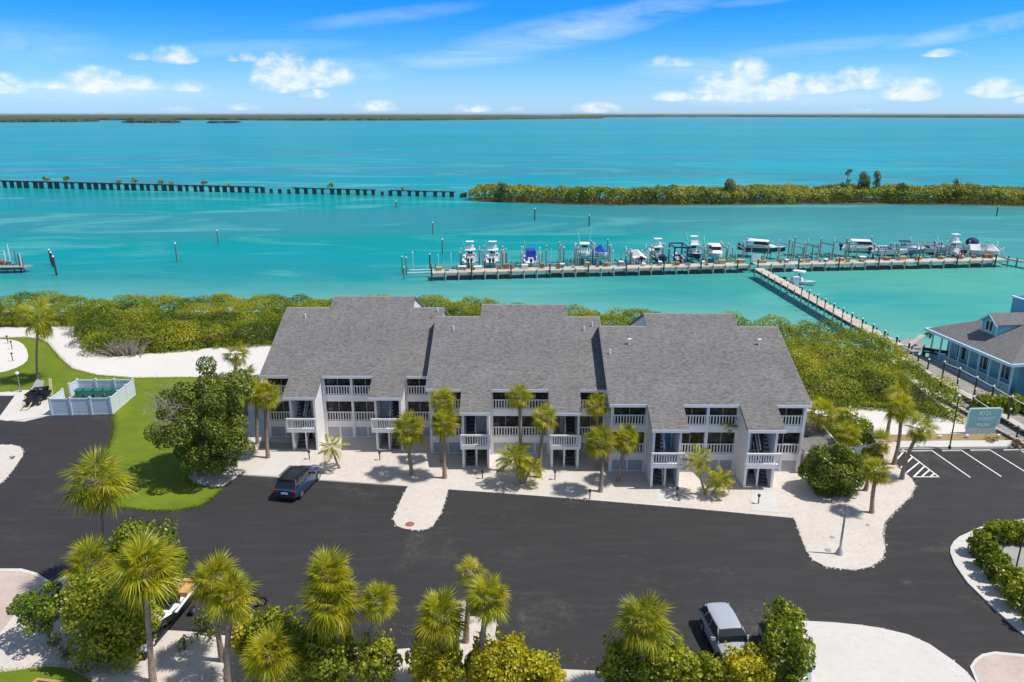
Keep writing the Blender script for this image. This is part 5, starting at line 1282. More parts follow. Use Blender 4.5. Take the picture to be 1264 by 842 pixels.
def lettering(txt, x, z, size, m, parent, y=-.078, name="lettering", width=None):
    cu = bpy.data.curves.new(name, 'FONT'); cu.body = txt; cu.size = size; cu.extrude = .012; cu.resolution_u = 3
    cu.materials.append(m); o = put(name, cu, parent, (x, y, z), (R(90), 0, 0))
    bpy.context.view_layer.update(); dg = bpy.context.evaluated_depsgraph_get(); me = bpy.data.meshes.new_from_object(o.evaluated_get(dg)); wd = o.dimensions.x
    bpy.data.objects.remove(o); bpy.data.curves.remove(cu); o = put(name, me, parent, (x, y, z), (R(90), 0, 0))
    if width: o.scale = (width / max(.01, wd), 1, 1)
    return o
M_LET = mat("letter_white", (.74, .84, .84), .5, .03)
lettering("BOCA", .92, 1.86, .56, M_LET, T, width=1.05); lettering("WATERFRONT", .86, 1.30, .54, M_LET, T, width=1.52); lettering("MARINA", .86, .74, .54, M_LET, T, width=1.18)
for x in (.05, 1.2, sw - .35): MB().box(x, x + .12, -.05, .05, -.1, z0).build("leg", M_SIGNW, T)
MB().box(0, sw - .3, .02, .05, .05, z0).build("skirt_board", M_SIGNW, T)
M_LAMPW = mat("lamp_white", (.85, .86, .85), .3, .02)
def post_lamp(px, py, top, label, m, name="lamp_post", ball=.14, r=.045, base_z=.12, group=None):
    b = S(px, py, base_z); h = height_at(b, top) - b.z; T = thing(name, label, "lamp post", b, 0, group)
    mb = MB(); mb.tube([(0, 0, -.02), (0, 0, .12), (0, 0, .3), (0, 0, h - ball)], [r * 3, r * 2.6, r * 1.3, r], 8); mb.build("pole", m, T, smooth=50)
    if ball: MB().ball((0, 0, h - ball * .4), ball, 10, 6).build("globe", M_LAMPW, T, smooth=60)
    return T
post_lamp(1172, 553, 488, "tall black lamp post with white globe beside the marina sign", M_BLACK)
post_lamp(25.5, 483, 460, "white globe lamp on a grey post at the edge of the west lawn", M_METAL, ball=.2)
b = S(1036, 684, .055); h = height_at(b, 625) - b.z
T = thing("street_lamp", "tapered grey metal pole on a flared base in the sand lobe", "lamp post", b)
mb = MB(); mb.tube([(0, 0, 0), (0, 0, .18), (0, 0, .42), (0, 0, .5)], [.24, .22, .13, .09], 12); mb.build("base", mat("lamp_base", (.42, .40, .38), .6, .1), T, smooth=50)
mb = MB(); mb.tube([(0, 0, .5), (0, 0, h * .6), (0, 0, h)], [.085, .07, .05], 8); mb.build("pole", M_METAL, T, smooth=50)
MB().ball((0, 0, h), .07, 8, 5).build("cap", M_METAL, T)
for (px, py, top, lb) in ((1218, 662, 642, "black post with a bracket in the tip of the island hedge"), (1254, 702, 664, "black post standing on the grey paving inside the island")):
    b = S(px, py, .12); h = height_at(b, top) - b.z; T = thing("iron_post", lb, "post", b); MB().tube([(0, 0, 0), (0, 0, h)], .05, 8).build("pole", M_BLACK, T)
    mb = MB(); mb.bar((0, 0, h - .1), (.35, 0, h - .12), .05); mb.bar((.35, 0, h - .1), (.35, 0, h - .45), .06); mb.build("bracket", M_BLACK, T); MB().box(-.11, .11, -.11, .11, -.01, .04).build("base_plate", M_BLACK, T)
# little path lights
def path_light(px, py, label, h=.75, z=.055):
    T = thing("path_light", label, "path light", S(px, py, z), 0, "black path lights on the sand"); MB().tube([(0, 0, -.05), (0, 0, h)], .045, 7).build("stem", M_BLACK, T)
    MB().tube([(0, 0, h - .12), (0, 0, h + .04), (0, 0, h + .08)], [.11, .11, .03], 10).build("lamp_head", M_BLACK, T)
for a in ((382, 567, "path light by the first stair tower of the westernmost block"), (469, 568, "path light by the second stair tower of the westernmost block"), (595.5, 591, "path light by the first stair tower of the middle block"), (685, 592, "path light by the second stair tower of the middle block"), (728, 616, "path light at the asphalt edge by the palm at the east seam"), (835.5, 613, "path light by the first stair tower of the easternmost block"), (936, 622, "path light by the second stair tower of the easternmost block")): path_light(*a)
for a in ((10, 424, "first path light on the round shell plot, furthest from the fence"), (15, 431, "middle path light on the round shell plot"), (16, 446, "path light on the round shell plot closest to the lawn")): path_light(*a, h=1.0, z=.06)
# small white ground lights in the mulch strip
for a in ((1193.5, 540.5, "white flood light in the mulch below the marina sign's first leg"), (1232.5, 540, "white flood light in the mulch past the marina sign"), (1160, 541, "white flood light in the mulch west of the marina sign")):
    T = thing("flood_light", a[2], "flood light", S(a[0], a[1], .1), 0, "white flood lights in the mulch strip"); MB().tube([(0, 0, -.05), (0, 0, .12)], .05, 7).build("stem", M_METAL, T); MB().box(-.13, .13, -.1, .1, .12, .28).build("head", M_LAMPW, T)

M_DECK = mat("weathered_deck", (.30, .275, .25), .85, .18, 1.2)
M_DECKL = mat("pale_deck_board", (.50, .455, .40), .85, .14, 1.2)
M_DOCK = mat("dock_deck", (.50, .44, .36), .85, .2, .8)
M_PILE = mat("weathered_pile", (.42, .36, .29), .9, .25, 1.5)
M_PILEG = mat("green_pile", (.17, .24, .19), .85, .3, 1.2)
M_PILED = mat("wet_dark_pile", (.055, .05, .045), .8, .3, 1.5)
M_PILEW = mat("pale_pile_pole", (.66, .70, .66), .7, .1, 1.5)
def deck_run(T, a, b, width, z, name="deck", m=M_DECK, plank=.6, parts=True):
    """plank courses laid across the run, each a board of its own; a.. b is the near edge, width goes to the far side"""
    d = (b - a); L = d.length; d.normalize(); n_ = Vector((-d.y, d.x, 0)); k = int(L / plank)
    for i in range(k):
        u, v = a + d * (L * (i + .03) / k), a + d * (L * (i + .97) / k); zz_ = z + RNG.uniform(-.006, .006)
        q = [u, v, v + n_ * width, u + n_ * width]
        mb = MB(); mb.hexa([(p.x - T.location.x, p.y - T.location.y, zz_ - .07 - T.location.z) for p in q], [(p.x - T.location.x, p.y - T.location.y, zz_ - T.location.z) for p in q]); mb.build(name, m, T)
def rel(T, p): return Vector(p) - T.location
# boardwalk to the blue house
a, b = S(1112, 438, .75), S(1300, 545, .75)
T = thing("boardwalk", "weathered boardwalk with light-topped posts running past the blue house to the pier", "boardwalk", (a.x, a.y, 0))
deck_run(T, a, b, 2.5, .8, "plank", M_DECK, .8)
d = (b - a).normalized(); nn = Vector((-d.y, d.x, 0))
mb = MB(); mb.bar(rel(T, a + d * 1 - nn * .5 + Vector((0, 0, .02))), rel(T, b - nn * .5 + Vector((0, 0, .02))), .85, .10); mb.build("edge_board", M_DECKL, T)
mb = MB(); mb.bar(rel(T, a - nn * .1 + Vector((0, 0, -.25))), rel(T, b - nn * .1 + Vector((0, 0, -.25))), .12, .35); mb.build("beam", M_PILED, T)
caps = [(1132.8, 448, 438), (1144.7, 457, 444), (1162.3, 469, 447), (1180.3, 481, 455), (1201, 494, 466), (1221.2, 505, 477), (1243.8, 519, 490), (1268, 534, 504)]
tops = []
for i, (px, py, ty) in enumerate(caps):
    p = S(px, py, .7); h = height_at(p, ty); q = rel(T, p)
    mb = MB(); mb.tube([(q.x, q.y, -.6), (q.x, q.y, h)], .085, 8); po = mb.build("post", M_PILED, T)
    MB().tube([(q.x, q.y, h), (q.x, q.y, h + .06), (q.x, q.y, h + .16)], [.12, .12, .03], 8).build("light_cap", M_LAMPW, po)
    if i >= 3: MB().ball((q.x, q.y - .12, h * .5 + .38), .10, 8, 5).build("side_light", M_LAMPW, po)
    tops.append(Vector((q.x, q.y, h - .08)))
for u, v in zip(tops[2:-1], tops[3:]): mb = MB(); mb.bar(u, v, .05, .05); mb.build("rail", M_PILEW, T)
for u, v in zip(tops[2:-1], tops[3:]): mb = MB(); mb.bar(u - Vector((0, 0, .5)), v - Vector((0, 0, .5)), .025, .025); mb.build("rail", M_PILED, T)
# lower ramp beside it
a, b = S(1158, 487, .3), S(1300, 566, .3)
T = thing("lower_ramp", "lower grey ramp between the boardwalk and the marina sign", "ramp", (a.x, a.y, 0))
deck_run(T, a, b, 1.5, .32, "plank", M_DECK, .8)
d = (b - a).normalized(); nn = Vector((-d.y, d.x, 0)); mb = MB(); mb.bar(rel(T, a - nn * .2 + Vector((0, 0, .02))), rel(T, b - nn * .2 + Vector((0, 0, .02))), .35, .12); mb.build("edge_board", M_DECKL, T)
tl = []
for px, py, ty in ((1177, 497, 479), (1198.8, 508, 490), (1254.5, 541, 526)):
    p = S(px, py, .3); h = height_at(p, ty); q = rel(T, p); mb = MB(); mb.tube([(q.x, q.y, -.3), (q.x, q.y, h)], .07, 7); po = mb.build("post", M_PILED, T); MB().ball((q.x, q.y, h + .05), .12, 8, 5).build("light_cap", M_LAMPW, po); tl.append(Vector((q.x, q.y, h - .1)))
mb = MB(); mb.bar(tl[0], tl[1], .05); mb.bar(tl[1], tl[2], .05); mb.build("rail", M_PILEW, T)
# grey slip deck and steps at the house's west end
a = S(1118, 438, .7); T = thing("landing_deck", "grey landing deck with a ramp on the water side of the blue house", "deck", (a.x, a.y, 0))
q = [S(1104, 424, .75), S(1132, 437, .75), S(1142, 424, .75), S(1122, 417, .75)]
mb = MB(); mb.hexa([rel(T, (p.x, p.y, .62)) for p in q], [rel(T, (p.x, p.y, .74)) for p in q]); mb.build("deck", M_DECK, T)
mb = MB(); u, v = S(1120, 428, .8), S(1139, 414, 1.9); mb.bar(rel(T, u), rel(T, v), .7, .1); mb.build("ramp", M_DECKL, T)
for px, py in ((1106, 425), (1133, 437), (1141, 424), (1123, 417)): p = S(px, py, .7); qx = rel(T, p); MB().tube([(qx.x, qx.y, -2), (qx.x, qx.y, .7)], .12, 7).build("pile", M_PILED, T)
# black things on the veranda side: bikes' rack and pots
p = S(1152, 445, .4); T = thing("black_bench", "black slatted bench on the boardwalk in front of the veranda", "bench", (p.x, p.y, .82), R(-35))
for k in range(3): MB().box(-1.3, 1.3, -.3 + k * .2, -.14 + k * .2, .42, .47).build("slat", M_BLACK, T)
MB().box(-1.3, 1.3, .3, .35, .5, .9).build("backrest", M_BLACK, T)
for x in (-1.1, 1.1): MB().box(x - .05, x + .05, -.28, .3, 0, .42).build("leg", M_BLACK, T)
bush(1222, 512, 26, 26, "green bush on the bank between the boardwalk and the blue house", L_MANG, "bank_bush", "bush", .24, 50, 61, n=14, base_z=0)
bush(1250, 516, 24, 26, "bigger green bush by the corner of the blue house behind the boardwalk", L_MANG, "bank_bush", "bush", .24, 50, 62, n=14, base_z=0)
bush(1272, 520, 22, 24, "green bush behind the boardwalk at the frame's edge", L_MANG, "bank_bush", "bush", .24, 50, 63, n=12, base_z=0)
bush(1147, 417, 6, 8, "yellow green potted plant on the blue house's veranda end", L_TREE, "potted_plant", "plant", .2, 50, 64, n=7, base_z=2.2, stems=3)

# ================================================================== PIERS AND BOATS
# diagonal pier
DZ_ = .9
a, b = S(929.5, 331, DZ_), S(1099, 426.5, DZ_)
T = thing("diagonal_pier", "long diagonal plank pier leading from the mangroves out to the boat dock", "pier", (a.x, a.y, 0))
d = (b - a).normalized(); nn = Vector((-d.y, d.x, 0)); L = (b - a).length; Wp = 1.9
nb = 40
for i in range(nb):
    u, v = a + d * (L * (i + .015) / nb), a + d * (L * (i + .985) / nb); mb = MB(); z = DZ_ + RNG.uniform(-.01, .01)
    q = [u, v, v + nn * Wp, u + nn * Wp]; mb.hexa([rel(T, (p.x, p.y, z - .12)) for p in q], [rel(T, (p.x, p.y, z)) for p in q]); mb.build("deck_panel", M_DOCK, T)
mb = MB(); mb.bar(rel(T, a + Vector((0, 0, -.3))), rel(T, b + Vector((0, 0, -.3))), .15, .35); mb.build("beam", M_PILED, T)
pxs = [(932, 333.5), (940.5, 338), (949, 342.5), (956.5, 347), (964.5, 351.5), (972.5, 356), (981, 361), (989.5, 365.5), (998.5, 370.5), (1008.5, 376), (1018.3, 381.5), (1028.7, 387.5), (1040, 393.5), (1051, 400), (1064, 407), (1077, 414.5), (1091, 422.5), (1106, 430), (1121, 438)]
for i, (px, py) in enumerate(pxs):
    p = S(px, py, DZ_); q = rel(T, p) - nn * .05; h = 2.35 if i >= 7 else 1.35
    mb = MB(); mb.tube([(q.x, q.y, -2.5), (q.x, q.y, h + (.0))], .10, 8); po = mb.build("pile", M_PILE, T)
    if i >= 7:
        MB().tube([(q.x, q.y, h), (q.x, q.y, h + .05), (q.x, q.y, h + .2)], [.14, .14, .03], 8).build("light_cap", M_LAMPW, po); MB().tube([(q.x, q.y, h - .55), (q.x, q.y, h - .0)], .115, 8).build("dark_band", M_PILED, po)
        if i >= 11: MB().ball((q.x + .02, q.y - .1, h * .5 + .35), .11, 8, 5).build("side_light", M_LAMPW, po)
    else: MB().tube([(q.x, q.y, h - .02), (q.x, q.y, h + .04)], .12, 8).build("pile_cap", M_PILED, po)
    q2 = q + nn * (Wp + .12)
    mb = MB(); mb.tube([(q2.x, q2.y, -2.5), (q2.x, q2.y, DZ_ + .25)], .10, 7); mb.build("pile", M_PILED, T)
# small open boat and white cabinet moored on the pier's far side
# main dock in two arms
def dock(name, label, a_px, b_px, npile, seed, width=3.0):
    a, b = S(*a_px, .55), S(*b_px, .55); T = thing(name, label, "dock", (a.x, a.y, 0)); d = (b - a).normalized(); nn = Vector((-d.y, d.x, 0)); L = (b - a).length; rg = random.Random(seed)
    n = npile * 2
    for i in range(n):
        u, v = a + d * (L * (i + .01) / n), a + d * (L * (i + .99) / n); q = [u, v, v + nn * width, u + nn * width]; z = .62 + rg.uniform(-.012, .012)
        mb = MB(); mb.hexa([rel(T, (p.x, p.y, z - .1)) for p in q], [rel(T, (p.x, p.y, z)) for p in q]); mb.build("deck_panel", M_DOCK, T)
    mb = MB(); mb.bar(rel(T, a - nn * .06 + Vector((0, 0, -.22))), rel(T, b - nn * .06 + Vector((0, 0, -.22))), .1, .42); mb.build("beam", M_DECKL, T)
    mb = MB(); mb.bar(rel(T, a + nn * (width + .05) + Vector((0, 0, -.25))), rel(T, b + nn * (width + .05) + Vector((0, 0, -.25))), .1, .3); mb.build("beam", M_PILED, T)
    for i in range(npile + 1):
        p = a + d * (L * i / npile); q = rel(T, p - nn * .16); h = .62 + (1.15 if i % 3 == 0 else .25)
        MB().tube([(q.x, q.y, -2.5), (q.x, q.y, h)], .13, 7).build("pile", M_PILE if i % 3 else M_PILED, T)
        q = rel(T, p + nn * (width + .2)); MB().tube([(q.x, q.y, -2.5), (q.x, q.y, .62 + rg.choice((.5, 1.3, .9)))], .13, 7).build("pile", M_PILE, T)
    # front wave boards between the piles
    for i in range(npile):
        if rg.random() < .55:
            u, v = a + d * (L * (i + .12) / npile), a + d * (L * (i + .88) / npile); mb = MB(); mb.bar(rel(T, u + nn * .0 + Vector((0, 0, -.75))), rel(T, v + Vector((0, 0, -.75))), .06, .55); mb.build("wave_board", M_PILED, T)
    return T, a, d, nn, L
D1, da, dd, dn, dL = dock("boat_dock", "western arm of the boat dock, lined with lifts and white boats", (533, 337.6), (925, 328), 25, 1)
D2, ea, ed, en, eL = dock("boat_dock", "eastern arm of the boat dock, past the head of the diagonal pier", (935, 328), (1244, 321.2), 19, 2)
a, b = S(1244, 319.5, .5), S(1300, 330, .5)
T = thing("far_dock", "dark end section of dock with piles at the frame's east edge", "dock", (a.x, a.y, 0)); mb = MB(); q = [a, b, b + Vector((.6, 2.4, 0)), a + Vector((.6, 2.4, 0))]; mb.hexa([rel(T, (p.x, p.y, .3)) for p in q], [rel(T, (p.x, p.y, .5)) for p in q]); mb.build("deck", M_DECK, T)
for i in range(6): p = a.lerp(b, i / 5); r_ = rel(T, p); MB().tube([(r_.x, r_.y - .2, -2.5), (r_.x, r_.y - .2, 1.1)], .15, 7).build("pile", M_PILEG, T)
# thin finger at the dock's west end
a, b = S(503, 337, 0), S(533, 336, 0); T = thing("finger_pier", "thin pale finger pier off the dock's west end", "pier", (a.x, a.y, 0))
for o_ in (0, 2.6): mb = MB(); mb.bar(rel(T, a + Vector((0, o_, .0))), rel(T, b + Vector((0, o_, .0))), .35, .12); mb.build("walk", M_PILEW, T)
for px, py, tp_ in ((499, 345, 330), (502, 340, 318), (497, 338, 317), (510, 334, 312), (531, 334, 314), (541, 330, 315), (557, 330, 314)):
    p = S(px, py, WZ); h = height_at(p, tp_); T = thing("piling", {499: "shortest piling at the finger pier's tip", 502: "middle piling at the finger pier's tip", 497: "outermost piling at the finger pier's tip", 510: "tall pale pole beside the finger pier", 531: "piling with white caps at the dock's west corner", 541: "pale pole at the back of the dock's west end", 557: "second pale pole at the back of the dock's west end"}[px], "piling", p, 0, "pilings round the dock")
    MB().tube([(0, 0, -1.5), (0, 0, h - WZ)], .13 if px not in (510, 541, 557) else .09, 7).build("shaft", M_PILEG if px in (499, 502, 497) else M_PILEW if px != 531 else M_PILED, T); MB().tube([(0, 0, h - WZ), (0, 0, h - WZ + .25)], [.16, .03], 7).build("cap", M_LAMPW, T)

M_HULLW = mat("hull_white", (.80, .80, .80), .25, .02, 1, coat=.3); M_HULLN = mat("hull_navy", (.012, .018, .07), .2, .1, 1, coat=.5); M_HULLB = mat("hull_sky", (.10, .22, .45), .25, .1, 1, coat=.4)
M_CANVN = mat("canvas_navy", (.012, .02, .10), .8, .15, 2); M_CANVB = mat("canvas_royal", (.015, .06, .42), .7, .12, 2); M_CANVW = mat("canvas_white", (.80, .80, .80), .7, .05, 2); M_SCREEN = mat("dark_windscreen", (.015, .018, .03), .15, .2, 2); M_MOTOR = mat("outboard_black", (.02, .02, .022), .3, .2, 2)
def boat(loc, head, L, B, label, hull=M_HULLW, kind_="console", top=M_CANVW, group="boats on the dock's lifts", name="motor_boat", cat="boat", motors=1, fb=1.0):
    T = thing(name, label, cat, loc, head, group)
    st = [(0, .92, .0, 1.0), (.25, 1.0, 0.0, 1.02), (.5, .98, .02, 1.08), (.72, .80, .08, 1.2), (.88, .46, .22, 1.33), (1.0, .04, .62, 1.45)]
    rings = []
    for s, w, k, g in st:
        hb = w * B / 2; y = s * L; zc = g * fb
        rings.append([(-hb, y, zc), (-hb * .96, y, zc - .25), (-hb * .80, y, k + .28 * fb), (0, y, k), (hb * .80, y, k + .28 * fb), (hb * .96, y, zc - .25), (hb, y, zc), (hb * .80, y, zc + .005), (hb * .72, y, zc - .32 if s < .75 else zc + .05), (-hb * .72, y, zc - .32 if s < .75 else zc + .05), (-hb * .80, y, zc + .005)])
    mb = MB(); mb.loft(rings); mb.build("hull", hull, T, smooth=35)
    # pale gunwale and deck
    dk = [[(x * .985, y, z) for x, y, z in (r[0], (r[0][0] * .72, r[0][1], r[0][2] + .06), (r[6][0] * .72, r[6][1], r[6][2] + .06), r[6])] for r in rings[3:]]
    dk = [[(x, y, z + .02) for x, y, z in r] for r in dk]; mb = MB()
    for r1_, r2_ in zip(dk[:-1], dk[1:]):
        for j in range(3): mb.face([r1_[j], r1_[j + 1], r2_[j + 1], r2_[j]])
    mb.build("foredeck", M_HULLW, T)
    for sx_ in (-1, 1): mb = MB(); mb.bar((sx_ * B * .47, .05, fb * 1.02), (sx_ * B * .48, L * .7, fb * 1.2), .14, .06); mb.build("gunwale", M_HULLW, T)
    mb = MB(); mb.box(-B * .36, B * .36, .1, L * .72, fb * .62, fb * .66); mb.build("cockpit_floor", M_HULLW, T)
    for k in range(motors):
        x = (k - (motors - 1) / 2) * .62; mb = MB(); mb.loft([[(x - .2, -.7, fb * .9), (x + .2, -.7, fb * .9), (x + .22, -.05, fb * .9), (x - .22, -.05, fb * .9)], [(x - .24, -.78, fb * 1.25), (x + .24, -.78, fb * 1.25), (x + .25, -.02, fb * 1.3), (x - .25, -.02, fb * 1.3)], [(x - .18, -.65, fb * 1.5), (x + .18, -.65, fb * 1.5), (x + .18, -.12, fb * 1.52), (x - .18, -.12, fb * 1.52)]]); mb.box(x - .09, x + .09, -.5, -.25, fb * .1, fb * .9); mb.build("outboard", M_MOTOR if k % 2 == 0 else M_MOTOR, T)
    zf = fb * .66; yc = L * .42
    if kind_ in ("console", "tower", "canvas"):
        mb = MB(); mb.xprism([(yc - .45, zf), (yc - .45, zf + 1.0), (yc + .1, zf + 1.15), (yc + .6, zf + .75), (yc + .75, zf)], -B * .2, B * .2); mb.build("console", M_HULLW, T)
        mb = MB(); mb.face([(-B * .19, yc + .1, zf + 1.16), (B * .19, yc + .1, zf + 1.16), (B * .17, yc - .1, zf + 1.6), (-B * .17, yc - .1, zf + 1.6)]); mb.build("windscreen", M_SCREEN, T)
        MB().box(-B * .2, B * .2, yc - 1.3, yc - .8, zf, zf + .75).build("seat", M_HULLW, T)
        zt = zf + 1.95
        for x in (-1, 1):
            for y in (-.7, .5): mb = MB(); mb.bar((x * B * .27, yc + y, zf), (x * B * .24, yc + y * .8, zt), .06); mb.build("top_leg", M_METAL, T)
        mb = MB(); mb.loft([[(-B * .34, yc - 1.15, zt), (B * .34, yc - 1.15, zt), (B * .36, yc + .95, zt), (-B * .36, yc + .95, zt)], [(-B * .30, yc - 1.05, zt + .14), (B * .30, yc - 1.05, zt + .14), (B * .3, yc + .85, zt + .16), (-B * .3, yc + .85, zt + .16)]]); mb.build("t_top", top, T)
        if kind_ == "tower":
            mb = MB(); mb.xprism([(yc - .6, zt + .14), (yc - .5, zt + .75), (yc + .35, zt + .8), (yc + .6, zt + .14)], -B * .26, B * .26); mb.build("upper_station", M_HULLW, T)
            for x in (-1, 1): mb = MB(); mb.bar((x * B * .24, yc - .4, zt + .14), (x * B * .2, yc - .4, zt + 1.55), .05); mb.build("tower_leg", M_METAL, T)
            MB().box(-B * .26, B * .26, yc - .9, yc + .4, zt + 1.5, zt + 1.6).build("upper_top", top, T)
        if kind_ == "canvas":
            mb = MB(); mb.loft([[(-B * .36, yc - 1.2, zf + .2), (B * .36, yc - 1.2, zf + .2), (B * .36, yc + 1.1, zf + .3), (-B * .36, yc + 1.1, zf + .3)], [(-B * .35, yc - 1.16, zt), (B * .35, yc - 1.16, zt), (B * .35, yc + .96, zt), (-B * .35, yc + .96, zt)], [(-B * .25, yc - .9, zt + .35), (B * .25, yc - .9, zt + .35), (B * .25, yc + .7, zt + .35), (-B * .25, yc + .7, zt + .35)]]); mb.build("canvas_enclosure", top if top is not M_CANVW else M_CANVB, T)
        for x in (-1, 1): mb = MB(); mb.bar((x * B * .3, yc - .9, zt), (x * B * .46, yc - 1.8, zt + 2.2), .03); mb.build("rod", M_PILEW, T)
    elif kind_ == "cabin":
        mb = MB(); mb.loft([[(-B * .40, L * .30, zf), (B * .40, L * .30, zf), (B * .34, L * .78, fb * 1.25), (-B * .34, L * .78, fb * 1.25)], [(-B * .38, L * .31, zf + 1.0), (B * .38, L * .31, zf + 1.0), (B * .26, L * .66, zf + 1.0), (-B * .26, L * .66, zf + 1.0)]]); mb.build("cabin", M_HULLW, T)
        mb = MB(); mb.loft([[(-B * .385, L * .315, zf + 1.005), (B * .385, L * .315, zf + 1.005), (B * .265, L * .655, zf + 1.005), (-B * .265, L * .655, zf + 1.005)], [(-B * .34, L * .33, zf + 1.65), (B * .34, L * .33, zf + 1.65), (B * .24, L * .58, zf + 1.65), (-B * .24, L * .58, zf + 1.65)]]); mb.build("cabin_window", M_SCREEN, T)
        mb = MB(); mb.loft([[(-B * .42, L * .16, zf + 1.66), (B * .42, L * .16, zf + 1.66), (B * .3, L * .62, zf + 1.66), (-B * .3, L * .62, zf + 1.66)], [(-B * .38, L * .18, zf + 1.82), (B * .38, L * .18, zf + 1.82), (B * .26, L * .6, zf + 1.82), (-B * .26, L * .6, zf + 1.82)]]); mb.build("hardtop", top, T)
        for x in (-1, 1): mb = MB(); mb.bar((x * B * .4, L * .18, fb), (x * B * .38, L * .19, zf + 1.66), .07); mb.build("top_leg", M_HULLW, T)
    elif kind_ == "cover":
        mb = MB(); mb.loft([[(-B * .5, .05, fb * 1.03), (0, .05, fb * 1.04), (B * .5, .05, fb * 1.03), (0, .05, fb * 1.5)], [(-B * .5, L * .35, fb * 1.1), (0, L * .35, fb * 1.1), (B * .5, L * .35, fb * 1.1), (0, L * .35, fb * 2.4)], [(-B * .46, L * .6, fb * 1.2), (0, L * .6, fb * 1.2), (B * .46, L * .6, fb * 1.2), (0, L * .6, fb * 2.0)], [(-.1, L * .98, fb * 1.46), (0, L * .98, fb * 1.46), (.1, L * .98, fb * 1.46), (0, L * .98, fb * 1.55)]]); mb.build("boat_cover", top, T)
    elif kind_ == "dome":
        mb = MB(); mb.ball((0, L * .34, zf + 1.7), B * .44, 14, 8, .8); mb.build("dome_canvas", M_CANVN, T, smooth=60); mb = MB(); mb.xprism([(L * .2, zf), (L * .22, zf + 1.5), (L * .5, zf + 1.5), (L * .62, zf)], -B * .36, B * .36); mb.build("cabin", M_HULLW, T)
    elif kind_ == "low":
        mb = MB(); mb.loft([[(-B * .3, L * .45, fb * 1.05), (B * .3, L * .45, fb * 1.05), (B * .22, L * .58, fb * 1.1), (-B * .22, L * .58, fb * 1.1)], [(-B * .28, L * .40, fb * 1.5), (B * .28, L * .40, fb * 1.5), (B * .2, L * .52, fb * 1.5), (-B * .2, L * .52, fb * 1.5)]]); mb.build("windscreen", M_SCREEN, T)
        for y in (.2, .34): MB().box(-B * .32, B * .32, L * y, L * y + .4, fb * .66, fb * 1.05).build("seat", M_HULLW, T)
    return T
def lift(loc, head, L, B, label, tall=2.4, m=M_PILE):
    T = thing("boat_lift", label, "boat lift", loc, head, "boat lifts along the dock"); rg = random.Random(int(loc[0] * 10))
    for x in (-1, 1):
        for y in (.12, .72):
            h = tall + rg.uniform(-.6, .5); MB().tube([(x * (B / 2 + .55), L * y, -2), (x * (B / 2 + .55), L * y, h)], .12, 7).build("pile", m if rg.random() < .6 else M_PILEW, T); MB().tube([(x * (B / 2 + .55), L * y, h), (x * (B / 2 + .55), L * y, h + .18)], [.14, .03], 7).build("cap", M_LAMPW, T)
        mb = MB(); mb.bar((x * (B / 2 + .55), L * .1, tall - .75), (x * (B / 2 + .55), L * .74, tall - .75), .14, .2); mb.build("top_beam", M_METAL, T)
    for y in (.2, .62): mb = MB(); mb.bar((-B / 2 - .5, L * y, .12), (B / 2 + .5, L * y, .12), .14, .18); mb.build("cradle", M_METAL, T)
    for x in (-1, 1): mb = MB(); mb.bar((x * .55, L * .1, .3), (x * .55, L * .74, .3), .12, .16); mb.build("bunk", M_PILED, T)
    return T
FLEET = [  # px, base row in the picture (at lift floor height .75), heading deg, length, beam, kind, hull, top, label, motors
    (580, 326, 2, 7.5, 2.5, "tower", M_HULLW, M_CANVW, "white boat with tall upper station, first along the dock from its west end", 2),
    (607, 326, -2, 7.5, 2.5, "tower", M_HULLW, M_CANVW, "white boat with tall upper station, second along the dock from its west end", 2),
    (655.5, 326.5, 0, 6.8, 2.4, "canvas", M_HULLW, M_CANVB, "white boat with a tall royal blue canvas enclosure", 1),
    (723, 319, 178, 6.8, 2.6, "console", M_HULLW, M_CANVW, "white boat facing the dock with a white top, east of the blue canvas boat", 1),
    (746, 319, 184, 6.0, 2.3, "cover", M_HULLW, M_CANVB, "small white boat with a low blue cover, beside the white-topped one", 1),
    (791, 323, 8, 6.4, 2.3, "cover", M_HULLW, M_CANVW, "boat wrapped in a white peaked cover", 1),
    (816, 321.5, 5, 7.0, 2.4, "tower", M_HULLN, M_CANVW, "navy hulled boat with white tower just west of the dark lift frame", 2),
    (863, 320, 182, 7.0, 2.4, "tower", M_HULLN, M_CANVW, "navy hulled boat with white tower just east of the dark lift frame", 2),
    (888, 320, 176, 7.4, 2.7, "cabin", M_HULLW, M_CANVW, "white cabin boat near the head of the diagonal pier", 2),
    (945, 312, -118, 8.4, 2.8, "cabin", M_HULLN, M_CANVW, "large navy hulled cabin boat seen broadside beyond the pier head", 2),
    (1074, 312, -105, 8.0, 2.7, "cabin", M_HULLW, M_CANVW, "white cabin boat with a big dark side window on the eastern arm", 2),
    (1106, 316, -100, 6.4, 2.2, "low", M_HULLW, M_CANVW, "low white open boat on the eastern arm next to the dark-windowed cabin boat", 1),
    (1128, 315, -98, 6.6, 2.3, "console", M_HULLB, M_CANVN, "blue hulled boat with a dark top on the eastern arm", 1),
    (1152, 313, -115, 7.6, 2.5, "low", M_HULLW, M_CANVW, "sleek white boat raised bow-out on the eastern arm", 1),
    (1187, 315, 4, 6.8, 2.4, "tower", M_HULLW, M_CANVW, "white boat with white tower on the eastern arm", 2),
    (1214, 316, 176, 6.8, 2.4, "dome", M_HULLW, M_CANVN, "white boat under a round navy dome canvas", 1),
    (1233, 317, 170, 5.0, 2.0, "cover", M_HULLW, M_CANVW, "small covered boat at the east end of the dock", 1)]
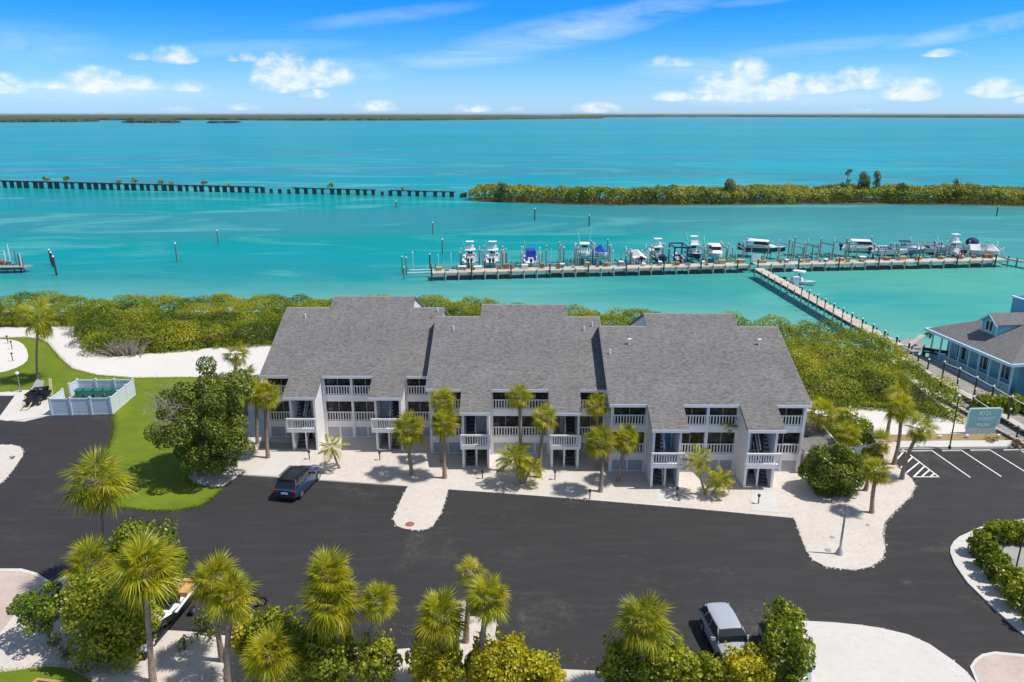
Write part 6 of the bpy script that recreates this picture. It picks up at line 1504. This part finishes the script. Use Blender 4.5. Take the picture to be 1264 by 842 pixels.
for (px, py, hd, L, B, kd, hu, tp_, lb, mo) in FLEET:
    p = S(px, py, .75); h = R(hd); dvec = Vector((-math.sin(h), math.cos(h), 0))
    if abs(hd) > 90 and abs(hd) < 140: p = p - dvec * (L * .5) + Vector((0, 3.2, 0))
    elif abs(hd) > 140: p = p - dvec * L + Vector((0, .6, 0))
    boat((p.x, p.y, .35), h, L * 1.08, B * 1.15, lb, hu, kd, tp_, motors=mo)
    lift((p.x, p.y, 0), h, L, B, "lift under the low white open boat on the eastern arm" if px == 1106 else "lift holding the " + lb.split(",")[0].split(" with ")[0].split(" facing")[0] + {580: " first from the west end", 607: " second from the west end", 723: " that faces the dock", 746: " with the low blue cover", 655.5: " with the blue enclosure", 816: " west of the dark frame", 863: " east of the dark frame", 1187: " with tower, eastern arm", 1074: " with dark side window"}.get(px, ""), 2.5 + (px % 7) * .12, M_PILE if px % 2 else M_PILEG)
M_BOXES_ = [mat("hoist_rust", (.32, .17, .09), .8, .3, 3), mat("hoist_grey", (.32, .31, .30), .7, .2, 3), mat("hoist_tan", (.48, .36, .25), .8, .2, 3)]
# empty lifts
for i, (px, py, lb) in enumerate(((632, 326, "empty lift between the second white tower boat and the blue canvas boat"), (685, 325, "empty lift east of the blue canvas boat"), (703, 324, "empty lift with cluttered beams west of the white-topped boat"), (768, 323, "empty lift west of the white peaked cover"), (910, 319, "empty lift by the pier head, west side"), (985, 316, "first empty lift on the eastern arm beyond the navy cabin boat"), (1003, 316, "second empty lift on the eastern arm"), (1022, 315, "third empty lift on the eastern arm"), (1040, 315, "last empty lift before the dark-windowed cabin boat"), (1172, 315, "empty lift west of the eastern white tower boat"))):
    p = S(px, py, .7); lift((p.x, p.y, 0), R(i * 3 - 6), 6.5, 2.3, lb, 2.9 + (i % 3) * .3, M_PILEG if i % 2 else M_PILE)
# pale guide poles and hoists that bristle behind the dock
for Td, o_, d_, n_, L_, cnt in ((D1, da, dd, dn, dL, 34), (D2, ea, ed, en, eL, 26)):
    for i in range(cnt):
        p = o_ + d_ * (L_ * (i + RNG.uniform(.1, .9)) / cnt) + n_ * RNG.uniform(3.4, 9.5); r_ = rel(Td, p); h = RNG.uniform(1.3, 3.4); thin = RNG.random() < .55
        MB().tube([(r_.x, r_.y, -2), (r_.x + RNG.uniform(-.05, .05), r_.y, h)], .055 if thin else .12, 6).build("pole" if thin else "pile", M_PILEW if thin else (M_PILE if RNG.random() < .5 else M_PILEG), Td)
    for i in range(cnt // 2):
        p = o_ + d_ * (L_ * (i + RNG.uniform(.1, .9)) / (cnt // 2)) + n_ * RNG.uniform(.9, 2.6); r_ = rel(Td, p); w = RNG.uniform(.15, .45); mb = MB(); mb.box(r_.x - w, r_.x + w, r_.y - .2, r_.y + .2, .64, .64 + RNG.uniform(.3, 1.1)); mb.build("hoist_motor", M_BOXES_[int(RNG.integers(0, 3))], Td)
# the dark framed lift house
p = S(840, 322, .7); T = thing("lift_frame", "dark square framed lift house with a boat inside, between two navy boats", "boat lift", (p.x, p.y, 0))
for x in (-1.25, 1.25):
    for y in (0, 5): MB().box(x - .14, x + .14, y - .14, y + .14, -2, 3.2).build("post", M_HULLN, T)
rfm = MB(); rfm.box(-1.5, 1.5, -.15, .15, 3.2, 3.45); rfm.box(-1.5, 1.5, 4.85, 5.15, 3.2, 3.45); rfm.box(-1.5, -1.2, .15, 4.85, 3.2, 3.44); rfm.box(1.2, 1.5, .15, 4.85, 3.2, 3.44); rfm.build("roof_frame", M_HULLN, T)
for x in (-1.25, 1.25): MB().box(x - .08, x + .08, .14, 4.86, 1.0, 1.15).build("side_beam", M_HULLN, T)
boat((p.x, p.y + .4, .3), 0, 4.6, 1.8, "small grey boat stored inside the dark lift house", mat("hull_grey", (.3, .32, .33), .4, .1), "low", motors=1, fb=.8)
# dock boxes and gear
rg = random.Random(21); M_BOXES = [mat("box_brown", (.30, .16, .08), .8, .3, 3), mat("box_tan", (.46, .32, .20), .8, .2, 3), mat("box_white", (.75, .74, .72), .5, .05), mat("box_grey", (.30, .30, .31), .7, .1)]
where = ["by the west corner", "before the first tower boat", "before the second tower boat", "past the second tower boat", "before the blue canvas boat", "past the blue canvas boat", "by the cluttered lift", "before the white-topped boat", "before the small blue-covered boat", "past the blue-covered boat", "before the peaked cover", "before the western navy boat", "before the dark lift house", "before the eastern navy boat", "before the white cabin boat", "by the pier head", "beyond the pier head", "before the navy cabin boat", "before the first empty eastern lift", "before the second empty eastern lift", "before the third empty eastern lift", "before the last empty eastern lift", "before the dark-windowed boat", "before the low white boat", "before the blue-hulled boat", "before the sleek boat", "before the eastern tower boat", "before the dome boat"]
for i, wq in enumerate(where):
    if i < 16: p = da + dd * (dL * (i + .5) / 16) + dn * 2.4
    else: p = ea + ed * (eL * (i - 15.6) / 12.2) + en * 2.4
    k = rg.randrange(4); cn = ("brown", "tan", "white", "grey")[k]; w, hh = rg.uniform(.25, .8), rg.uniform(.35, .8); p = p + dd * rg.uniform(-1.2, 1.2) - dn * rg.uniform(0, .5)
    T = thing("dock_box", f"{cn} dock box {wq}", "dock box", (p.x, p.y, .63), math.atan2(dd.y, dd.x) + rg.uniform(-.1, .1), "dock boxes along the dock")
    MB().box(-w, w, -.35, .35, 0, hh).build("box", M_BOXES[k], T); mb = MB(); mb.xprism([(-.4, hh + .003), (-.38, hh + .1), (.38, hh + .16), (.4, hh + .003)], -w - .05, w + .05); mb.build("lid", M_BOXES[k if k != 3 else 2], T)
p = S(933, 325, .62); T = thing("notice_board", "white notice board at the head of the diagonal pier", "notice board", (p.x, p.y, .62)); MB().box(-.85, .85, -.04, .04, .55, 1.7).build("board", M_LAMPW, T)
for x in (-.7, .7): MB().box(x - .05, x + .05, .045, .12, 0, 1.6).build("leg", M_PILE, T)
# skiff with gear on the far side of the pier, and a white cabinet
p = S(974, 350, WZ); boat((p.x, p.y + 1.5, WZ - .25), R(-130), 5.2, 1.9, "white skiff moored on the far side of the diagonal pier", M_HULLW, "console", M_CANVW, fb=.7, group=None)
p = S(985.5, 351.5, .9); T = thing("white_locker", "white locker standing at the diagonal pier beside the skiff", "locker", (p.x, p.y + 1.2, .2)); MB().box(-.4, .4, -.3, .3, 0, 1.7).build("cabinet", M_LAMPW, T); MB().box(-.36, .36, -.325, -.303, .1, 1.6).build("door", M_CANVW, T); MB().box(-.45, .45, -.35, .35, 1.7, 1.78).build("lid", M_LAMPW, T)

# loose pilings and markers in the bay
for (px, py, ty, m_, lb) in ((219, 323, 301, M_PILEG, "lone green channel pile west in the bay"), (270, 304, 285, M_PILEG, "lone green channel pile further out than its western neighbour"), (534.5, 289, 275, M_PILEG, "green pile out beyond the finger pier, the further of two"), (546.5, 314, 296, M_PILEG, "green pile beyond the dock's west end, the closer of two"), (660, 272, 258, M_PILED, "thin marker stake in front of the island's western part"), (727, 279, 266, M_PILED, "marker stake in front of the island's middle"), (1230, 267, 255, M_PILED, "marker stake before the island's east end"), (489, 257, 249, M_PILED, "short stake near the trestle's east part")):
    p = S(px, py, WZ); h = height_at(p, ty) - WZ; T = thing("channel_pile", lb, "piling", p, 0, "pilings standing in the bay"); MB().tube([(0, 0, -1.5), (0, 0, h)], .16, 7).build("shaft", m_, T); MB().tube([(0, 0, h), (0, 0, h + .35)], [.2, .04], 7).build("cap", M_LAMPW, T)
for (px, py, ty, lb) in ((63.5, 327, 309, "rear pile of the leaning cluster east of the little west dock"), (65.5, 330, 312, "middle pile of the leaning cluster east of the little west dock"), (69.5, 340, 317, "front pile of the leaning cluster east of the little west dock")):
    p = S(px + 1, py, WZ); h = height_at(p, ty) - WZ; T = thing("channel_pile", lb, "piling", p, 0, "pilings standing in the bay"); MB().tube([(0, 0, -1.5), (-.15, 0, h)], .17, 7).build("shaft", M_PILED, T); MB().tube([(-.15, 0, h), (-.15, 0, h + .3)], [.2, .04], 7).build("cap", M_LAMPW, T)
# little dock at the west edge
a, b = S(-40, 331, .3), S(29, 330, .3); T = thing("small_dock", "small wooden dock with a white ladder frame at the west edge", "dock", (a.x, a.y, 0))
q = [a, b, b + Vector((.5, 2.2, 0)), a + Vector((0, 2.2, 0))]; mb = MB(); mb.hexa([rel(T, (p.x, p.y, .05)) for p in q], [rel(T, (p.x, p.y, .3)) for p in q]); mb.build("deck", M_DECK, T)
mb = MB(); mb.bar(rel(T, a + Vector((0, -.05, -.2))), rel(T, b + Vector((0, -.05, -.2))), .1, .4); mb.build("beam", M_PILED, T)
for px, py, ty, mm in ((9, 334, 325, M_PILED), (18, 334.5, 326, M_PILED), (26, 335, 325, M_PILED), (30.5, 336, 318, M_PILEG), (27, 331, 313, M_PILEW), (21, 327, 309, M_PILEG), (4, 333, 318, M_PILE), (13, 325, 302, M_PILEW), (25, 328, 313, M_PILED)):
    p = S(px, py, WZ); h = height_at(p, ty); r_ = rel(T, p); MB().tube([(r_.x, r_.y, -2.5), (r_.x, r_.y, h)], .14, 7).build("pile", mm, T)
u = S(8, 326, .3); r_ = rel(T, u)
fr = MB(); 
for x in (-1.6, 0): fr.bar((r_.x + x, r_.y, .3), (r_.x + x - .25, r_.y + .3, 2.9), .12)
for z in (1.2, 2.1, 2.85): fr.bar((r_.x - 1.75, r_.y + .1 + z * .08, z), (r_.x - .1, r_.y + .1 + z * .08, z), .10)
fr.build("ladder_frame", M_LAMPW, T)
for x in (-2.6, -.6, .9): MB().box(r_.x + x - .5, r_.x + x + .5, r_.y - .6, r_.y, .31, .95).build("gear_box", M_BOXES[0 if x < 0 else 3], T)
# old railway trestle
M_TRES = mat("trestle_concrete", (.055, .07, .075), .9, .4, .5); M_TRESL = mat("trestle_pale", (.20, .21, .20), .9, .3, .3)
def ty_deck(px): return 222.5 + (px - 0) * (236.5 - 222.5) / 562
def ty_wat(px): return 231.5 + px * (243.2 - 231.5) / 562
a = S(0, ty_wat(0), WZ); T = thing("railway_trestle", "long broken line of an abandoned railway trestle crossing the bay", "trestle", (a.x, a.y, WZ))
def tp_at(px): p = S(px, ty_wat(px), WZ); return p, height_at(p, ty_deck(px)) - WZ
x = -60
spots = []
while x < 566: spots.append(x); x += 10.6 if x > 330 else 9.4
for px in spots:
    if 468 < px < 472: pass
    px = px + RNG.uniform(-1.3, 1.3); p, h = tp_at(px); r_ = p - T.location; gap = (326 < px < 361) or (464 < px < 482)
    hh = h * (.72 if gap else .86); mb = MB(); w_ = RNG.uniform(.42, .8); mb.loft([[(r_.x - w_ * 1.15, r_.y - .45, -1), (r_.x + w_ * 1.15, r_.y - .45, -1), (r_.x + w_ * 1.15, r_.y + .45, -1), (r_.x - w_ * 1.15, r_.y + .45, -1)], [(r_.x - w_, r_.y - .4, hh), (r_.x + w_, r_.y - .4, hh), (r_.x + w_, r_.y + .4, hh), (r_.x - w_, r_.y + .4, hh)]]); mb.build("pier", M_TRES, T)
    if not gap: mb = MB(); mb.box(r_.x - .85, r_.x + .85, r_.y - .55, r_.y + .55, h * .76, h * .88); mb.build("pier_cap", M_TRES, T)
for s0, s1 in ((-60, 326), (361, 464), (482, 563)):
    k = max(2, int((s1 - s0) / 10))
    for i in range(k):
        (p, h), (q, g) = tp_at(s0 + (s1 - s0) * i / k), tp_at(s0 + (s1 - s0) * (i + .96) / k); p = p - T.location; q = q - T.location
        mb = MB(); mb.hexa([(p.x, p.y - .6, h * .88), (q.x, q.y - .6, g * .88), (q.x, q.y + .6, g * .88), (p.x, p.y + .6, h * .88)], [(p.x, p.y - .6, h + .02), (q.x, q.y - .6, g + .02), (q.x, q.y + .6, g + .02), (p.x, p.y + .6, h + .02)]); mb.build("deck_span", M_TRES, T)
p, h = tp_at(571); mb = MB(); r_ = p - T.location; mb.loft([[(r_.x - 1.6, r_.y - 1, -1), (r_.x + 1.4, r_.y - 1, -1), (r_.x + 1.4, r_.y + 1, -1), (r_.x - 1.6, r_.y + 1, -1)], [(r_.x - .6, r_.y - 1, h * .7), (r_.x + 1.6, r_.y - 1, h * .95), (r_.x + 1.6, r_.y + 1, h * .95), (r_.x - .6, r_.y + 1, h * .5)]]); mb.build("fallen_span", M_TRES, T)
for px, w_, h_, lb in ((58, 7, 8, "first shrub from the west growing on the trestle"), (84, 8, 10, "second and taller shrub on the trestle's west part"), (150, 5, 6, "little shrub on the trestle between two taller ones"), (167, 7, 9, "leafy shrub on the trestle west of its middle"), (200, 6, 7, "shrub on the trestle, first of a close pair"), (212, 5, 5, "low shrub on the trestle, second of a close pair"), (253, 7, 8, "bushy shrub on the trestle before its first gap"), (283, 4, 4, "tiny shrub on the trestle just before its first gap"), (409.5, 7, 9, "round shrub on the trestle's middle section"), (498, 5, 6, "dry shrub on the trestle's eastern section")):
    p, h = tp_at(px); k = px_per_m(p); bz = WZ + h; rng_ = np.random.default_rng(int(px)); T2 = thing("trestle_shrub", lb, "shrub", (p.x, p.y, bz), 0, "shrubs growing on the trestle")
    sp = lumps(w_ / k * .75, w_ / k * .75, h_ / k * .85, 7, rng_); P_, N_ = clump_points(sp, 9, rng_, .6, 0, -.6); v, f = leaf_quads(P_, N_, .6, rng_); kind(put("leaves", fast_mesh("leaves", v, f, L_ISLE), T2), 'stuff'); mb = MB(); mb.tube([(0, 0, -.2), (0, 0, h_ / k * .6)], [.15, .05], 5); mb.build("stems", M_BARK, T2)

# ================================================================== VEHICLES
def car_paint(name, col, rough=.25): return mat(name, col, rough, .03, 1, spec=.5, coat=.6)
M_TYRE = mat("tyre_rubber", (.015, .015, .016), .8, .2, 4); M_RIM = mat("rim_alloy", (.45, .45, .47), .35, .05, 2, metal=.8); M_CGLASS = mat("car_glass", (.012, .018, .024), .06, .2, 2, spec=.7); M_TAIL = mat("tail_lamp_red", (.45, .02, .015), .25, .1); M_HEAD = mat("head_lamp", (.7, .72, .74), .15, .05); M_PLAST = mat("black_plastic", (.02, .02, .022), .6, .2, 4); M_PLATE = mat("licence_plate", (.75, .76, .74), .5, .05); M_CHROME = mat("chrome", (.7, .7, .72), .15, .03, metal=1)
def car(name, label, loc, head, paint, roofm, L=4.75, Wd=1.92, H=1.72, hatch=True, rails=False, cat="car"):
    T = thing(name, label, cat, loc, head); hw = Wd / 2
    # lower body: sections front (+y) to rear
    sec = [(-L / 2, .80, .36, .92), (-L / 2 + .10, .93, .28, 1.02), (-L / 2 + .55, 1.0, .24, 1.06), (-.4, 1.0, .22, 1.03), (L / 2 - 1.55, 1.0, .22, 1.02), (L / 2 - 1.1, .99, .24, .99), (L / 2 - .45, .95, .26, .90), (L / 2 - .12, .86, .30, .76), (L / 2, .70, .38, .62)]
    rings = []
    for y, w, z0, z1 in sec:
        a = hw * w; rings.append([(-a * .88, y, z0), (-a * .99, y, z0 + .14), (-a, y, z0 + (z1 - z0) * .55), (-a * .95, y, z1 - .06), (-a * .84, y, z1), (0, y, z1 + .035), (a * .84, y, z1), (a * .95, y, z1 - .06), (a, y, z0 + (z1 - z0) * .55), (a * .99, y, z0 + .14), (a * .88, y, z0)])
    mb = MB(); mb.loft(rings); mb.build("body", paint, T, smooth=32)
    yb0 = -L / 2 + (.12 if hatch else .75); yr0 = -L / 2 + (.55 if hatch else 1.2); yr1 = .25; yf = L / 2 - 1.35; zb = 1.01; zr = H - .05
    def ring(ins, z, y0, y1): a = hw * ins; return [(-a, y0, z), (a, y0, z), (a, y1, z), (-a, y1, z)]
    mb = MB(); mb.loft([ring(.88, zb, yb0, yf), ring(.83, zb + (zr - zb) * .55, (yb0 + yr0) / 2 + .02, (yf + yr1) / 2 + .14), ring(.70, zr, yr0 + .02, yr1)]); mb.build("window", M_CGLASS, T, smooth=20)
    rr = []
    for y, w, dz in ((yr0 - .14, .60, -.035), (yr0 - .02, .68, -.005), (yr0 + .3, .735, .035), ((yr0 + yr1) / 2, .75, .06), (yr1 - .25, .735, .045), (yr1 + .0, .71, .012), (yr1 + .12, .64, -.03)): a = hw * w; rr.append([(-a, y, zr - .06 + dz * .2), (-a * .97, y, zr - .005 + dz * .6), (-a * .82, y, zr + .022 + dz), (-a * .4, y, zr + .04 + dz), (a * .4, y, zr + .04 + dz), (a * .82, y, zr + .022 + dz), (a * .97, y, zr - .005 + dz * .6), (a, y, zr - .06 + dz * .2)])
    mb = MB(); mb.loft(rr); mb.build("roof", roofm, T, smooth=40)
    for s in (-1, 1):
        for (ya, yb, w) in ((yf - .03, yr1 + .02, .075), (-.55, -.5, .07), (yb0 + .04, yr0 + .02, .12), (yb0 + .75, yr0 + .6, .09)): mb = MB(); mb.bar((s * hw * .885, ya, zb), (s * hw * .725, yb, zr), w, .05, up=(s, 0, 0)); mb.build("pillar", paint, T)
        if rails: mb = MB(); mb.bar((s * hw * .68, yr0 + .1, zr + .14), (s * hw * .68, yr1 - .2, zr + .14), .05); mb.build("roof_rail", M_PLAST, T)
        for y in (L / 2 - .92, -L / 2 + .88):
            MB().tube([(s * (hw - .24), y, .35), (s * (hw + .012), y, .35)], .35, 18).build("tyre", M_TYRE, T); MB().tube([(s * (hw - .1), y, .35), (s * (hw + .025), y, .35)], .225, 14).build("rim", M_RIM, T)
            mb = MB(); mb.tube([(s * (hw - .2), y, .35), (s * (hw + .006), y, .35)], .40, 18); mb.build("wheel_arch", M_PLAST, T)
        mb = MB(); mb.loft([[(s * hw * .95, yf - .42, .98), (s * (hw + .20), yf - .46, .99), (s * (hw + .20), yf - .32, 1.0), (s * hw * .95, yf - .25, .98)], [(s * hw * .95, yf - .40, 1.12), (s * (hw + .19), yf - .44, 1.14), (s * (hw + .19), yf - .34, 1.14), (s * hw * .95, yf - .30, 1.12)]]); mb.build("mirror", paint, T)
        MB().box(*sorted((s * hw * .58, s * hw * .90)), -L / 2 - .012, -L / 2 + .16, .78, .98).build("tail_light", M_TAIL, T)
        MB().box(*sorted((s * hw * .50, s * hw * .84)), L / 2 - .22, L / 2 - .035, .62, .74).build("headlight", M_HEAD, T)
        for y in (.55, -.45): MB().box(*sorted((s * hw * .985, s * (hw + .015))), y - .1, y + .1, .82, .855).build("door_handle", M_CHROME, T)
        mb = MB(); mb.bar((s * hw * .93, yb0 + .1, 1.035), (s * hw * .93, yf + .02, 1.02), .03, .025); mb.build("window_trim", M_CHROME if rails else M_PLAST, T)
        MB().box(*sorted((s * hw * .90, s * (hw + .008))), -L / 2 + 1.32, L / 2 - 1.36, .22, .34).build("sill_trim", M_PLAST, T)
    MB().box(-hw * .82, hw * .82, -L / 2 - .05, -L / 2 + .1, .34, .56).build("bumper", M_PLAST, T); MB().box(-hw * .62, hw * .62, L / 2 - .1, L / 2 + .03, .34, .52).build("bumper", M_PLAST, T)
    MB().box(-.26, .26, -L / 2 - .03, -L / 2 - .003 + .02, .66, .80).build("licence_plate", M_PLATE, T); mb = MB(); mb.bar((.05, yf - .1, zb + .08), (-.55, yf - .18, zb + .13), .025); mb.build("wiper", M_PLAST, T)
    MB().box(-hw * .4, hw * .4, L / 2 - .03, L / 2 + .012, .55, .66).build("grille", M_PLAST, T)
    return T
a, b = S(354, 616), S(379, 590); hd = math.atan2(-(b - a).x, (b - a).y)
mid = (a + b) / 2
car("parked_suv", "dark blue SUV with black roof nosed in to the sand by the westernmost block", (mid.x + .15, mid.y + .1, .01), hd, car_paint("suv_blue", (.012, .042, .115)), car_paint("suv_black_roof", (.012, .014, .018)), rails=True, cat="SUV")
a = S(896, 799); car("parked_car", "silver grey car facing the hedge", (a.x, a.y, .01), R(180 + 5), car_paint("silver_paint", (.36, .39, .44), .28), car_paint("silver_roof", (.38, .41, .46), .28), L=4.5, Wd=1.84, H=1.56)
a = S(968, 824); car("parked_car", "grey car mostly hidden under the tall hedge beside the silver one", (a.x, a.y + .2, .01), R(180 - 3), car_paint("grey_paint", (.30, .33, .32), .3), car_paint("grey_roof", (.30, .33, .32), .3), L=4.4, Wd=1.8, H=1.5)
# boat on a trailer
a, b = S(212, 768), S(234, 738); hd = math.atan2((b - a).x, -(b - a).y)
hd2 = math.atan2(-(a - b).x, (a - b).y)
T = boat((b.x, b.y, .45), hd2, 4.2, 1.5, "small white runabout with tan seat and black sides on a trailer", M_MOTOR, "low", fb=.62, group=None, name="trailer_boat", motors=0)
MB().box(-.6, .6, .25, 1.25, .5, .82).build("rear_seat", mat("tan_vinyl", (.60, .36, .14), .5, .1, 3), T)
MB().box(-.55, .55, .05, .3, .62, .95).build("backrest", mat("tan_vinyl", (.60, .36, .14)), T); MB().box(-.3, .3, -.25, .06, .35, .75).build("engine_cover", M_HULLW, T)
mb = MB(); mb.loft([[(-.62, 2.1, .60), (.62, 2.1, .60), (.45, 3.4, .74), (-.45, 3.4, .74)], [(-.5, 2.2, .80), (.5, 2.2, .80), (.3, 3.3, .84), (-.3, 3.3, .84)]]); mb.build("deck_pad", M_HULLW, T)
MB().box(-.35, .35, 2.45, 2.85, .82, .95).build("dash", M_SCREEN, T)
TR = thing("boat_trailer", "black boat trailer with a round white buoy-like jockey wheel under the white runabout", "trailer", (b.x, b.y, 0), hd2)
for x in (-.55, .55): mb = MB(); mb.bar((x, .1, .42), (x * .35, 4.4, .40), .09, .1); mb.build("frame_rail", M_BLACK, TR)
for x in (-1, 1): MB().tube([(x * .80, 1.5, .27), (x * .98, 1.5, .27)], .27, 14).build("tyre", M_TYRE, TR); MB().tube([(x * .9, 1.5, .27), (x * 1.0, 1.5, .27)], .15, 12).build("rim", M_RIM, TR)
mb = MB(); mb.bar((0, 4.3, .4), (0, 5.6, .38), .09, .09); mb.build("drawbar", M_BLACK, TR); MB().ball((.12, 5.1, .5), .24, 12, 8).build("buoy", M_LAMPW, TR); MB().tube([(-.15, 5.3, .22), (.0, 5.3, .22)], .2, 12).build("jockey_wheel", M_TYRE, TR)
mb = MB(); mb.bar((0, 4.35, .4), (0, 4.5, 1.0), .07); mb.build("winch_post", M_BLACK, TR)
# motorcycle
a = S(308, 752); T = thing("motorcycle", "dark motorcycle half hidden behind the palm pair", "motorcycle", (a.x, a.y, .012), R(-65))
for y in (-.68, .72): MB().tube([(-.07, y, .31), (.07, y, .31)], .31, 16).build("tyre", M_TYRE, T); MB().tube([(-.075, y, .31), (.075, y, .31)], .19, 12).build("rim", M_RIM, T)
M_MOTO = mat("moto_navy", (.014, .018, .05), .25, .1, 2, coat=.5)
mb = MB(); mb.loft([[(-.12, -.1, .72), (.12, -.1, .72), (.14, .45, .78), (-.14, .45, .78)], [(-.16, -.08, .92), (.16, -.08, .92), (.17, .42, 1.0), (-.17, .42, 1.0)], [(-.08, .0, 1.02), (.08, .0, 1.02), (.08, .38, 1.06), (-.08, .38, 1.06)]]); mb.build("fuel_tank", M_MOTO, T)
mb = MB(); mb.loft([[(-.16, -.85, .74), (.16, -.85, .74), (.13, -.1, .74), (-.13, -.1, .74)], [(-.14, -.82, .92), (.14, -.82, .92), (.12, -.12, .86), (-.12, -.12, .86)]]); mb.build("seat", M_PLAST, T)
MB().box(-.2, .2, -.15, .38, .28, .68).build("engine", M_METAL, T); mb = MB(); mb.bar((-.42, .42, 1.12), (.42, .42, 1.12), .04); mb.build("handlebar", M_BLACK, T)
for s in (-.09, .09): mb = MB(); mb.bar((s, .72, .31), (s, .42, 1.1), .05); mb.build("fork", M_CHROME, T)
MB().ball((0, .6, .95), .11, 10, 6).build("headlight", M_SCREEN, T); mb = MB(); mb.tube([(.2, .1, .3), (.22, -.8, .35)], .06, 8); mb.build("exhaust", M_CHROME, T)
for x in (-.3, .3): MB().box(x - .12, x + .12, -.9, -.4, .5, .85).build("saddle_bag", M_MOTO, T)

# ---- dock carts parked on the white pad
M_TUB = mat("cart_tub", (.015, .015, .03), .55, .2, 3); M_CREAM = mat("cart_handle", (.70, .58, .32), .5, .08)
def make_cart(loc, rz, label):
    T = thing("dock_cart", label, "cart", loc, rz, "black dock carts on the white pad")
    mb = MB(); mb.loft([[(-.36, -.5, .32), (.36, -.5, .32), (.36, .5, .32), (-.36, .5, .32)], [(-.52, -.72, .78), (.52, -.72, .78), (.52, .72, .78), (-.52, .72, .78)]], cap=False); mb.face([(-.36, -.5, .33), (.36, -.5, .33), (.36, .5, .33), (-.36, .5, .33)]); mb.build("tub", M_TUB, T)
    for x in (-1, 1): MB().tube([(x * .52, 0, .28), (x * .62, 0, .28)], .28, 14).build("wheel", M_TYRE, T); MB().tube([(x * .56, 0, .28), (x * .63, 0, .28)], .12, 10).build("hub", M_RIM, T)
    h = MB()
    for x in (-.34, .34): h.bar((x, -.55, .62), (x, -1.5, .12), .07)
    h.bar((-.34, -1.5, .12), (.34, -1.5, .12), .07); h.build("handle", M_CREAM, T)
    return T
p = S(42, 500, .065); ct = make_cart(p, R(-3), "front black dock cart with its cream handle resting on the white pad")
copy_thing(ct, S(38.5, 495, .065) + Vector((0, .5, .0)), R(6), "second black dock cart, behind the front one")
copy_thing(ct, S(52, 494, .065) + Vector((0, .3, 0)), R(-80), "black dock cart turned sideways beside the vinyl gate")
copy_thing(ct, S(52, 488, .065), R(-70), "rearmost black dock cart in front of the grey ramp")
q = [S(39, 486, .07), S(53, 486.5, .07), S(55, 472, .07), S(45.5, 470, .07)]
T = thing("grey_hatch", "grey sloping cover slab on the lawn behind the dock carts", "cover slab", (q[0].x, q[0].y, 0)); mb = MB(); mb.hexa([rel(T, (p.x, p.y, -.05)) for p in q], [rel(T, (p.x, p.y, .55 if i < 2 else .25)) for i, p in enumerate(q)]); mb.build("slab", M_PAVE_SHADE, T)
mb = MB(); mb.bar(rel(T, q[0] + Vector((0, -.03, .3))), rel(T, q[1] + Vector((0, -.03, .3))), .06, .55); mb.build("front_board", M_LAMPW, T)
a, b = S(62, 489, 0), S(58, 477, 0); T = thing("cream_board", "tall narrow cream board leaning behind the dock carts", "board", (a.x, a.y, 0)); mb = MB(); mb.hexa([(0, 0, 0), (.25, 0, 0), (.25, .06, 0), (0, .06, 0)], [(-.25, .6, 1.7), (.05, .6, 1.7), (.05, .66, 1.7), (-.25, .66, 1.7)]); mb.build("board", M_CREAM, T); mb = MB(); mb.hexa([(-.2, .7, 0), (-.12, .7, 0), (-.12, .76, 0), (-.2, .76, 0)], [(-.14, .62, 1.2), (-.06, .62, 1.2), (-.06, .68, 1.2), (-.14, .68, 1.2)]); mb.build("prop", M_CREAM, T)
# loose timber on the lawn at the frame's foot
p = S(60, 842, .1); T = thing("timber_piece", "short piece of orange-brown timber on the lawn corner", "timber", p, R(-8)); MB().box(-.7, .7, -.08, .08, 0, .12).build("beam", mat("orange_timber", (.5, .28, .12), .8, .15), T); MB().box(-.7, -.55, -.3, -.085, 0, .13).build("end_block", mat("orange_timber", (.5, .28, .12)), T)

# ================================================================== HAZE over the bay
HAZE_DENSITY = 0.00004
m = bpy.data.materials.new("haze_air"); m.use_nodes = True; hn = m.node_tree.nodes; hn.clear()
pv = hn.new('ShaderNodeVolumePrincipled'); pv.inputs['Density'].default_value = HAZE_DENSITY; pv.inputs['Color'].default_value = (.86, .92, .92, 1); pv.inputs['Anisotropy'].default_value = .2
ho = hn.new('ShaderNodeOutputMaterial'); m.node_tree.links.new(pv.outputs[0], ho.inputs['Volume'])
hz = MB().box(-30500, 30500, -460, 30500, -3.7, 29.5).build("haze", m); hz['kind'] = 'stuff'; hz['label'] = 'pale sea haze over the bay'
